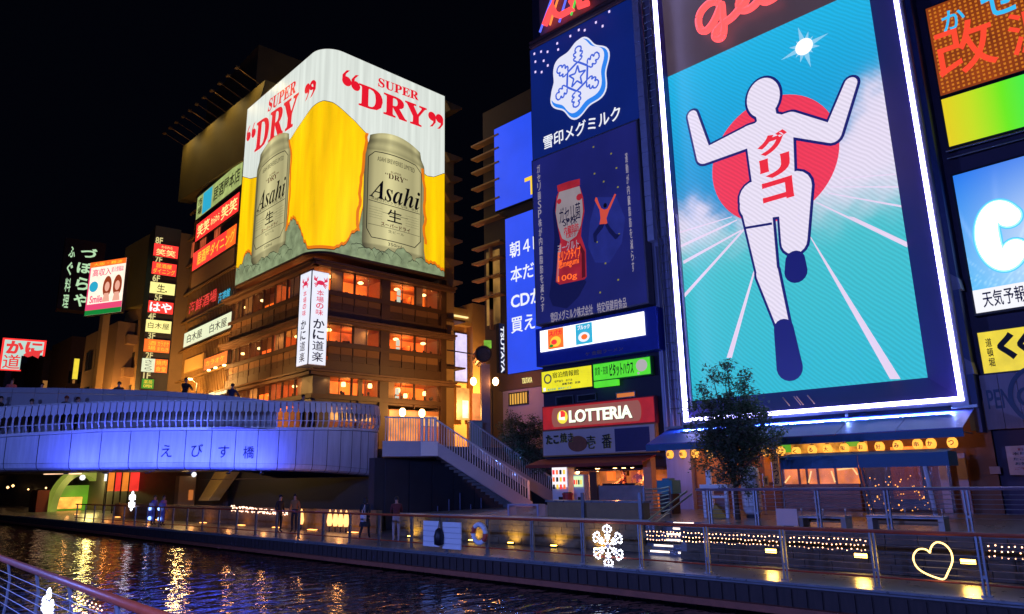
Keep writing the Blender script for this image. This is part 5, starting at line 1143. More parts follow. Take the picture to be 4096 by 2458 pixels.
# dark windows between the signs
for a, b2, m in ((q5(520, 420), q5(715, 500), MATS['dark_glass']), (q5(775, 400), q5(985, 440), MATS['dark_glass']), (q5(1235, 375), q5(1450, 400), glow('amber_window', (0.8, 0.22, 0.04), 0.8))):
    (xa, za), (xb, zb3) = FL.hit(*a, 0.25), FL.hit(*b2, 0.25); w = part(sb, 'window', MB().box(xa, xb, 0.28, 0.34, zb3, za), m); part(w, 'frame', MB().box(xa-.05, xb+.05, 0.24, 0.279, zb3-.05, zb3).box(xa-.05, xb+.05, .24, .279, za, za+.05).box(xa-.05, xa, .24, .279, zb3, za).box(xb, xb+.05, .24, .279, zb3, za), M_STEEL)
# burger shop sign
t = sign(FL, 'red burger shop sign with white latin lettering and a round red and yellow emblem', 'sign', q5(360, 540), q5(1690, 705), -0.15, glow('burger_red', '#9c1a14', 1.0, 0.2), case=mat('red_case', (0.25, 0.02, 0.02), .5))
x0, x1, z0, z1, y = t['r']; w, h = x1-x0, z1-z0
pill = [(0.87+0.03*math.cos(a), 0.5+0.42*math.sin(a)) for a in np.linspace(-PI/2, PI/2, 12)]+[(0.12+0.03*math.cos(a), 0.5+0.42*math.sin(a)) for a in np.linspace(PI/2, PI*1.5, 12)]
shape(t, [(float(u), float(v)) for u, v in pill], glow('pill_rose', '#96564c', 0.9), 'sign_ground', off=0.03)
GLW = glow('burger_white', '#f4f6dc', 1.4)
for dx, dz, m, yy in ((0.035, -0.03, mat('green_black', (0.01, 0.03, 0.02), .5), 0.04), (0, 0, GLW, 0.09)):
    part(t, 'lettering', text_mb(MB(), 'LOTTERIA', x0+w*(0.265)+dx, x0+w*0.825+dx, z0+h*0.22+dz, z0+h*0.76+dz, y-yy, 0.028, depth=0.05), m)
cx, cz = x0+w*0.2, z0+h*0.5; er = 0.23
part(t, 'emblem', MB().prism([(cx+er*1.28*math.cos(a*PI/16), cz+er*1.35*math.sin(a*PI/16)) for a in range(32)], y-.09, y-.04), glow('emblem_yellow', '#f0e040', 1.1))
part(t, 'emblem_letter', MB().prism([(cx-.14, cz+.22), (cx-.2, cz-.12), (cx+.18, cz-.16), (cx+.16, cz+.02), (cx+.0, cz+.05), (cx+.0, cz+.26)], y-.12, y-.1), GLW); part(t, 'emblem_leaf', MB().prism([(cx-.05, cz-.02), (cx+.2, cz+.0), (cx+.22, cz+.18), (cx+.08, cz+.29), (cx-.05, cz+.28)], y-.14, y-.125), G_RED)
# takoyaki sign
t = sign(FL, 'cream takoyaki sign with brush lettering, a brown food picture and a dark blue end panel', 'sign', q5(362, 828), q5(1700, 1050), -0.15, mat('cream_board', (0.55, 0.48, 0.45), 0.6, 0, .12, 1.5), case=M_TAN, rim=0.06)
YG = mat('lettering_shadow', (0.4, 0.35, 0.03), .6)
for dx, m, o in ((0.006, YG, 0.02), (0, INK, 0.03)):
    for s, u0, u1, v0, v1 in (('たこ', 0.03, 0.155, 0.46, 0.86), ('焼き', 0.17, 0.295, 0.5, 0.9), ('壱', 0.42, 0.495, 0.2, 0.72), ('番', 0.555, 0.64, 0.18, 0.74)): write(t, s, u0+dx, u1+dx, v0-dx*2, v1-dx*2, m, 0.04, off=o)
shape(t, oval(0.335, 0.42, 0.09, 0.32), mat('brown_food', (0.25, 0.09, 0.04), .7, var=.5), 'food_picture', off=0.016); patch(t, 0.67, 0.96, 0.03, 0.92, mat('dark_blue_panel', (0.03, 0.03, 0.12), .5), 'end_panel')
# awning and stall
xa, za = FL.hit(2160, 1832, -0.6); xb, zb3 = FL.hit(2640, 1812, -0.6)
zaw = FL.hit(2172, 1838, -0.2)[1]
t = thing('awning', 'dark red awning over the takoyaki stall', 'awning', FL, (3, 0, zaw-0.4)); part(t, 'canopy', MB().add([(-0.1, 0.0, zaw), (xr-0.3, 0.0, zaw), (xr-0.3, -1.1, zaw-0.28), (-0.1, -1.1, zaw-0.28), (-0.1, 0.0, zaw-0.04), (xr-0.3, 0.0, zaw-0.04), (xr-0.3, -1.1, zaw-0.32), (-0.1, -1.1, zaw-0.32)], [(0, 3, 2, 1), (4, 5, 6, 7), (0, 1, 5, 4), (1, 2, 6, 5), (3, 0, 4, 7)]), mat('awning_red', (0.3, 0.04, 0.02), .7)); part(t, 'valance', MB().box(-0.1, xr-0.3, -1.12, -1.09, zaw-0.42, zaw-0.285), MATS['awning_red'])
ZF = 0.9
stl = thing('food_stall', 'warmly lit takoyaki stall with counter, hot plates and hanging lamps', 'stall', FL, (4, 0.5, ZF))
part(stl, 'back_wall', MB().box(0.1, xr-0.1, 2.4, 2.55, ZF, zst-0.05), glow('stall_wall', (0.8, 0.16, 0.03), 0.42, 0.7, 1.6)); part(stl, 'ceiling', MB().box(0.1, xr-0.1, 0.3, 2.39, zst-0.12, zst-0.02), M_WOOD)  # back wall glows on its own for the stall light
(xc1, zct), (xc2, _) = FL.hit(*q5(1020, 1465), 0.1), FL.hit(*q5(1590, 1465), 0.1)
part(stl, 'counter', MB().box(xc1, xc2, 0.1, 0.7, ZF, zct), mat('counter_steel', (0.4, 0.38, 0.36), .35, .6)); 
for i in range(3): part(stl, 'hot_plate', MB().box(xc1+0.15+i*0.62, xc1+0.65+i*0.62, 0.2, 0.6, zct, zct+0.09), M_BLACK)
part(stl, 'pillar', MB().box(xc2, xc2+0.4, -0.1, 0.3, ZF, zaw-0.1), mat('pillar_plaster', (0.5, 0.3, 0.18), .7)); part(stl, 'pillar', MB().box(FL.hit(*q5(930, 1400), .1)[0], FL.hit(*q5(1015, 1400), .1)[0], 0.0, 0.25, ZF, FL.hit(*q5(960, 1300), .1)[1]), M_WOOD)
for zx, zy in ((1215, 1240), (1320, 1240), (1420, 1230), (1545, 1170), (1010, 1270), (770, 1300)):
    x, z = FL.hit(*q5(zx, zy), 0.5); p = part(stl, 'hanging_lamp', MB().ball((x, 0.5, z), 0.11, 8), G_WARM, smooth=True); part(p, 'cord', MB().tube([(x, 0.5, z+.1), (x, .5, zst-.1)], 0.01, 4), M_BLACK)
for x in (1.5, 3.5, 5.2): lamp('POINT', FL.world(x, 1.0, zst-0.5), 60, (1, 0.33, 0.09), 0.15, stl)
for i, zx in enumerate((1130, 1290, 1420, 1500)):
    x, _ = FL.hit(*q5(zx, 1350), 1.2); part(stl, 'shelf_goods', MB().box(x-0.18, x+0.18, 1.4, 1.6, ZF+1.2+0.2*(i % 2), ZF+1.6+0.2*(i % 2)), [G_ORANGE, M_WOOD, G_DIM, M_TAN][i])
# vending machines
for (a, b2, lb, m, nrow) in ((q5(468, 1235), q5(642, 1480), 'white lit vending machine behind the stair railing', glow('vending_white', '#f0e8ec', 1.2), 3), (q5(724, 1350), q5(832, 1500), 'small ticket machine with a pale green lit screen by the stall', glow('vending_green', '#d8f0b8', 1.1), 1)):
    (xa, za), (xb, zb3) = FL.hit(*a, -0.3), FL.hit(*b2, -0.3)
    t = thing('vending_machine', lb, 'vending machine', FL, ((xa+xb)/2, -0.3, ZF)); part(t, 'cabinet', MB().box(xa-.06, xb+.06, -.25, .4, ZF, za+.06), M_WHITE); part(t, 'window', MB().box(xa, xb, -.3, -.255, zb3 if nrow > 1 else (za+zb3)/2-.2, za), m)
    for r in range(nrow):
        for c2 in range(4):
            x = xa+(xb-xa)*(c2+.2)/4; z = za-0.28-r*0.33; part(t, 'bottle_display', MB().box(x, x+(xb-xa)*.13, -.33, -.302, z-.1, z+.1), [G_RED, G_ORANGE, INK, G_YTXT][(r+c2) % 4])
    part(t, 'coin_slot', MB().box(xa+(xb-xa)*.4, xb-(xb-xa)*.2, -.29, -.255, ZF+.35, ZF+.5), M_BLACK)
x, _ = FL.hit(*q5(650, 1450), -0.6); t = thing('bin', 'round red bin beside the vending machine', 'bin', FL, (x, -0.6, ZF)); part(t, 'body', MB().lathe([(.2, 0), (.24, .6), (.26, .62), (.26, .68)], x, -.6, ZF, 14), mat('bin_red', (.5, .04, .03), .5)); part(t, 'opening', MB().lathe([(.2, .68), (.19, .72)], x, -.6, ZF, 14), M_BLACK)

# ================================================================== RUNNER BILLBOARD
FGL = Frame((26.5, 0), 0, 'L')
(gx0, gzb), (gx1, _) = FGL.hit(2738, 1689), FGL.hit(3857, 1601)
gz0, gz1 = gzb, 25.6
DP = 0.95
bld = thing('billboard_building', 'dark building carrying the giant runner billboard above the blue awnings', 'building', FGL, (gx0, 0, 0.9))
part(bld, 'wall', MB().box(gx0-0.7, gx1+0.25, 1.3, 14, 0.9, 32), mat('blue_black_wall', (0.05, 0.06, 0.12), .6, 0, .3, .8))
part(bld, 'side_panel', MB().box(gx1+0.12, gx1+0.3, 0.3, 1.2, gz0-1, 30), mat('blue_side_panel', (0.07, 0.1, 0.28), .5))
bbd = thing('runner_billboard', 'giant framed screen with a plain white running figure before a red disc and blue sky', 'billboard', FGL, (gx0, 0, gz0))
sx0_, sz0_ = FGL.hit(2765, 1606, DP); sx1_, _ = FGL.hit(3711, 1510, DP)
sx0_ = FGL.hit(2772, 1606, DP)[0]; sx1_ = FGL.hit(3711, 1510, DP)[0]; sz0_ = (FGL.hit(3711, 1510, DP)[1]+FGL.hit(2780, 1604, DP)[1])/2
ftw = 0.14
GT = glow('frame_tube', (0.45, 0.42, 1.0), 15.0)
b = MB().box(gx0, gx1, -0.05, 0.1, gz0, gz0+ftw).box(gx0, gx0+ftw, -0.05, 0.1, gz0+ftw, gz1).box(gx1-ftw, gx1, -0.05, 0.1, gz0+ftw, gz1).box(gx0, gx1, -0.05, 0.1, gz1, gz1+ftw)
part(bbd, 'frame_light', b, GT)
part(bbd, 'outer_rim', MB().box(gx0-.12, gx1+.12, -.02, .5, gz0-.14, gz0-.003).box(gx0-.12, gx0-.003, -.02, .5, gz0, gz1).box(gx1+.003, gx1+.12, -.02, .5, gz0, gz1), mat('rim_metal', (.3, .3, .38), .35, .6))
MBV = mat('bevel_blue', (0.07, 0.05, 0.24), 0.55, 0.0, 0.2, 0.5, spec=0.2)
iA = (gx0+ftw, gz0+ftw, gx1-ftw, gz1); 
def bev(P, nm='bevel'): part(bbd, nm, MB().add(P, [(0, 1, 2, 3)]), MBV)
bev([(iA[0], 0.02, iA[1]), (iA[2], 0.02, iA[1]), (sx1_, DP-.01, sz0_), (sx0_, DP-.01, sz0_)]); bev([(iA[2], 0.02, iA[1]), (iA[2], 0.02, iA[3]), (sx1_, DP-.01, iA[3]), (sx1_, DP-.01, sz0_)]); bev([(iA[0], 0.02, iA[3]), (iA[0], 0.02, iA[1]), (sx0_, DP-.01, sz0_), (sx0_, DP-.01, iA[3])])
# the screen picture: sky, clouds and ground as a coloured grid
def qg(zx, zy): return (2550+zx/1.4836, zy/1.4836)
def qh(zx, zy): return (2600+zx/1.4837, 900+zy/1.4837)
zsky = (FGL.hit(2668, 315, DP)[1]+FGL.hit(3339, 0, DP)[1])/2
NX, NZ = 130, 260
xs = np.linspace(sx0_, sx1_, NX+1); zs = np.linspace(sz0_, zsky, NZ+1)
cs = {k: np.array(lin(v)) for k, v in dict(sky_top='#1fb4e4', sky_mid='#1c8ccc', sky_low='#4cb0d8', cloud='#e6dcf2', teal='#4cc4cc', teal2='#2fb8d0').items()}
zhor = FGL.hit(3560, 690, DP)[1]
vcol = np.zeros(((NX+1)*(NZ+1), 3)); k = 0; verts = []
for j in range(NZ+1):
    for i in range(NX+1):
        x, z = xs[i], zs[j]; u = (x-sx0_)/(sx1_-sx0_); v = (z-zhor)/(zsky-zhor)
        nse = mnoise.fractal(Vector((x*0.7, z*0.7, 0)), 0.8, 2.0, 5)*0.09
        if v > 0: c = cs['sky_top']*v+cs['sky_mid']*(1-v)
        else: c = cs['sky_low']
        topc = np.interp(u, [0, .12, .3, .5, .72, .85, 1], [0.12, 0.10, -0.05, -.1, 0.18, 0.34, 0.52])+nse
        cl = 1/(1+math.exp(-(topc-v)*26)) if u < .4 or u > .55 else 1/(1+math.exp(-(topc-v)*26))
        g_ = 1/(1+math.exp((v+0.10+nse*.6)*22))
        c = c*(1-cl)+cs['cloud']*cl
        tl = min(1, max(0, -v/1.0)); tcol = cs['teal']*(1-tl)+cs['teal2']*tl
        c = c*(1-g_)+tcol*g_
        vcol[k] = c; k += 1; verts.append((x-gx0, DP, z-gz0))
me = bpy.data.meshes.new('screen'); me.from_pydata(verts, [], [(j*(NX+1)+i, j*(NX+1)+i+1, (j+1)*(NX+1)+i+1, (j+1)*(NX+1)+i) for j in range(NZ) for i in range(NX)])
ca = me.color_attributes.new('Col', 'FLOAT_COLOR', 'POINT'); ca.data.foreach_set('color', np.c_[vcol, np.ones(len(vcol))].ravel())
me.materials.append(vcol_glow('screen_picture', 1.0, 3.0)); o = bpy.data.objects.new('screen', me); COL.objects.link(o); o.parent = bbd
part(bbd, 'header_panel', MB().box(sx0_, sx1_, DP-.0, DP+.2, zsky+.005, gz1), glow('header_brown', '#4a3c48', 0.9, 0.15, 0.4))
def GP(p): 
    h = FGL.hit(*p, DP-0.02); return h
GLN = glow('track_line', '#e6d4f0', 1.0, sample=False)
b = MB()
for a, b2, c2, d in ((qh(200, 232), qh(540, 38), qh(540, 30), qh(195, 215)), (qh(207, 430), qh(560, 32), qh(553, 25), qh(203, 408)), (qh(455, 790), qh(625, 270), qh(617, 268), qh(485, 790)), (qh(1425, 916), qh(942, 60), qh(948, 62), qh(1487, 915)), (qh(1530, 127), qh(1180, -50), qh(1210, -45), qh(1530, 100)), (qg(1560, 1112), qg(1150, 1112), qg(1150, 1108), qg(1552, 1104)), (qg(1572, 1230), qg(1130, 1150), qg(1130, 1144), qg(1570, 1218)), (qg(1545, 1035), qg(1200, 1062), qg(1200, 1058), qg(1540, 1030)), (qg(1600, 1470), qg(1060, 1205), qg(1066, 1200), qg(1602, 1448)), (qg(250, 1385), qg(560, 1290), qg(560, 1286), qg(250, 1375)), (qg(255, 1470), qg(590, 1310), qg(590, 1304), qg(255, 1455)), (qh(190, 132), qh(480, -5), qh(480, -12), qh(188, 120))):
    P = [GP(p) for p in (a, b2, c2, d)]
    ar = sum(P[i][0]*P[(i+1) % 4][1]-P[(i+1) % 4][0]*P[i][1] for i in range(4)); P = P if ar > 0 else P[::-1]
    b.prism([(max(sx0_, min(sx1_, x)), max(sz0_, z)) for x, z in P], DP-.03, DP-.01)
part(bbd, 'track_lines', b, GLN)
# red disc
cx, cz = GP(qg(825, 935)); rx = abs(GP(qg(1205, 900))[0]-GP(qg(440, 1000))[0])/2
cx = (GP(qg(1205, 850))[0]+GP(qg(440, 1010))[0])/2
part(bbd, 'red_disc', MB().prism([(cx+rx*math.cos(k*PI/32), cz+rx*math.sin(k*PI/32)) for k in range(64)], DP-.05, DP-.035), glow('disc_red', '#f03c58', 1.0, leds=3.0))
# bright star in the sky
sxc, szc = GP(qg(990, 280)); b = MB()
for k in range(12):
    a = k*PI/6+0.15; L = [1.0, 0.5, 0.65][k % 3]; w = 0.16
    b.prism([(sxc+w*math.cos(a-PI/2), szc+w*math.sin(a-PI/2)), (sxc+L*math.cos(a), szc+L*math.sin(a)), (sxc+w*math.cos(a+PI/2), szc+w*math.sin(a+PI/2))], DP-.032-.001*k, DP-.02)
part(bbd, 'star', b, glow('star_white', '#8ccdf0', 1.0, sample=False)); part(bbd, 'star_core', MB().prism([(sxc+.36*math.cos(k*PI/12), szc+.36*math.sin(k*PI/12)) for k in range(24)], DP-.06, DP-.046), G_WHITE)
# plain, faceless running figure (generic stand-in): navy edge and white body, simple rounded limbs
GFW = glow('figure_white', '#e9e0f4', 1.0, leds=3.0); GFN = glow('figure_navy', '#161a6c', 1.0, sample=False)
def cap(p, q, r0, r1, n=10):
    d = Vector((q[0]-p[0], q[1]-p[1])); a = math.atan2(d.y, d.x)
    return [(q[0]+r1*math.cos(a+t_), q[1]+r1*math.sin(a+t_)) for t_ in np.linspace(-PI/2, PI/2, n)]+[(p[0]+r0*math.cos(a+t_), p[1]+r0*math.sin(a+t_)) for t_ in np.linspace(PI/2, PI*1.5, n)]
def gpx(zx, zy, s='g'): return GP(qg(zx, zy) if s == 'g' else qh(zx, zy))
head = gpx(750, 585); neck = gpx(775, 720); shL = gpx(665, 815); shR = gpx(905, 740); hipL = gpx(700, 1170); hipR = gpx(935, 1120)
elL = gpx(400, 930); haL = gpx(330, 690); elR = gpx(1160, 800); haR = gpx(1270, 500)
knL = gpx(700, 290, 'h'); anL = gpx(800, 620, 'h'); knR = gpx(860, 100, 'h'); anR = gpx(868, 215, 'h'); toL = gpx(835, 850, 'h'); toR = gpx(872, 280, 'h')
limbs = [(shL, elL, .50, .36), (elL, haL, .36, .24), (shR, elR, .50, .36), (elR, haR, .36, .24), (hipL, knL, .68, .42), (knL, anL, .46, .24), (hipR, knR, .7, .52)]
b = MB(); b2 = MB()
e = 0.11
def lay(poly_fn, i, sm=False):
    if sm:
        f0 = poly_fn
        def poly_fn(ee):
            P = f0(ee); n_ = len(P); out = []
            for k in range(n_):
                p0, p1, p2, p3 = [np.array(P[(k+j) % n_]) for j in (-1, 0, 1, 2)]
                for t_ in (0, .25, .5, .75): out.append(tuple(0.5*((2*p1)+(-p0+p2)*t_+(2*p0-5*p1+4*p2-p3)*t_*t_+(-p0+3*p1-3*p2+p3)*t_**3)))
            return out
    b.prism([(float(x), float(z)) for x, z in poly_fn(e)], DP-.065-.0012*i, DP-.055); b2.prism([(float(x), float(z)) for x, z in poly_fn(0)], DP-.10-.0012*i, DP-.085)
for i, (p, q_, r0, r1) in enumerate(limbs): lay(lambda ee, p=p, q_=q_, r0=r0, r1=r1: cap(p, q_, r0+ee, r1+ee), i)
tors = lambda ee: [(shL[0]-.45-ee, shL[1]+.25), (hipL[0]-.2-ee, (shL[1]+hipL[1])/2), (hipL[0]-.6-ee, hipL[1]), (hipL[0]-.78-ee, hipL[1]-.9-ee), (hipR[0]+.72+ee, hipR[1]-1.1-ee), (hipR[0]+.6+ee, hipR[1]), (hipR[0]+.05+ee, (shR[1]+hipR[1])/2), (shR[0]+.4+ee, shR[1]+.3), (shR[0]+.1, shR[1]+.62+ee), (shL[0]-.1, shL[1]+.62+ee)]
lay(lambda ee: cap(((shL[0]+shR[0])/2, shL[1]-.35), ((hipL[0]+hipR[0])/2, hipL[1]-.1), 1.0+ee, .86+ee, 20), 9); lay(lambda ee: cap(shL, shR, .5+ee, .5+ee, 16), 12); lay(lambda ee: cap((hipL[0]-.05, hipL[1]-.35), (hipR[0]-.1, hipR[1]-.45), .64+ee, .64+ee, 16), 13)
hr = 0.88
lay(lambda ee: [(head[0]+(hr*.82+ee)*math.cos(k*PI/16), head[1]+(hr+ee)*math.sin(k*PI/16)) for k in range(32)], 11)
lay(lambda ee: cap(neck, ((neck[0]+head[0])/2, head[1]-.7), .42+ee, .42+ee), 10)
part(bbd, 'figure_outline', b, GFN); part(bbd, 'running_figure', b2, GFW)
for p, q_, r0, r1 in ((anL, toL, .40, .52), (anR, toR, .40, .46)): part(bbd, 'figure_shoe', MB().prism([(float(x), float(z)) for x, z in cap(p, q_, r0, r1)], DP-.125, DP-.115), GFN)
# shorts hem and vest neckline as plain bands
b = MB(); b.prism([(hipL[0]-.6, hipL[1]-1.3), (hipL[0]+.62, hipL[1]-1.42), (hipL[0]+.62, hipL[1]-1.32), (hipL[0]-.6, hipL[1]-1.2)], DP-.13, DP-.12)
part(bbd, 'figure_hem', b, GFN)
(xa, za), (xb, zb3) = gpx(722, 850), gpx(845, 1190)
part(bbd, 'lettering', text_mb(MB(), 'グリコ', xa-.05, xa+1.25, zb3-.1, za+.25, DP-.14, 0.05, True), glow('lettering_red', '#ee2c3c', 1.0, sample=False))
for i in range(3):  # blue strips added under the frame to wash awning and terrace
    xa_, xb_ = gx0+.2+(gx1-gx0-.4)*i/3, gx0+.2+(gx1-gx0-.4)*(i+1)/3-.1
    a_ = part(bbd, 'strip_lamp', MB().box(xa_, xb_, -.42, -.3, gz0-.22, gz0-.15).box(xa_, xb_, -.45, -.43, gz0-.3, gz0-.15), M_DARK)
    lamp('AREA', FGL.world((xa_+xb_)/2, -.37, gz0-.235), 1300, (.16, .27, 1), xb_-xa_, bbd, FGL.world((xa_+xb_)/2, -4.5, 0), size_y=.05)
# neon script on the header
def npts(pts): return [(lambda h: (h[0], DP-.35, h[1]))(FGL.hit(*qg(*p), DP-.35)) for p in pts]
def smooth(P, n=6):
    P = [Vector(p) for p in P]; out = []
    for i in range(len(P)-1):
        p0, p1, p2, p3 = P[max(0, i-1)], P[i], P[i+1], P[min(len(P)-1, i+2)]
        for k in range(n):
            t_ = k/n; out.append(0.5*((2*p1)+(-p0+p2)*t_+(2*p0-5*p1+4*p2-p3)*t_*t_+(-p0+3*p1-3*p2+p3)*t_**3))
    return out+[P[-1]]
GN = glow('neon_script', (1.0, 0.09, 0.09), 1.5); 
for pts in ([(495, 45), (470, 12), (420, 25), (375, 75), (362, 130), (375, 175), (405, 185), (440, 150), (470, 95), (490, 45), (500, 30), (505, 90), (512, 160), (505, 215), (480, 232), (458, 215), (470, 180), (510, 140), (560, 105), (600, 60), (640, 10), (660, -60)], [(660, -60), (620, -20), (600, 30), (620, 62), (660, 55), (700, 25), (730, -20), (750, -60)], [(750, -40), (742, 0), (760, 12), (800, -5), (830, -30)]):
    part(bbd, 'neon_tube', MB().tube(smooth(npts(pts)), 0.17, 8), GN)
for zx, zy in ((850, 1080), (915, 1070), (930, 1070), (995, 1060)):
    x, z = FGL.hit(*qh(zx, zy), 0.3); part(bbd, 'lamp_arm', MB().tube([(x, 0.0, gz0+.3), (x-.1, -.3, gz0+.6)], 0.02, 5), mat('brass_arm', (.5, .25, .1), .4))

# ================================================================== SIGNS ON THE RIGHT
FR_ = Frame((27.0, 0), 3.0, 'L')
def q9(zx, zy): return (3550+zx/1.35, zy/1.35)
def q10(zx, zy): return (3600+zx/1.349, 1000+zy/1.349)
rbx = FR_.hit(3735, 800)[0]
rbd = thing('corner_building', 'dark building covered in stacked lit signs at the right edge', 'building', FR_, (rbx, 0, 0.9))
part(rbd, 'wall', MB().box(rbx+.1, rbx+12, 0.4, 12, 0.9, 34), mat('violet_dark_wall', (0.07, 0.05, 0.1), .7, 0, .3, .8)); part(rbd, 'edge_post', MB().box(rbx, rbx+.22, -.1, .39, 3.5, 34), mat('blue_grey_post', (.1, .16, .3), .5))
G_DOT = glow('led_orange_board', '#8a3a08', 1.0, 0.3, 1)
FRU = Frame(FR_.world(rbx, 0, 0)[:2], -3, 'L')
x0, z1 = FRU.hit(*q9(205, 100), -.1); x1, z0 = FRU.hit(*q9(285, 520), -.1); zt4 = FRU.hit(*q9(737, -150), -.1)[1]
t = sign(FRU, 'orange led dot board with blue hiragana and red characters, top right', 'sign', None, None, -.1, G_DOT, rect=(x0+.05, x0+8, z0, z1+0.35), name='led_sign')
b = MB(); rx0, rx1, rz0, rz1, _ = t['r']
for i in range(52):
    for j in range(42):
        x = rx0+.08+i*.155; z = rz0+.08+j*.155
        if z < rz1-.05 and x < rx1: b.box(x, x+.07, -.125, -.106, z, z+.07)
part(t, 'led_dots', b, glow('led_amber', '#d0781c', 1.0, sample=False), kind='stuff')
for s, a, b3, m in (('か', (295, 62), (425, 190), glow('led_cyan', '#38b8f0', 1.1, sample=False)), ('ぜ', (505, -40), (735, 95), glow('led_cyan', '#38b8f0', 1.1)), ('改', (262, 190), (600, 425), glow('led_red', '#f8482c', 1.1, sample=False)), ('源', (655, 100), (960, 300), glow('led_red', '#f8482c', 1.1))):
    (xa, za), (xb, _) = FRU.hit(*q9(a[0], (a[1]+b3[1])/2), -.13), FRU.hit(*q9(b3[0], (a[1]+b3[1])/2), -.13); zc = za; hh = (xb-xa)*0.55
    part(t, 'lettering', text_mb(MB(), s, xa, xb, zc-hh, zc+hh, -.14, 0.012), m)
# rainbow light panel
def vgrid(parent, x0, x1, z0, z1, y, fn, s, nx=60, nz=20, nm='face'):
    fr, o_ = FR[parent.name]; vs = []; cc = []
    for j in range(nz+1):
        for i in range(nx+1): vs.append((x0+(x1-x0)*i/nx-o_[0], y-o_[1], z0+(z1-z0)*j/nz-o_[2])); cc.append((*fn(i/nx, j/nz), 1))
    me = bpy.data.meshes.new(nm); me.from_pydata(vs, [], [(j*(nx+1)+i, j*(nx+1)+i+1, (j+1)*(nx+1)+i+1, (j+1)*(nx+1)+i) for j in range(nz) for i in range(nx)])
    ca = me.color_attributes.new('Col', 'FLOAT_COLOR', 'POINT'); ca.data.foreach_set('color', np.array(cc).ravel()); me.materials.append(vcol_glow(nm+'_picture', s))
    q = bpy.data.objects.new(nm, me); COL.objects.link(q); q.parent = parent; return q
x0, z1 = FRU.hit(*q9(290, 540), -.1); x1, z0 = FRU.hit(*q9(330, 795), -.1); 
t = thing('light_panel', 'lit panel fading from yellow to green to turquoise under the led board', 'sign', FRU, (x0, -.1, z0)); t['r'] = (x0, x0+8, z0, z1, -.1)
part(t, 'case', MB().box(x0-.05, x0+8, -.08, .3, z0-.06, z1+.06), M_DARK)
stops = [(0, '#e8d01c'), (.1, '#c8e020'), (.22, '#6cec1c'), (.33, '#38f050'), (.5, '#20f0b0'), (1, '#20e0f0')]
def ramp(u, _): return [float(np.interp(u, [s[0] for s in stops], [lin(s[1])[k] for s in stops])) for k in range(3)]
vgrid(t, x0, x0+8, z0, z1, -.1, ramp, 1.0)
t2 = thing('sign_rail', 'steel service rail between the lit panel and the blue weather screen', 'rail', FRU, (x0, -.3, z0-.4)); part(t2, 'top_rail', MB().tube([(x0-.1, -.3, z0-.22), (x0+8, -.3, z0-.22)], 0.04, 6), M_STEEL); part(t2, 'bottom_rail', MB().tube([(x0-.1, -.3, z0-.48), (x0+8, -.3, z0-.48)], 0.03, 6), M_STEEL)
# cyan screen with glowing white latin letters
(x0, z1) = FR_.hit(*q9(352, 952), -.1); _, z0 = FR_.hit(*q10(402, 345), -.1); x1 = x0+8
xm0, zm = FR_.hit(*q10(388, 222), -.1)
t = thing('weather_screen', 'bright cyan video screen with a huge glowing white letter over a white strip', 'screen', FR_, (x0, -.1, z0)); t['r'] = (x0, x1, zm, z1, -.1)
part(t, 'case', MB().box(x0-.08, x1, -.08, .3, z0-.08, z1+.08), M_DARK)
def cyan(u, v):
    a = np.array(lin('#0a78f0'))*v+np.array(lin('#20b8f8'))*(1-v); r = math.hypot((u-.31)*2.2, v-.25); g_ = math.exp(-(r/0.55)**2)*0.6
    ry = max(0, math.sin(math.atan2(v-.0, u-.1)*30))**12*.35*(1-v)
    return [float(min(1, x*(1-g_)+g_+ry*.5)) for x in a]
vgrid(t, x0, x1, zm, z1, -.1, cyan, 1.0, 120, 60, 'screen')
GC = glow('white_screen_letter', (1, 1, 1), 2.2)
(xa, za), (xb, zb3) = FR_.hit(*q9(470, 1085), -.14), FR_.hit(*q9(760, 1460), -.14); hh = abs(za-zb3)
hc = FR_.hit(4005, 942, -.14)[1]; hh = 1.95; RXC = (FR_.hit(4005, 942, -.14)[0]-xa)*.70; CXC = FR_.hit(4005, 942, -.14)[0]; CH = abs(FR_.hit(4005, 800, -.14)[1]-FR_.hit(4005, 1085, -.14)[1])/2
GH = glow('halo_letter', (0.35, 0.95, 1.0), 1.2, sample=False)
def bigC(rx, rz, w, y, nm, m):
    b = MB(); n = 48
    for i in range(n):
        a0, a1 = math.radians(42+276*i/n), math.radians(42+276*(i+1)/n); cx_, cz_ = CXC, hc
        b.add([(cx_+(rx+s_*w)*math.cos(a), y, cz_+(rz+s_*w)*math.sin(a)) for a, s_ in ((a0, -1), (a0, 1), (a1, 1), (a1, -1))], [(0, 1, 2, 3)])
    for a in (42, 318): b.add([(CXC+rx*math.cos(math.radians(a))+w*math.cos(k*PI/10), y, hc+rz*math.sin(math.radians(a))+w*math.sin(k*PI/10)) for k in range(20)], [tuple(range(20))])
    part(t, nm, b, m)
bigC(RXC, CH*.72, CH*.36, -.125, 'letter_halo', glow('halo_outer', (.12, .62, 1.0), 1.0, sample=False)); bigC(RXC, CH*.72, CH*.32, -.13, 'letter_halo', GH); bigC(RXC, CH*.72, CH*.28, -.16, 'lettering', GC)
part(t, 'caption_strip', MB().box(x0, x1, -.12, -.1, z0, zm-.003), glow('caption_white', (.95, .95, 1), 1.0))
(xa, za), (xb, _) = FR_.hit(*q10(447, 275), -.13), FR_.hit(*q10(669, 260), -.13); part(t, 'lettering', text_mb(MB(), '天気予報', xa, xb+.05, za-.24, za+.3, -.14, 0.01), NAVY)
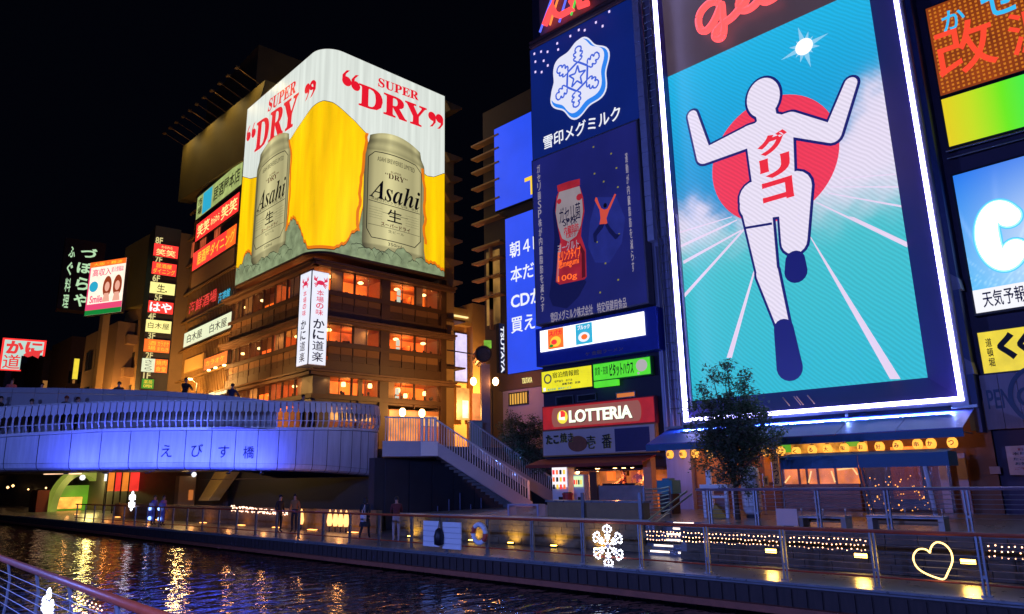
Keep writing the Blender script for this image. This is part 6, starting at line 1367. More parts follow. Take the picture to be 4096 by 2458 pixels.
# yellow restaurant sign with big black strokes
(x0, z1), (_, z0) = FR_.hit(*q10(417, 450), -.1), FR_.hit(*q10(453, 668), -.1)
t = sign(FR_, 'yellow lit sign with big black brush strokes and small vertical place name', 'sign', None, None, -.1, glow('sign_yellow', '#ecd42c', 1.0, 0.12), rect=(x0, x0+6, z0, z1))
(xa, za), (xb, zb3) = FR_.hit(*q10(455, 468), -.13), FR_.hit(*q10(518, 640), -.13); part(t, 'lettering', text_mb(MB(), '道頓堀', xa, xb, zb3+.05, za-.05, -.13, 0.015, True), INK)
(xa, za), (xb, _) = FR_.hit(*q10(522, 510), -.13), FR_.hit(*q10(600, 510), -.13); w = xb-xa; part(t, 'lettering', text_mb(MB(), 'く', xa, xa+w*1.3, z0+.35, z1-.1, -.13, 0.07).add([], []), INK); part(t, 'lettering', text_mb(MB(), 'くる', xa+w*1.4, xa+w*4.2, z0+.35, z1-.1, -.13, 0.07), INK)
# weathered board with faded letters
(x0, z1), (_, z0) = FR_.hit(*q10(425, 680), -.1), FR_.hit(*q10(462, 972), -.1)
t = thing('weathered_board', 'weathered grey corrugated board with faded blue letters PEN and a ring', 'sign', FR_, (x0, -.1, z0)); t['r'] = (x0, x0+6, z0, z1, -.1)
WBM = mat('weathered_board', (.38, .3, .36), .8, 0, .3, 1.5, stretch=(4, 4, .4))
for i in range(12): part(t, 'panel', MB().box(x0+i*.5, x0+i*.5+.485, -.1, .1, z0, z1), WBM)
FB_ = mat('faded_blue', (.08, .12, .2), .7)
h_ = z1-z0; xa = FR_.hit(*q10(472, 820), -.13)[0]; xb = FR_.hit(*q10(603, 820), -.13)[0]
part(t, 'lettering', text_mb(MB(), 'PEN', xa, xb, z0+h_*.37, z0+h_*.72, -.12, .01), FB_); part(t, 'ring', MB().ring(xb+.9, -.13, z0+h_*.55, .85, .98, 40, .01, ang0=.4, ang1=6.6), FB_); part(t, 'lettering', text_mb(MB(), 'GUIN', xb+.15, xb+1.9, z0+h_*.37, z0+h_*.72, -.14, .01), FB_)
# notice poster and the dark shop front below
(x0, z1), (x1, z0) = FR_.hit(*q10(567, 1060), -.1), FR_.hit(*q10(669, 1215), -.1)
t = sign(FR_, 'pale paper notice with lines of red and black print at the right edge', 'poster', None, None, -.1, mat('paper', (.6, .5, .5), .8), rect=(x0, x0+1.6, z0, z1), depth=.06, rim=0.0)
write(t, '料理長おすすめ', .2, .9, .82, .92, mat('red_ink', (.5, .03, .03), .6)); write(t, '本日のメニュー', .1, .9, .68, .78, INK); write(t, 'たこ焼　八百円', .1, .8, .5, .6, INK); write(t, 'お好み焼　千円', .12, .85, .34, .44, INK); write(t, 'ご予約承ります', .1, .8, .18, .26, MATS['red_ink'])
(x0, z1), (x1, z0) = FR_.hit(*q10(480, 1170), -.1), FR_.hit(*q10(545, 1210), -.1); t = sign(FR_, 'small blank grey plate left of the paper notice', 'plate', None, None, -.1, mat('plate_grey', (.3, .26, .3), .6), rect=(x0, x1, z0, z1), depth=.04, rim=0)
# wall lamps beside the billboard
for a in (q10(285, 180), q10(355, 630)):
    x, z = FR_.hit(*a, -.3); t = thing('floodlight', 'grey billboard floodlight hood, %s beside the glowing frame' % ('upper one' if a[1] < 1300 else 'lower one'), 'floodlight', FR_, (x, -.3, z)); part(t, 'hood', MB().prism([(x-.22, z-.28), (x+.26, z-.28), (x+.22, z+.1), (x, z+.3), (x-.22, z+.3)], -.5, -.1), mat('hood_grey', (.3, .3, .45), .5)); part(t, 'arm', MB().tube([(x-.3, .3, z), (x-.1, -.1, z)], .04, 5), M_DARK)

# ================================================================== TERRACE RESTAURANT UNDER THE BILLBOARD
M_AWN = mat('blue_awning', (0.02, 0.08, 0.4), 0.5, 0, 0.12, 1.2); M_AWN2 = mat('teal_valance', (0.03, 0.12, 0.25), 0.6)
xw0, zw0 = FGL.hit(2672, 1712, 0); xw1, zw1 = FGL.hit(3900, 1640, 0); zw = (zw0+zw1)/2
xf0, zf0 = FGL.hit(2584, 1776, -2.4); xf1, zf1 = FGL.hit(3852, 1712, -2.4); zf = (zf0+zf1)/2
aw = thing('awning', 'long blue awning across the front under the runner billboard', 'awning', FGL, ((xw0+xw1)/2, -1.2, zf-.3))
n = 6
for i in range(n):
    u0, u1 = i/n, (i+1)/n; A = xw0+(xw1-xw0)*u0+.01; B = xw0+(xw1-xw0)*u1-.01; Cc = xf0+(xf1-xf0)*u0+.01; D = xf0+(xf1-xf0)*u1-.01
    part(aw, 'canopy_panel', MB().add([(A, 0, zw), (B, 0, zw), (D, -2.4, zf), (Cc, -2.4, zf), (A, 0, zw-.03), (B, 0, zw-.03), (D, -2.4, zf-.03), (Cc, -2.4, zf-.03)], [(0, 3, 2, 1), (4, 5, 6, 7), (0, 1, 5, 4), (1, 2, 6, 5), (2, 3, 7, 6), (3, 0, 4, 7)]), M_AWN)
part(aw, 'valance', MB().box(xf0, xf1, -2.43, -2.4, zf-.27, zf-.035), M_AWN2); part(aw, 'top_rail', MB().box(xw0-.1, xw1+.1, -.1, .02, zw+.01, zw+.1), M_STEEL)
for i in range(7): part(aw, 'strut', MB().tube([(xf0+.3+(xf1-xf0-.6)*i/6, -2.3, zf-.05), (xf0+.3+(xf1-xf0-.6)*i/6, -.02, zf-.1)], .025, 5), M_STEEL)
# restaurant front behind
fr0 = thing('restaurant', 'warm orange lit shop front with wooden screens beneath the blue awning', 'shop front', FGL, ((xw0+xw1)/2, .3, .9))
zc = zf-.05
part(fr0, 'back_wall', MB().box(gx0-.5, gx1+.4, .9, 1.0, .9, zc+1), mat('shop_wall', (.2, .09, .05), .7))
GOR = glow('orange_interior', (1.0, .24, .03), 1.15, .5, 1.1)
def FX(px, py, y=.8): return FGL.hit(px, py, y)
for (a, b2, m, nm) in (((2668, 1850), (2775, 1955), mat('paper_screen', (.6, .25, .1), .7), 'paper_screen'), ((2780, 1800), (2960, 1960), mat('ochre_wall', (.5, .22, .05), .8), 'side_screen'), ((3050, 1800), (3110, 1930), MATS['ochre_wall'], 'side_screen'), ((3135, 1868), (3442, 1935), GOR, 'lit_window'), ((3560, 1790), (3730, 1815), GOR, 'lit_window'), ((3110, 1760), (3470, 1808), glow('ochre_window', (.8, .28, .03), 1.0, .7, 3), 'lit_window')):
    (xa, za), (xb, zb3) = FX(*a), FX(*b2); part(fr0, nm, MB().box(xa, xb, .8, .88, zb3, za), m)
for px in (3193, 3225, 3268, 3340): 
    x, z = FX(px, 1868, .75); part(fr0, 'mullion', MB().box(x-.03, x+.03, .7, .79, 1.8, z), M_WOOD)
(xa, za) = FX(3200, 1890, .7); (xb, zb3) = FX(3400, 1932, .7)
for a, b2 in (((3110+30, 1932), (3160, 1905)), ((3235, 1932), (3245, 1885)), ((3340, 1930), (3325, 1885)), ((3350, 1880), (3410, 1872)), ((3410, 1872), (3430, 1900))): part(fr0, 'lit_beam', MB().tube([(lambda h: (h[0], .68, h[1]))(FX(*a, .68)), (lambda h: (h[0], .68, h[1]))(FX(*b2, .68))], .03, 5), glow('beam_light', (1, .6, .2), 1.3, sample=False))
part(fr0, 'lower_wall', MB().box(FX(3130, 1960)[0], FX(3450, 1960)[0], .6, .78, .9, FX(3300, 1937, .6)[1]), M_WOOD)
for (a, b2, m, nm) in (((3112, 1775), (3165, 1810), MATS['vivid_green'], 'green_notice'), ((3380, 1755), (3450, 1785), MATS['vivid_green'], 'green_notice'), ((3180, 1795), (3205, 1825), MATS['green_light'], 'green_notice')):
    (xa, za), (xb, zb3) = FX(*a, .7), FX(*b2, .7); part(fr0, nm, MB().box(xa, xb, .7, .73, zb3, za), glow('dim_green', (.1, .5, .03), .7))
pl = [((2700, 1880), (2760, 1900), '本日のおすすめ')]
for a, b2, s in pl: (xa, za), (xb, zb3) = FX(*a, .77), FX(*b2, .77); part(fr0, 'lettering', text_mb(MB(), s, xa, xb, zb3, za, .77), MATS['red_ink'])
for px in (2720, 2860, 3000, 3200, 3330, 3460, 3640): 
    x, z = FX(px, 1800, -.4); lamp('POINT', FGL.world(x, -.3, zf-.4), 22, (1, .36, .07), .2, fr0)
for (a, b2, m, nm) in (((3452, 1840), (3728, 2040), mat('dark_blue_wall', (.04, .035, .07), .5), 'dark_wall'), ((3560, 1868), (3700, 2000), mat('rust_wall', (.2, .07, .03), .6, 0, .7, 2), 'rust_panel'), ((3745, 1815), (3815, 2055), mat('lavender_door', (.34, .3, .38), .6), 'door_leaf'), ((3818, 1815), (3895, 2055), MATS['lavender_door'], 'door_leaf')):
    yy_ = .58 if nm != 'rust_panel' else .5
    (xa, za), (xb, zb3) = FX(*a, yy_), FX(*b2, yy_); part(fr0, nm, MB().box(xa, xb, yy_, yy_+.07, max(.91, zb3), za), m)
random.seed(17); b = MB()
for k in range(60):
    x, z = FX(random.uniform(3460, 3720), random.uniform(1900, 2050), .3); b.ball((x, .3, max(1.0, z)), random.uniform(.012, .03), 5)
part(fr0, 'small_lights', b, glow('speck_lamp', (1, .35, .05), 3.0, sample=False), kind='stuff')
# vertical banners by the door
for a, b2, s, lb in (((3083, 1815), (3124, 1945), '串かつお', 'cream vertical banner with black characters beside the plastic curtain'), ((3052, 1905), (3075, 1945), '酒', 'small brown vertical plaque near the door')):
    (xa, za), (xb, zb3) = FX(*a, -.6), FX(*b2, -.6); t = thing('banner', lb, 'banner', FGL, ((xa+xb)/2, -.6, zb3)); part(t, 'cloth', MB().box(xa, xb, -.6, -.57, zb3, za), mat('banner_cloth', (.6, .42, .15), .8)); part(t, 'lettering', text_mb(MB(), s, xa+.04, xb-.04, zb3+.05, za-.05, -.61, .03, True), INK); part(t, 'pole', MB().tube([(xa-.03, -.56, .9), (xa-.03, -.56, za+.1)], .015, 5), M_STEEL)
# paper lanterns in a row
LN = [(118, 1355), (195, 1353), (268, 1350), (355, 1350), (440, 1349), (520, 1348), (600, 1347), (687, 1338), (775, 1335), (868, 1337), (962, 1327), (1053, 1322), (1153, 1317), (1258, 1310), (1362, 1308), (1470, 1300), (1587, 1292), (1667, 1288), (1793, 1283)]
LT = ['leftmost paper lantern of the row under the blue awning', 'second paper lantern from the left under the awning', 'third paper lantern from the left under the awning', 'paper lantern just left of the tree crown', 'paper lantern behind the left part of the tree', 'paper lantern behind the middle of the tree', 'paper lantern behind the right part of the tree', 'first paper lantern right of the tree', 'paper lantern in front of the left green notice', 'paper lantern beside the small green notice, second right of the green one', 'paper lantern above the left end of the teal tent valance', 'paper lantern above the left part of the teal tent valance', 'paper lantern just left of the right green notice', 'paper lantern just right of the right green notice', 'reddish paper lantern above the middle of the teal tent valance', 'paper lantern left of the red lit window', 'paper lantern in front of the red lit window', 'paper lantern close beside its left neighbour, second from the right', 'rightmost paper lantern of the row under the blue awning']
GLAN = glow('lantern_paper', (1.0, .42, .05), 1.5, .25, 4); lm0 = None
lb_ = MB().lathe([(.07, -.15), (.115, -.115), (.145, -.04), (.145, .04), (.115, .115), (.07, .15)], 0, 0, 0, 14)
cap_ = MB().lathe([(.07, .152), (.07, .18)], 0, 0, 0, 12).lathe([(.07, -.18), (.07, -.152)], 0, 0, 0, 12).tube([(0, 0, .18), (0, 0, .5)], .008, 4)
lme = lb_.mesh('paper_body', GLAN, smooth=True); cme = cap_.mesh('cap', M_BLACK)
for i, (zx, zy) in enumerate(LN):
    x, z = FGL.hit(*qh(zx, zy), -2.1); z -= .05; t = thing('paper_lantern', LT[i], 'lantern', FGL, (x, -2.1, z), 'paper lanterns under the blue awning')
    for nm, me in (('paper_body', lme), ('cap', cme)): q = bpy.data.objects.new(nm, me); COL.objects.link(q); q.parent = t
    ch = '道頓堀たこ焼金龍くくる大阪お好み串かつ酒'[i % 19]
    part(t, 'lettering', text_mb(MB(), ch, x-.07, x+.07, z-.07, z+.07, -2.1-.155, .02), mat('lantern_red_ink', (.35, .02, .01), .6))
# clear plastic tent with teal valance
(tx0_, tz0_), (tx1_, tz1_) = FGL.hit(3118, 1830, -3.4), FGL.hit(3790, 1808, -3.4)
tn = thing('plastic_tent', 'teal-topped tent with clear plastic curtains and leaning poles over the terrace seats', 'tent', FGL, ((tx0_+tx1_)/2, -3.4, .9))
vh = abs(FGL.hit(3400, 1818, -3.4)[1]-FGL.hit(3400, 1870, -3.4)[1]); tzt = (tz0_+tz1_)/2
part(tn, 'valance', MB().box(tx0_, (tx0_+tx1_)/2-.01, -3.42, -3.38, tzt-vh, tzt), M_AWN2); part(tn, 'valance', MB().box((tx0_+tx1_)/2+.01, tx1_, -3.42, -3.38, tzt-vh, tzt), M_AWN2)
part(tn, 'side_valance', MB().box(tx1_-.04, tx1_, -3.37, -2.45, tzt-vh, tzt+.02), M_AWN2)
part(tn, 'roof', MB().add([(tx0_, -3.4, tzt), (tx1_, -3.4, tzt), (tx1_, -2.45, tzt+.12), (tx0_, -2.45, tzt+.12)], [(0, 1, 2, 3)]), M_AWN2)
M_PLAS = mat('clear_plastic', (.7, .75, .85), .12, 0, .3, 3, .6, .9, alpha=.16)
for i, (u0, u1) in enumerate(((0, .49), (.51, 1))):
    A, B = tx0_+(tx1_-tx0_)*u0, tx0_+(tx1_-tx0_)*u1; b = MB(); k = 26
    for j in range(k):
        xa, xb = A+(B-A)*j/k, A+(B-A)*(j+1)/k; ya, yb = -3.4+.035*math.sin(j*1.9), -3.4+.035*math.sin((j+1)*1.9)
        b.quad((xa, ya, .98), (xb, yb, .98), (xb, yb, tzt-vh), (xa, ya, tzt-vh))
    part(tn, 'plastic_curtain', b, M_PLAS)
for px, dx in ((3124, 0), (3432, .16), (3446, .22), (3700, .12)):
    x, _ = FGL.hit(px, 1870, -3.45); part(tn, 'pole', MB().tube([(x, -3.45, tzt-vh), (x+dx, -3.5, .9)], .03 if px != 3700 else .06, 6), M_POST if px != 3700 else mat('gathered_plastic', (.7, .65, .7), .3))
# things standing on the terrace
def on_t(px, py): p = at_z(px, py, .9); return FGL.__class__, p
def tloc(px, x): p = at_x(px, 1900, x); return (-p.y, x-26.5)     # to billboard-frame coordinates
def bx_t(x, px0, px1): a = at_x(px0, 2050, x).y; c2 = at_x(px1, 2050, x).y; return -a, -c2
# white menu stand
a, c2 = bx_t(22.5, 2833, 2932); zt5 = at_x(2880, 1880, 22.5).z; zm5 = at_x(2880, 1955, 22.5).z
t = thing('menu_stand', 'white framed menu stand with a brown picture, left of the white cylinder', 'stand', FGL, ((a+c2)/2, -4, .9)); y = -4.0
for x in (a, c2-.1): part(t, 'post', MB().box(x, x+.1, y-.3, y-.2, .9, zm5), M_WHITE); part(t, 'post', MB().box(x, x+.1, y+.2, y+.3, .9, zm5), M_WHITE)
part(t, 'upright', MB().box(a-.05, a+.12, y+.1, y+.2, zm5, zt5), M_WHITE); part(t, 'top_shelf', MB().box(a-.05, c2+.05, y-.35, y+.35, zm5, zm5+.14), M_WHITE); part(t, 'cross_rail', MB().box(a+.11, c2-.11, y-.26, y-.2, zm5-.3, zm5-.22), M_WHITE)
part(t, 'picture_board', MB().box(a+.3, c2-.15, y+.05, y+.1, 1.1, zm5-.35), mat('picture_board', (.25, .12, .1), .6, var=.6)); part(t, 'yellow_bag', MB().add([(a+.25, y-.25, .9), (c2-.1, y-.25, .9), (c2-.1, y+.1, .9), (a+.25, y+.1, .9), (a+.35, y-.2, 1.35), (c2-.3, y-.2, 1.12), (c2-.3, y, 1.12), (a+.35, y, 1.35)], [(0, 1, 5, 4), (1, 2, 6, 5), (2, 3, 7, 6), (3, 0, 4, 7), (4, 5, 6, 7)]), mat('yellow_bag', (.5, .28, .02), .6))
# white cylinder
p = at_x(3003, 1950, 22.8); z5 = at_x(3003, 1868, 22.8).z; z6 = at_x(3003, 2058, 22.8).z; r = (at_x(2962, 1950, 22.8)-at_x(3044, 1950, 22.8)).length/2*.86
t = thing('white_cylinder', 'tall white rounded cylinder tank beside the tree trunk on the terrace', 'tank', WORLD, (p.x, p.y, .9)); part(t, 'tank_body', MB().lathe([(r*.6, z6), (r*.92, z6+.08), (r, z6+.2), (r, z5-.2), (r*.92, z5-.06), (r*.5, z5)], p.x, p.y, 0, 24), M_WHITE, smooth=True); part(t, 'base', MB().lathe([(r*.7, .9), (r*.7, z6)], p.x, p.y, 0, 16), M_DARK)
for k in range(1): part(t, 'label_strip', MB().box(p.x-r-.03, p.x-r*.9, p.y-.04, p.y+.04, z6+.3, z5-.4), mat('faint_strip', (.6, .58, .55), .5))
# dark wooden gate posts, teal cooler, curved steel rails
p = at_x(2675, 1940, 24.0); t = thing('cooler_box', 'teal blue cooler box on a dark stand by the steel railing', 'box', WORLD, (p.x, p.y, .9)); part(t, 'body', MB().box(p.x-.3, p.x+.3, p.y-.33, p.y+.33, at_x(2675, 1975, 24).z, at_x(2675, 1922, 24).z), mat('teal_plastic', (.04, .25, .3), .4)); part(t, 'lid', MB().box(p.x-.2, p.x+.2, p.y-.15, p.y+.15, at_x(2675, 1922, 24).z+.003, at_x(2675, 1914, 24).z), MATS['teal_plastic']); part(t, 'stand', MB().box(p.x-.25, p.x+.25, p.y-.28, p.y+.28, .9, at_x(2675, 1976, 24).z), M_DARK)
t = thing('guard_rail', 'curved steel guard rail of seven bars with a sloping double handrail above the lit steps', 'railing', WORLD, (20.8, 13.2, .9))
pA = at_x(2578, 2000, 20.6); pB = at_x(2680, 2000, 21.6); top = at_x(2578, 1960, 20.6).z
for k in range(8):
    z = .98+(top-.98)*k/7; part(t, 'bar', MB().tube([(pA.x, pA.y, z), ((pA.x+pB.x)/2+.1, (pA.y+pB.y)/2-.1, z+.02), (pB.x, pB.y, z+.07)], .022 if k < 7 else .032, 6), M_STEEL)
for p_ in (pA, pB): part(t, 'post', MB().box(p_.x-.03, p_.x+.03, p_.y-.03, p_.y+.03, .9, top+.1), M_POST)
for dx in (0, .28):
    u = at_z(2715, 1980+dx*90, .9+1.0); q = Vector((19.3, 12.75-dx*.5, .62+.35)); part(t, 'handrail', MB().tube([(20.9, 12.6-dx*.6, 1.78-dx*.3), (19.0, 12.85-dx*.6, .98-dx*.3), (18.9, 12.86-dx*.6, .5)], .028, 6), M_STEEL)
# benches with small arm posts
for x, pa, pb2, lb in ((19.7, 3205, 3392, 'terrace bench behind the blank beige board, left one of the two'), (19.5, 3478, 3782, 'terrace bench with pale end panels, right one of the two')):
    a, c2 = at_x(pa, 2060, x).y, at_x(pb2, 2060, x).y; zt6 = at_x((pa+pb2)/2, 2063, x).z
    t = thing('bench', lb, 'bench', WORLD, (x, (a+c2)/2, .9), 'benches on the terrace')
    for k in range(3): part(t, 'seat_slat', MB().box(x-.24+k*.17, x-.09+k*.17, c2, a, zt6-.06, zt6), mat('bench_grey', (.4, .42, .5), .35, .1))
    for yy in (a-.12, c2+.0): part(t, 'end_panel', MB().box(x-.22, x+.24, yy, yy+.12, .9, zt6-.062), mat('bench_end', (.5, .42, .38), .6))
    part(t, 'back_panel', MB().box(x+.18, x+.22, c2+.13, a-.13, 1.0, zt6-.08), mat('bench_back', (.3, .17, .08), .6))
    for f in (.03, .5, .97): yy = c2+(a-c2)*f; part(t, 'arm_post', MB().tube([(x-.05, yy, zt6), (x-.05, yy, zt6+.13)], .014, 6), G_YELLOW if False else M_STEEL); part(t, 'arm_knob', MB().ball((x-.05, yy, zt6+.155), .028, 8), M_WHITE)
# low steel-capped planter wall at the back left of the terrace
t = thing('planter_wall', 'low ochre planter wall with a shiny steel cap in front of the takoyaki stall', 'wall', WORLD, (20.5, 16, .9))
part(t, 'wall_body', MB().box(20.4, 20.75, 13.95, 18.15, .9, 1.42), mat('planter_ochre', (.28, .18, .08), .7, 0, .4, 3)); part(t, 'cap', MB().box(20.34, 20.8, 13.9, 18.2, 1.423, 1.485), MATS['edge_steel'])
for y_ in (13.95, 16.35): part(t, 'post', MB().box(20.28, 20.34, y_, y_+.12, .9, 1.75), M_POST)
t = thing('low_bench', 'pale bent metal bench at the foot of the staircase', 'bench', WORLD, (20.6, 19.6, .9)); part(t, 'seat', MB().box(20.4, 20.8, 18.6, 20.2, 1.28, 1.33), mat('pale_metal', (.45, .45, .6), .4, .3)); part(t, 'leg', MB().box(20.4, 20.8, 20.12, 20.2, .9, 1.277), MATS['pale_metal']); part(t, 'leg', MB().box(20.4, 20.8, 18.6, 18.68, .9, 1.277), MATS['pale_metal'])

# ================================================================== RAILINGS
def railing(name, label, x, ys, zbase, ztop, cables, cable_from=-99, cable_to=99, lowrail=True, hm=M_HRAIL):
    y0, y1 = min(ys), max(ys); t = thing(name, label, 'railing', WORLD, (x, (y0+y1)/2, zbase))
    pm = MB().box(-.03, .03, -.055, -.02, 0, ztop-zbase-.03).box(-.03, .03, .02, .055, 0, ztop-zbase-.03).box(-.07, .07, -.09, .09, 0, .02).box(-.02, .02, -.02, .02, .3, .36).mesh('post', M_POST)
    for y in ys: q = bpy.data.objects.new('post', pm); COL.objects.link(q); q.parent = t; q.location = (0, y-(y0+y1)/2, 0)
    part(t, 'handrail', MB().tube([(x, y0-.6, ztop), (x, y1+.4, ztop)], .038, 8), hm)
    if lowrail: part(t, 'lower_rail', MB().tube([(x, y0-.6, zbase+.2), (x, y1+.4, zbase+.2)], .022, 6), hm)
    for k in range(cables):
        z = zbase+.2+(ztop-zbase-.3)*(k+1)/(cables+.3); part(t, 'cable', MB().tube([(x, max(y0-.6, cable_from), z), (x, min(y1+.4, cable_to), z)], .007, 4), M_STEEL)
    return t
P0 = 3.55; SP = 1.86
railing('river_railing', 'long river-edge railing with a red-brown handrail on the far promenade', 15.85, [P0+SP*i for i in range(-3, 30)], .05, 1.12, 6, -3, 9.2)
ya = at_x(2835, 1962, 18.5).y; yb = at_x(4096, 1958, 18.5).y
railing('terrace_railing', 'cable railing along the upper terrace edge above the stone wall', 18.5, [ya-1.35*i if i < 2 else ya-1.35-1.62*(i-1) for i in range(8)], .955, 1.88, 6, hm=mat('violet_steel', (.25, .2, .3), .35, .6), lowrail=False)
# beige blank board on the terrace railing
a, c2 = at_x(3103, 2035, 18.4), at_x(3195, 2105, 18.4); t = thing('blank_board', 'blank beige board fixed to the terrace railing left of the benches', 'board', WORLD, (18.4, a.y, c2.z)); part(t, 'board', MB().box(18.38, 18.41, c2.y, a.y, c2.z, a.z), mat('beige_board', (.6, .42, .38), .7, 0, .06)); part(t, 'foot', MB().box(18.4, 18.46, (a.y+c2.y)/2-.12, (a.y+c2.y)/2+.12, c2.z-.05, c2.z-.003), M_DARK)
# notice boards, bag and life ring on the river railing
for i, (pa, pt, pb2, pbb, lb) in enumerate(((1695, 2083, 1757, 2190, 'white slatted notice panel on the river railing, left of the hanging bag'), (1772, 2088, 1845, 2202, 'white slatted notice panel on the river railing, between the bag and the life ring'))):
    a, c2 = at_x(pa, pt, 15.76), at_x(pb2, pbb, 15.76); t = thing('notice_panel', lb, 'panel', WORLD, (15.76, (a.y+c2.y)/2, c2.z), 'white panels on the river railing'); h = (a.z-c2.z)/5
    for k in range(5): part(t, 'slat', MB().box(15.74, 15.78, c2.y, a.y, c2.z+k*h+.008, c2.z+(k+1)*h-.004), M_WHITE)
    part(t, 'frame', MB().box(15.781, 15.8, c2.y+.03, a.y-.03, c2.z, a.z), M_STEEL)
a, c2 = at_x(1752, 2100, 15.72), at_x(1772, 2190, 15.72); t = thing('bag', 'dark bag hanging between the two white notice panels', 'bag', WORLD, (15.72, a.y, c2.z)); part(t, 'bag_body', MB().lathe([(.05, 0), (.16, .04), (.17, .3), (.12, .48), (.04, .55)], 15.66, (a.y+c2.y)/2, c2.z+.05, 12), M_BLACK, smooth=True); part(t, 'strap', MB().tube([(15.68, (a.y+c2.y)/2-.08, c2.z+.55), (15.7, (a.y+c2.y)/2, c2.z+.95), (15.68, (a.y+c2.y)/2+.08, c2.z+.55)], .015, 5), M_BLACK)
cc = at_x(1919, 2135, 15.72); rr = (at_x(1919, 2089, 15.72).z-at_x(1919, 2181, 15.72).z)/2*.8
t = thing('life_ring', 'white life ring with red bands hanging on the river railing', 'life ring', WORLD, (15.72, cc.y, cc.z))
for k in range(8):
    b = MB(); pts = [(15.70, cc.y+rr*math.cos(a_), cc.z+rr*math.sin(a_)) for a_ in np.linspace(k*PI/4+.0, (k+1)*PI/4, 7)]; b.tube(pts, .075, 8); part(t, 'ring_section' if k % 2 else 'red_band', b, M_WHITE if k % 4 else mat('ring_red', (.55, .08, .05), .5), smooth=True)
part(t, 'hook', MB().tube([(15.8, cc.y, cc.z+rr+.02), (15.7, cc.y, cc.z+rr+.1)], .012, 5), M_STEEL)

# ---- light decorations
GSN = glow('snow_led', (.82, .85, 1), 5.0); GRP = glow('rope_light', (1, .62, .18), 4.0)
def snow(fr_pt, R_, ux, label, zoff=0):
    c = Vector(fr_pt); t = thing('snowflake_light', label, 'light decoration', WORLD, tuple(c), 'snowflake lights on the railings'); b = MB(); wire = MB()
    for k in range(6):
        a_ = PI/2+k*PI/3; d = ux*math.cos(a_)+Vector((0, 0, 1))*math.sin(a_); pz = ux*(-math.sin(a_))+Vector((0, 0, 1))*math.cos(a_)
        wire.tube([c, c+d*R_], .012, 5)
        for f in (.15, .25, .35, .45, .55, .65, .78, .9, 1.0): b.ball(tuple(c+d*R_*f), R_*.042, 6)
        for s_ in (-1, 1):
            for f, w in ((.36, .1), (.5, .13), (.68, .16), (.76, .25), (.86, .24), (.94, .13)): b.ball(tuple(c+d*R_*f+pz*s_*w*R_), R_*.046, 6)
            wire.tube([c+d*R_*.5, c+d*R_*.76+pz*s_*.25*R_, c+d*R_], .01, 4)
    part(t, 'bulbs', b, GSN, kind='stuff'); part(t, 'frame', wire, M_WHITE); return t
c = at_x(2431, 2184, 15.77); snow(c, .52, Vector((0, -1, 0)), 'white snowflake light on the river railing left of the lit steps')
cN = Vector(at_x(528, 2005, 15.77)); snow(cN, .55, Vector((0, -1, 0)), 'small distant snowflake light beneath the bridge')
P = [(1512, 885), (1480, 855), (1430, 845), (1385, 860), (1352, 910), (1358, 975), (1400, 1040), (1480, 1090), (1570, 1125), (1650, 1140), (1690, 1070), (1722, 1000), (1732, 940), (1715, 870), (1660, 805), (1590, 780), (1545, 800), (1520, 840), (1512, 885)]
pts = smooth([tuple(at_x(3100+x/2.44, 1850+y/2.44, 15.77)) for x, y in P], 4)
t = thing('heart_light', 'warm rope light bent into a heart on the river railing at the right', 'light decoration', WORLD, tuple(pts[40])); part(t, 'rope', MB().tube(pts, .016, 6), GRP)
random.seed(9)
for lb, ya_, yb_, xx, z0 in (('long string of warm dots on the railing in front of the lit steps', 10.85, 7.3, 15.9, .93), ('string of warm dots on the railing between the wall lamp and the heart light', 7.15, 5.55, 15.9, .93), ('short string of warm dots on the railing at the right edge', 3.45, 1.5, 15.9, .93), ):
    b = MB(); w = MB()
    for r in range(3):
        z = z0-r*.095; w.tube([(xx, ya_, z), (xx, yb_, z)], .004, 3); y = ya_-random.uniform(0, .05)
        while y > yb_: b.ball((xx+random.uniform(-.01, .01), y, z+random.uniform(-.015, .015)), .0135, 6); y -= random.uniform(.075, .115)
    t = thing('string_lights', lb, 'string lights', WORLD, (xx, ya_, z0), 'string lights on the railing'); part(t, 'bulbs', b, G_BULB, kind='stuff'); part(t, 'wire', w, M_BLACK)
GWL = glow('wall_lamp_yellow', (1, .55, .08), 14.0)
WLL = ['yellow lamp on the stone wall just right of the lit steps', 'yellow lamp on the stone wall left of the heart light', 'yellow lamp on the stone wall right of the heart light']
for i, (px, py) in enumerate(((3086, 2204), (3445, 2223), (3874, 2247))):
    p = at_x(px, py, 18.28); t = thing('wall_lamp', WLL[i], 'lamp', WORLD, (18.3, p.y, p.z), 'yellow lamps on the stone wall'); part(t, 'lens', MB().box(18.235, 18.25, p.y-.14, p.y+.14, p.z-.045, p.z+.045), GWL); part(t, 'housing', MB().box(18.252, 18.326, p.y-.16, p.y+.16, p.z-.06, p.z+.06), M_DARK)
    lamp('AREA', (18.22, p.y, p.z), 9, (1, .55, .1), .25, t, (16, p.y, 0), size_y=.08)
FLL = ['floor lamp at the wall foot behind the life ring', 'second floor lamp at the wall foot, between life ring and snowflake', 'third floor lamp at the wall foot, just left of the railing post', 'floor lamp at the wall foot behind the snowflake light', 'floor lamp at the wall foot left of the notice panels']
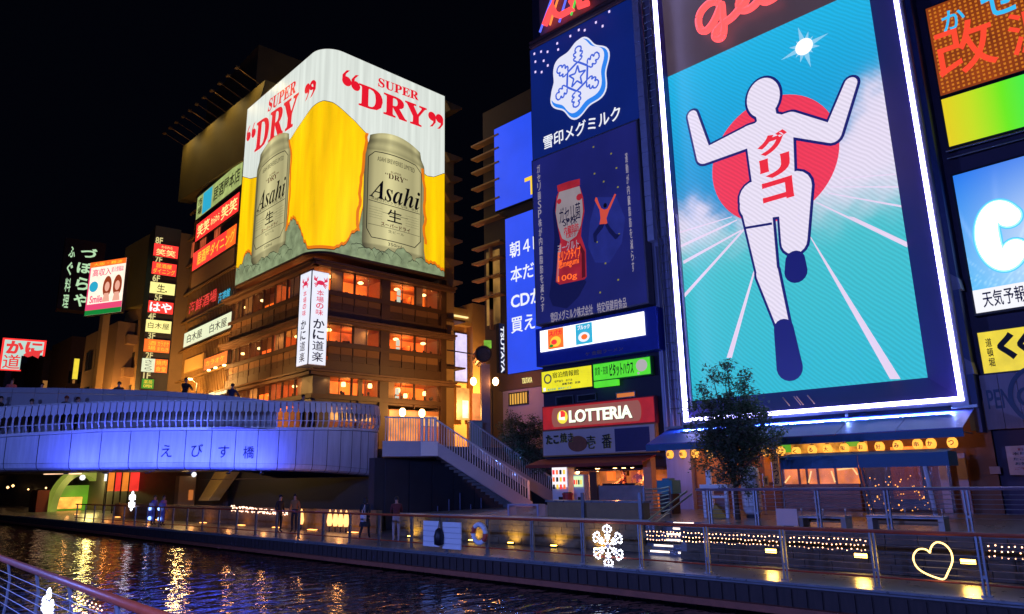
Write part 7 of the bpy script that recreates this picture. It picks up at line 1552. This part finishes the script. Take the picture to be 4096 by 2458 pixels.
for i, (px, py) in enumerate(((1885, 2163), (2042, 2176), (2215, 2190), (2390, 2208), (1640, 2150))):
    p = at_x(px, py, 19.05); t = thing('floor_lamp', FLL[i], 'lamp', WORLD, (19.05, p.y, .0), 'floor lamps along the wall foot'); part(t, 'lens', MB().box(19.0, 19.1, p.y-.1, p.y+.1, .06, .085), GWL); part(t, 'housing', MB().box(18.97, 19.13, p.y-.13, p.y+.13, .005, .058), M_DARK)
    lamp('SPOT', (19.0, p.y, .1), 30, (1, .62, .1), .05, t, (19.4, p.y, .6), 2.4)

# ================================================================== UNDER AND BEYOND THE BRIDGE
GDI = glow('lettered_led', (1, .55, .38), 4.0, sample=False)
t = thing('string_lights', 'dense sparkling strip of pink-white dots on the wall under the bridge', 'string lights', WORLD, (19.6, 40, .8)); b = MB(); random.seed(4)
pA, pB = at_x(923, 2030, 19.6), at_x(1150, 2052, 19.6)
for k in range(230):
    f = random.random(); y = pA.y+(pB.y-pA.y)*f; zt7 = at_x(923+(1150-923)*f, 2022+24*f, 19.6).z; zb7 = at_x(923+(1150-923)*f, 2044+18*f, 19.6).z; b.ball((19.6, y, zb7+(zt7-zb7)*random.random()), .035, 5)
part(t, 'bulbs', b, GDI, kind='stuff')
t = thing('low_wall', 'low stone wall under the bridge carrying the sparkling light strip', 'wall', WORLD, (19.8, 40, 0)); part(t, 'wall_body', MB().box(19.65, 19.95, 27.7, 62, 0.005, 1.0), mat('retaining_stone_light', (.2, .15, .08), .9))
for i, px in enumerate((1208, 1322, 1345, 1366, 1388)):
    p = at_x(px, 2090, 19.5); t = thing('lit_bollard', ['glowing flame-shaped bollard under the bridge, alone left of the group', 'glowing flame-shaped bollard, first of the group of four', 'glowing flame-shaped bollard, second of the group of four', 'glowing flame-shaped bollard, third of the group of four', 'glowing flame-shaped bollard nearest the railing post'][i], 'bollard', WORLD, (19.5, p.y, .3), 'glowing bollards under the bridge')
    part(t, 'shade', MB().lathe([(.09, .25), (.14, .45), (.1, .75), (.02, 1.0)], 19.45, p.y, 0, 10), glow('flame_shade', (1, .45, .15), 2.2), smooth=True); part(t, 'stem', MB().tube([(19.45, p.y, 0), (19.45, p.y, .25)], .03, 5), M_DARK)
for k_, y in enumerate((29, 32.5, 36, 40, 45, 52, 60, 70)): 
    t = thing('floor_lamp', 'warm floor lamp %s' % ['behind the walking woman near the bridge pier', 'beside the orange-jacketed person', 'at the right end of the sparkling strip', 'below the middle of the sparkling strip', 'below the left end of the sparkling strip', 'between the sparkling strip and the kiosk', 'on the promenade near the lit kiosk', 'farthest off, at the foot of the banners'][k_], 'lamp', WORLD, (19.3, y, 0), 'warm floor lamps under the bridge'); part(t, 'lens', MB().box(19.2, 19.4, y-.3, y+.3, .03, .06), glow('floor_lens', (1, .35, .08), 5)); part(t, 'housing', MB().box(19.15, 19.45, y-.34, y+.34, .004, .028), M_DARK)
    lamp('POINT', (18.6, y, .7), 14, (1, .38, .1), .1, t)
# diagonal stair beam, stone pier, kiosk
a, c2 = at_x(920, 1890, 22.0), at_x(832, 2003, 21.0)
t = thing('stair_beam', 'ochre lit sloping stair beam beyond the bridge', 'staircase', WORLD, (21.5, a.y, 0)); p0, p1 = at_x(918, 1885, 23), at_x(832, 2004, 22); q0 = at_x(862, 1885, 23); q1_ = at_x(800, 1975, 22)
part(t, 'beam', MB().add([tuple(p0), tuple(p1), (p1.x, p1.y+1.6, p1.z), tuple(q0), (p0.x+.8, p0.y, p0.z), (p1.x+.8, p1.y, p1.z), (p1.x+.8, p1.y+1.6, p1.z), (q0.x+.8, q0.y, q0.z)], [(0, 3, 2, 1), (4, 5, 6, 7), (0, 1, 5, 4), (1, 2, 6, 5), (2, 3, 7, 6), (3, 0, 4, 7)]), mat('ochre_beam', (.5, .36, .12), .7))
lamp('POINT', (19.5, p1.y-2, 3.0), 160, (1, .6, .2), .2, t)  # warm lamp added under the bridge for its glow
FU = Frame((0, 52), 0, 'F')
(x0, z1), (x1, z0) = FU.hit(912, 1885), FU.hit(1068, 2030); t = thing('stone_pier', 'broad stone-faced pier under the far side of the bridge', 'pier', FU, (x0, 0, 0))
for r in range(7):
    for c3 in range(4): part(t, 'stone', MB().box(x0+(x1-x0)*c3/4+.02, x0+(x1-x0)*(c3+1)/4-.02, 0, .5, .05+r*.52, .54+r*.52), mat('pier_stone', (.2, .13, .1), .8, 0, .5, 2, .5))
(x0, z1), (x1, z0) = FU.hit(1072, 1880, -2), FU.hit(1330, 2030, -2); t = thing('pier_opening', 'black opening beside the stone pier', 'opening', FU, (x0, 0, 0)); part(t, 'back', MB().box(x0, x1+10, 6, 6.3, 0, 5), M_BLACK)  # black sheet stands for the dark inside the opening
FU2 = Frame((0, 56), 0, 'F')
(x0, z1), (x1, z0) = FU2.hit(752, 1905), FU2.hit(778, 2000); t = thing('kiosk', 'narrow lit kiosk with an orange panel and a white lamp on top', 'kiosk', FU2, (x0, 0, 0)); part(t, 'cabinet', MB().box(x0-.6, x1, 0, .7, 0, z1), M_TAN); part(t, 'panel', MB().box(x0+.15, x1-.15, -.05, -.01, z1*.4, z1*.65), glow('kiosk_orange', (.7, .2, .04), .7)); part(t, 'lamp', MB().ball(((x0+x1)/2, -.3, z1+.1), .2, 8), G_WHITE)
FU3 = Frame((0, 70), 0, 'F')
BNL = ['orange vertical banner, leftmost of the four hanging beyond the bridge', 'red vertical banner right of the leftmost orange one', 'orange vertical banner between the two red ones', 'wide red vertical banner, rightmost of the four']
for i, (pa, pb2, m) in enumerate(((433, 455, G_ORANGE), (463, 485, G_RED), (490, 516, G_ORANGE), (520, 556, G_RED))):
    (x0, z1), (x1, z0) = FU3.hit(pa, 1880), FU3.hit(pb2, 1965); t = thing('banner', BNL[i], 'banner', FU3, (x0, 0, z0), 'banners beyond the bridge'); part(t, 'cloth', MB().box(x0, x1, 0, .1, z0, z1), [glow('banner_orange', (.7, .18, .02), 1.3, .4, .5), glow('banner_red', (.7, .03, .02), 1.4, .4, .5)][i % 2]); part(t, 'pole', MB().tube([(x0, -.1, 0), (x0, -.1, z1+.2)], .06, 5), M_DARK)  # cloth glows on its own, strong enough to show in the water
(x0, z1), (x1, z0) = FU3.hit(423, 1885, 1), FU3.hit(431, 1925, 1); t = thing('lit_post', 'thin white lit post left of the hanging banners', 'lamp', FU3, (x0, 1, 0)); part(t, 'tube', MB().box(x0, x1, 1, 1.2, z0, z1), G_WHITE); part(t, 'post', MB().box(x0+.1, x1-.1, 1.05, 1.15, 0, z0-.01), M_DARK)
# green arched hall
FU4 = Frame((0, 82), 0, 'F'); cx, cz0 = FU4.hit(325, 2003); xl, _ = FU4.hit(205, 2003); _, zt8 = FU4.hit(325, 1885); xr_, _ = FU4.hit(450, 2003)
t = thing('arched_hall', 'pale green lit arched hall front beyond the bridge', 'building', FU4, (cx, 0, 0)); R1, R2 = cx-xl, (cx-xl)*.78
b = MB(); hz = zt8+.25
for k in range(20):
    a0, a1 = PI*k/20, PI*(k+1)/20; b.prism([(cx+R2*math.cos(a0), hz*.84*math.sin(a0)), (cx+R1*math.cos(a0), hz*math.sin(a0)), (cx+R1*math.cos(a1), hz*math.sin(a1)), (cx+R2*math.cos(a1), hz*.84*math.sin(a1))], 0, 2)
part(t, 'arch', b, glow('arch_green', (.2, .24, .03), 1.0, .3, .5)); part(t, 'back_wall', MB().box(cx-R2, cx+R1*1.1, 2, 2.3, 0, hz*.6), glow('hall_green', (.05, .16, .005), 1.4, .5, .4))  # arch and back wall glow in place of lamplight on them
part(t, 'shop_row', MB().box(cx-R2, cx+R2*.2, 1.2, 1.9, .2, hz*.32), glow('shop_row', (.9, .35, .05), 1.4, .8, 1)); part(t, 'name_sign', MB().box(xl-1, cx-R2*.2, -.6, -.3, hz*.86, hz*1.05), glow('pastel_sign', (1, .6, .35), 1.3, .7, .6)); part(t, 'side_wing', MB().box(xl-1.1, xl-.1, .5, 3, 0, hz*.5), mat('maroon_wing', (.16, .02, .02), .7))
part(t, 'lamp', MB().ball((cx-.4, -1, hz*.78), .28, 8), G_WHITE)
lamp('POINT', FU4.world(cx, -3, 3), 500, (.9, .7, .2), .5, t)
# scattered far lamps along the river
random.seed(31); b = MB()
for k in range(46):
    y = random.uniform(90, 200); x = random.uniform(8 if y > 140 else 17, 34); z = random.uniform(.6, 5.5); b.ball((x, y, z), random.uniform(.07, .2), 5)
struct('far_lights', b, glow('far_lamp', (1, .55, .2), 4.0, sample=False), kind='stuff', label='scattered small lamps far along the river', cat='lights')
b = MB()
for k in range(16): b.box(8+k*0, 34, 205+k*3, 206+k*3, -1, 2) if k < 1 else None
far = thing('far_embankment', 'dark embankment and houses closing the river far away', 'embankment', WORLD, (0, 210, -1)); part(far, 'wall', MB().box(-60, 60, 210, 212, -1, 3), M_DARK)
random.seed(8)
for k in range(9):
    x = -20+k*7; part(far, 'house', MB().box(x, x+6, 213, 222, -1, random.uniform(8, 15)), mat('far_dark_wall', (.08, .05, .04), .9))
# canal-side buildings on the far bank, partly seen under the bridge
t = thing('quay_row', 'row of dim shop fronts on the quay beyond the bridge', 'building', WORLD, (24.5, 80, 0)); part(t, 'wall', MB().box(24.3, 25, 58, 150, 0, 3.9), mat('quay_row_wall', (.03, .02, .015), .8))
random.seed(12)
for k in range(26):
    y = 60+k*3.4; part(t, 'shop_window', MB().box(24.2, 24.28, y, y+random.uniform(1, 2.6), .8, random.uniform(1.6, 2.9)), [glow('quay_win_a', (.8, .25, .05), .55, .7, 1, sample=False), glow('quay_win_b', (.5, .3, .05), .5, .7, 1, sample=False), M_WOOD, glow('quay_win_c', (.5, .05, .04), .6, .6, 1, sample=False)][k % 4])

# small blue glowing boards beside the far railing
for i, (px, lb) in enumerate(((604, 'small blue glowing sign on the far railing, left of two'), (643, 'small blue glowing sign on the far railing, right of two'))):
    p = at_x(px, 2025, 16.3); t = thing('blue_sign', lb, 'sign', WORLD, (16.3, p.y, 0), 'blue signs on the far railing'); part(t, 'panel', MB().box(16.3, 16.36, p.y-.5, p.y+.3, .3, 1.3), mat('blue_board', (.1, .1, .4), .5)); part(t, 'lamp', MB().ball((16.25, p.y, 1.0), .12, 8).ball((16.25, p.y-.1, .45), .11, 8), glow('blue_lamp', (.2, .35, 1), 4))

# ================================================================== TREES
def leafmat(name, c):
    m = bpy.data.materials.new(name); m.use_nodes = True; n = m.node_tree.nodes; l = m.node_tree.links; b = n['Principled BSDF']; b.inputs['Base Color'].default_value = (*c, 1); b.inputs['Roughness'].default_value = .5
    tr = n.new('ShaderNodeBsdfTranslucent'); tr.inputs['Color'].default_value = (c[0]*2, c[1]*2, c[2]*2.2, 1); ms = n.new('ShaderNodeMixShader'); ms.inputs[0].default_value = .5
    l.new(b.outputs[0], ms.inputs[1]); l.new(tr.outputs[0], ms.inputs[2]); l.new(ms.outputs[0], n['Material Output'].inputs[0]); return m
M_LEAF = leafmat('leaf_green_lit', (.09, .12, .08)); M_LEAF2 = leafmat('leaf_dark_lit', (.04, .075, .03))
M_BARK = mat('bark', (.08, .05, .035), .9, 0, .4, 6, .5)
def tree(label, base, blobs, nleaf, ls, trunk_r, seed, group=None):
    random.seed(seed); t = thing('tree', label, 'tree', WORLD, base, group); bx, by, bz = base
    tb = MB(); top = Vector(blobs[0][0]); trunk = [Vector(base), Vector(base).lerp(top, .3)+Vector((.05, .05, 0)), Vector(base).lerp(top, .65), top]
    tb.tube(trunk, [trunk_r, trunk_r*.8, trunk_r*.55, trunk_r*.2], 8)
    for c, r in blobs[1:]: s_ = Vector(base).lerp(top, random.uniform(.35, .7)); tb.tube([s_, s_.lerp(Vector(c), .5)+Vector((0, 0, .1)), Vector(c)], [trunk_r*.45, trunk_r*.3, .01], 5)
    part(t, 'trunk', tb, M_BARK)
    tw = sum(b_[1]**3 for b_ in blobs); v = []; f = []; mi = []; twig = MB()
    for c, r in blobs:
        nn = int(nleaf*r**3/tw); ncl = max(6, nn//26)
        for _ in range(ncl):
            d = Vector((random.gauss(0, 1), random.gauss(0, 1), random.gauss(0, 1))).normalized(); cc2 = Vector(c)+Vector((d.x, d.y, d.z*.9))*r*random.random()**.4*random.uniform(.9, 1.25)
            twig.tube([Vector(c).lerp(cc2, .4), cc2], [.012, .004], 3, caps=False)
            for __ in range(26):
                p = cc2+Vector((random.gauss(0, 1), random.gauss(0, 1), random.gauss(0, .8)))*.11*(1+r*.15); a_ = Vector((random.gauss(0, 1), random.gauss(0, 1), random.gauss(0, .6))).normalized(); b2 = a_.cross(Vector((random.gauss(0, 1), random.gauss(0, 1), random.gauss(0, 1)))).normalized(); s_ = ls*random.uniform(.6, 1.3)
                n0 = len(v); v += [tuple(p-a_*s_), tuple(p+b2*s_*.42), tuple(p+a_*s_), tuple(p-b2*s_*.42)]; f.append((n0, n0+1, n0+2, n0+3)); mi.append(random.random() < .4)
    m = MB(); m.v = v; m.f = f; m.m = [int(q) for q in mi]; part(t, 'crown', m, [M_LEAF, M_LEAF2]); part(t, 'twigs', twig, M_BARK, kind='stuff'); return t
X_ = 21.3
def T_(px, py, x=X_): return tuple(at_x(px, py, x))
tree('leafy street tree rising in front of the billboard from the terrace', (21.6, at_x(2950, 2050, 21.6).y, .9),
     [(T_(2930, 1750), .95), (T_(2870, 1640, 21.0), .62), (T_(2990, 1660, 21.8), .62), (T_(2900, 1520), .34), (T_(2985, 1530, 21.6), .36), (T_(2800, 1560, 21.1), .3), (T_(2830, 1760, 20.8), .55), (T_(3050, 1760, 21.9), .5), (T_(2940, 1870), .55), (T_(3070, 1680, 21.5), .3), (T_(2880, 1930, 21), .3), (T_(2990, 1960, 21.4), .26), (T_(2910, 1460), .14), (T_(2780, 1620, 21), .22), (T_(2820, 1860, 21.6), .35), (T_(3090, 1800, 21.2), .22), (T_(2960, 1600, 21.3), .5), (T_(2990, 1800, 21.7), .6), (T_(2850, 1500, 21.2), .3), (T_(2760, 1690, 21.2), .25), (T_(3110, 1740, 21.4), .25)], 16000, .055, .09, 5)
tree('dark round-crowned tree behind the head of the staircase', (*at_x(2120, 1890, 29.5)[:2], 3.0 if False else .9),
     [(T_(2090, 1760, 29.5), 1.25), (T_(2040, 1690, 29.5), .7), (T_(2130, 1720, 29.8), .8), (T_(2150, 1830, 29.3), .9), (T_(2060, 1830, 29.3), .8), (T_(2025, 1760, 29.2), .5)], 8000, .075, .12, 6)

# ================================================================== PEOPLE
SK = [mat('skin', (.45, .24, .16), .55, var=.05)]
def person(label, loc, yaw, shirt, trousers, pose='stand', h=1.68, hair=(.015, .01, .01), group=None, long_hair=False, skirt=False, shoes=(.02, .02, .02)):
    k = h/1.70
    J = dict(pel=(0, 0, .93), spi=(0, 0, 1.15), che=(0, .01, 1.33), nec=(0, 0, 1.46), hd0=(0, -.015, 1.53), hd1=(0, -.02, 1.6), hd2=(0, -.01, 1.67),
             shl=(-.17, 0, 1.4), shr=(.17, 0, 1.4), ell=(-.24, .03, 1.13), elr=(.24, .03, 1.13), wrl=(-.25, -.08, .9), wrr=(.25, -.08, .9), hal=(-.25, -.12, .81), har=(.25, -.12, .81),
             hil=(-.09, 0, .9), hir=(.09, 0, .9), knl=(-.1, -.02, .5), knr=(.1, -.02, .5), anl=(-.1, .02, .09), anr=(.1, .02, .09), tol=(-.11, -.13, .035), tor=(.11, -.13, .035))
    if pose == 'walk': J.update(knl=(-.1, -.2, .53), anl=(-.1, -.28, .1), tol=(-.11, -.42, .05), knr=(.1, .08, .5), anr=(.1, .36, .14), tor=(.11, .24, .035), ell=(-.24, .12, 1.14), wrl=(-.22, .1, .92), hal=(-.22, .07, .84), elr=(.24, -.05, 1.15), wrr=(.2, -.25, 1.0), har=(.19, -.32, .95))
    if pose == 'phone': J.update(ell=(-.22, -.06, 1.13), wrl=(-.1, -.28, 1.18), hal=(-.06, -.33, 1.22), elr=(.22, -.06, 1.13), wrr=(.1, -.28, 1.18), har=(.06, -.33, 1.22))
    if pose == 'lean': J.update(ell=(-.25, -.18, 1.18), wrl=(-.15, -.38, 1.1), hal=(-.12, -.45, 1.1), elr=(.25, -.18, 1.18), wrr=(.15, -.38, 1.1), har=(.12, -.45, 1.1))
    if pose == 'sit':
        dz = -.45; 
        for q in ('pel', 'spi', 'che', 'nec', 'hd0', 'hd1', 'hd2', 'shl', 'shr', 'ell', 'elr'): J[q] = (J[q][0], J[q][1]-.0, J[q][2]+dz)
        J.update(hil=(-.09, -.02, .46), hir=(.09, -.02, .46), knl=(-.12, -.44, .5), knr=(.12, -.44, .5), anl=(-.12, -.42, .09), anr=(.12, -.42, .09), tol=(-.12, -.56, .035), tor=(.12, -.56, .035), wrl=(-.15, -.3, .56), wrr=(.15, -.3, .56), hal=(-.12, -.37, .55), har=(.12, -.37, .55))
    names = list(J); idx = {q: i for i, q in enumerate(names)}
    E_ = [('pel', 'spi'), ('spi', 'che'), ('che', 'nec'), ('nec', 'hd0'), ('hd0', 'hd1'), ('hd1', 'hd2'), ('che', 'shl'), ('che', 'shr'), ('shl', 'ell'), ('ell', 'wrl'), ('wrl', 'hal'), ('shr', 'elr'), ('elr', 'wrr'), ('wrr', 'har'), ('pel', 'hil'), ('pel', 'hir'), ('hil', 'knl'), ('knl', 'anl'), ('anl', 'tol'), ('hir', 'knr'), ('knr', 'anr'), ('anr', 'tor')]
    Rr = dict(pel=(.14, .1), spi=(.125, .09), che=(.145, .1), nec=(.05, .05), hd0=(.06, .065), hd1=(.078, .09), hd2=(.05, .06), shl=(.065, .06), shr=(.065, .06), ell=(.045, .045), elr=(.045, .045), wrl=(.03, .03), wrr=(.03, .03), hal=(.035, .025), har=(.035, .025), hil=(.09, .09), hir=(.09, .09), knl=(.062, .062), knr=(.062, .062), anl=(.042, .042), anr=(.042, .042), tol=(.035, .03), tor=(.035, .03))
    me = bpy.data.meshes.new('sk'); me.from_pydata([Vector(J[q])*k for q in names], [(idx[a], idx[b]) for a, b in E_], [])
    o = bpy.data.objects.new('sk', me); COL.objects.link(o); sm = o.modifiers.new('s', 'SKIN'); sm.use_smooth_shade = True
    for i, q in enumerate(names): me.skin_vertices[0].data[i].radius = (Rr[q][0]*k, Rr[q][1]*k)
    me.skin_vertices[0].data[0].use_root = True; o.modifiers.new('u', 'SUBSURF').levels = 1
    dg = bpy.context.evaluated_depsgraph_get(); m2 = bpy.data.meshes.new_from_object(o.evaluated_get(dg)); bpy.data.objects.remove(o); bpy.data.meshes.remove(me)
    m2.name = 'body'
    for q in (SK[0], mat('cloth_%s' % str(shirt), shirt, .85, var=.15, scale=9), mat('cloth_%s' % str(trousers), trousers, .85, var=.15, scale=9), mat('shoe_%s' % str(shoes), shoes, .5)): m2.materials.append(q)
    nk = J['nec'][2]*k; hp = J['pel'][2]*k
    def dist(p, q): return (p-Vector(J[q])*k).length
    for pl_ in m2.polygons:
        c = pl_.center
        if c.z > nk-.005: mi = 0
        elif min(dist(c, 'hal'), dist(c, 'har')) < .07*k: mi = 0
        elif min(dist(c, 'tol'), dist(c, 'tor')) < .12*k or c.z < .07: mi = 3
        elif min(dist(c, q) for q in ('hil', 'hir', 'knl', 'knr', 'anl', 'anr', 'pel')) < min(dist(c, q) for q in ('spi', 'che', 'shl', 'shr', 'ell', 'elr', 'wrl', 'wrr')): mi = 2
        else: mi = 1
        pl_.material_index = mi
    m2.polygons.foreach_set('use_smooth', [True]*len(m2.polygons))
    t = thing('person', label, 'person', WORLD, loc, group); t.rotation_euler = (0, 0, yaw)
    q = bpy.data.objects.new('body', m2); COL.objects.link(q); q.parent = t
    hx, hy, hz = [c*k for c in J['hd1']]
    b = MB(); n = 12
    for i in range(7):
        ph = PI*i/12; 
    vs = []; fs = []
    for i in range(6):
        for j in range(n):
            ph = i/5*PI*.58; th = 2*PI*j/n; r = .105*k; front = max(0, -math.sin(th))
            z = math.cos(ph*(1-.42*front))*r*1.12; rr_ = math.sin(ph*(1-.42*front))*r
            vs.append((hx+rr_*math.cos(th)*.88, hy+.012+rr_*math.sin(th), hz+.03+z))
    for i in range(5):
        for j in range(n): fs.append((i*n+j, (i+1)*n+j, (i+1)*n+(j+1) % n, i*n+(j+1) % n))
    b.add(vs, fs)
    if long_hair: b.lathe([(.05, -.22), (.085, -.1), (.1, .02)], hx, hy+.03, hz, 10)
    hm = b.mesh('hair', mat('hair_%s' % str(hair), hair, .6), smooth=True); q = bpy.data.objects.new('hair', hm); COL.objects.link(q); q.parent = t
    # nose, eyes and mouth
    fb = MB().lathe([(.004, -.02), (.013, -.012), (.008, .02)], hx, hy-.092*k, hz-.005, 6); q = bpy.data.objects.new('nose', fb.mesh('nose', SK[0])); COL.objects.link(q); q.parent = t
    eb = MB().ball((hx-.03, hy-.082*k, hz+.018), .009, 6).ball((hx+.03, hy-.082*k, hz+.018), .009, 6).box(hx-.02, hx+.02, hy-.088*k, hy-.08*k, hz-.045, hz-.038); q = bpy.data.objects.new('face_features', eb.mesh('face_features', mat('face_dark', (.05, .02, .02), .6))); COL.objects.link(q); q.parent = t
    if skirt:
        sb_ = MB().lathe([(.24, .5), (.2, .7), (.15, .98)], 0, 0, 0, 12); q = bpy.data.objects.new('coat', sb_.mesh('coat', mat('cloth_%s' % str(shirt), shirt, .85))); COL.objects.link(q); q.parent = t
    return t
BLK, CHAR, NVY, BRN = (.015, .015, .02), (.04, .04, .05), (.02, .03, .08), (.12, .06, .03)
p = at_z(1455, 2140, 0.0); person('woman in a dark coat with long dark hair walking on the promenade', (17.6, 25.6, 0), 2.2, BLK, BLK, 'walk', 1.62, long_hair=True, skirt=True)
t = thing('bag', 'white shoulder bag carried by the walking woman on the promenade', 'bag', WORLD, (17.45, 25.35, .75)); part(t, 'bag_body', MB().box(17.3, 17.42, 25.25, 25.5, .72, 1.05), mat('white_bag', (.7, .62, .7), .6)); part(t, 'strap', MB().tube([(17.36, 25.28, 1.05), (17.42, 25.38, 1.36), (17.36, 25.47, 1.05)], .012, 5), MATS['white_bag'])
person('person in a dark red jacket with light shorts on the promenade near the notice panels', (17.6, 23.5, 0), 2.6, (.12, .02, .02), (.4, .3, .28), 'phone', 1.66, shoes=(.7, .7, .7))
person('person in an orange-brown jacket seen from behind under the bridge', (18.2, 32.3, 0), -1.0, (.35, .14, .04), BLK, 'stand', 1.72)
person('person in black beside the orange-brown jacket under the bridge', (17.7, 32.8, 0), .3, BLK, BLK, 'stand', 1.7)
for i, (px, ph, lb, c, hr_) in enumerate(((4, 1590, 'person cut off by the left edge on the near walkway of the bridge', BLK, (.02, .01, .01)), (128, 1600, 'dark haired person on the near walkway, left of the pair', CHAR, (.02, .012, .01)), (268, 1588, 'red haired person on the near walkway, left one of the pair', BLK, (.2, .03, .01)), (312, 1593, 'brown haired person on the near walkway, right one of the pair', NVY, (.08, .02, .01)))):
    d = 38.0; p = CAMP+ray(px, ph)*(d/CAM_F); person(lb, (p.x, p.y, p.z-1.98), [.8, 2.2, 3.4, 1.2][i], c, BLK, 'stand', 2.0, hr_, 'people on the near walkway of the bridge')
for i, (px, ph, lb, c) in enumerate(((50, 1518, 'pink-faced person above the ramp parapet at the far left', (.5, .12, .12)), (168, 1535, 'small head just above the ramp parapet, second from the left', CHAR), (478, 1530, 'person above the ramp parapet beside the green floor sign', BRN), (745, 1514, 'man in black leaning on the ramp parapet below the brown building', BLK), (930, 1537, 'man in dark blue at the ramp parapet by the restaurant corner', NVY))):
    d = 42.0; p = CAMP+ray(px, ph)*(d/CAM_F); person(lb, (p.x, p.y, p.z-2.05), [0, .5, -.3, .2, 2.0][i], c, BLK, 'lean' if i > 2 else 'stand', 2.05, group='people on the ramp of the bridge')
for i, (px, ph, lb) in enumerate(((1213, 1582, 'person with light hair band at the right end of the bridge, left of two heads'), (1252, 1594, 'dark haired person at the right end of the bridge, right of two heads'))):
    d = 40.5; p = CAMP+ray(px, ph)*(d/CAM_F); person(lb, (p.x, p.y, p.z-1.95), [.4, 2.5][i], [(.3, .3, .35), BLK][i], BLK, 'stand', 1.95, group='people at the right end of the bridge')
for i, (pxx, lb) in enumerate(((604, 'distant person in blue on the promenade beyond the bridge'), (640, 'distant person in violet on the promenade beyond the bridge'))):
    p = at_x(pxx+12, 2040, 16.9); person(lb, (16.9, p.y, 0), .5, [(.08, .1, .5), (.3, .15, .4)][i], BLK, 'stand', 1.68)
xk, _ = FL.hit(*q5(1500, 1390), 1.0); pk = FL.world(xk, 1.0, .9); person('cook in a pale shirt behind the takoyaki counter', tuple(pk), -PI/2+.2, (.6, .3, .25), BLK, 'lean', 1.7, (.3, .08, .03))
xk, _ = FL.hit(*q5(1330, 1390), 1.2); pk = FL.world(xk, 1.2, .9); person('second cook in a dark red shirt deeper in the takoyaki stall', tuple(pk), -PI/2-.6, (.4, .1, .06), BLK, 'lean', 1.66)

# ================================================================== NEAR RAILING, BOTTOM LEFT
nA, nB = at_z(0, 2232, 1.1), at_z(620, 2458, 1.1); dd = (nA-nB).normalized(); E0 = nB-dd*4; E1 = nA+dd*3
t = thing('near_railing', 'near railing with a thick red handrail and grey posts crossing the bottom left corner', 'railing', WORLD, (nA.x, nA.y, 0))
part(t, 'handrail', MB().tube([E0, E1], .05, 12), M_HRAIL, smooth=True)
def on_rail(px): 
    best = min(np.linspace(-3, 14, 600), key=lambda s: abs(to_px(nB+dd*s)[0]-px)); return nB+dd*float(best)
for px in (35, 148, 280, 470, -60):
    p = on_rail(px); b = MB(); a_ = Vector((-dd.y, dd.x, 0)); w = dd*.055
    P = [(p+a_*.0, 1.06), (p-a_*.05, .8), (p-a_*.04, .4), (p, .0)]
    vs = []
    for q, z in P: 
        for s1, s2 in ((-1, -1), (1, -1), (1, 1), (-1, 1)): v_ = q+w*s1*(1.2 if z > 1 else .9)+a_*.012*s2; vs.append((v_.x, v_.y, z))
    b.add(vs, [(i*4+j, i*4+(j+1) % 4, i*4+4+(j+1) % 4, i*4+4+j) for i in range(3) for j in range(4)]); part(t, 'post', b, mat('grey_post', (.2, .2, .23), .5, .3))
for z in (.9, .78, .66, .54, .42): part(t, 'cable', MB().tube([(E0.x, E0.y, z), (E1.x, E1.y, z)], .006, 4), M_STEEL)
c = on_rail(205); c = Vector((c.x, c.y, .58)); snow(c, .36, dd, 'bright snowflake light on the near railing in the bottom left corner')
b = MB(); random.seed(2)
for k in range(46):
    s = k/46; p = on_rail(420-130*s); z = .93-.05*(k % 3)-.12*(k % 2); b.ball((p.x, p.y, .72+.12*((k*7) % 3)-.02*math.sin(k)), .009, 5)
t = thing('string_lights', 'short orange string lights under the near handrail', 'string lights', WORLD, (nB.x, nB.y, .7)); part(t, 'bulbs', b, G_BULB, kind='stuff')
struct('near_promenade', MB().slab([(nA.x-8, E1.y+20), (nA.x+.25, E1.y+20), (nB.x+.45, nB.y), (E0.x+.5, E0.y-3), (E0.x-8, E0.y-3)][::1], -1.3, 0.0), M_PAVE)
for i, (x, y) in enumerate(((-2.5, 4), (-3, 22))):  # two lamp posts added out of view for blue fill on the far bank
    t = thing('street_or_fill_lamp', ['added fill lamp on the near bank, closer to the camera', 'added fill lamp on the near bank, farther along'][i], 'street lamp', WORLD, (x, y, 0), 'added fill lamps on the near bank'); part(t, 'pole', MB().tube([(x, y, 0), (x, y, 5.2), (x+.6, y, 5.4)], .06, 8), M_DARK); part(t, 'lamp_head', MB().box(x+.5, x+1.0, y-.12, y+.12, 5.3, 5.4), glow('fill_lamp', (.75, .75, 1), 10))
    lamp('POINT', (x+.75, y, 5.15), 6500, (.17, .26, 1), .2, t)
# dark buoys floating near the far quay
for i, (px, py) in enumerate(((255, 2030), (303, 2037), (355, 2043))):
    p = at_z(px, py, WZ+.2); t = thing('buoy', ['dark round float by the far quay, leftmost of three', 'dark round float by the far quay, middle of three', 'dark round float by the far quay, rightmost of three'][i], 'float', WORLD, (p.x, p.y, WZ), 'dark floats by the far quay'); part(t, 'float_body', MB().ball((p.x, p.y, WZ+.3), .5, 12, .9), M_BLACK, smooth=True); part(t, 'cap', MB().tube([(p.x, p.y, WZ+.7), (p.x, p.y, WZ+.95)], .06, 6), M_DARK)

# ------------------------------------------------------------------ tidy helper properties
for o in bpy.data.objects:
    for k in ('r', '_o'):
        if k in o: del o[k]
print('objects', len(bpy.data.objects))
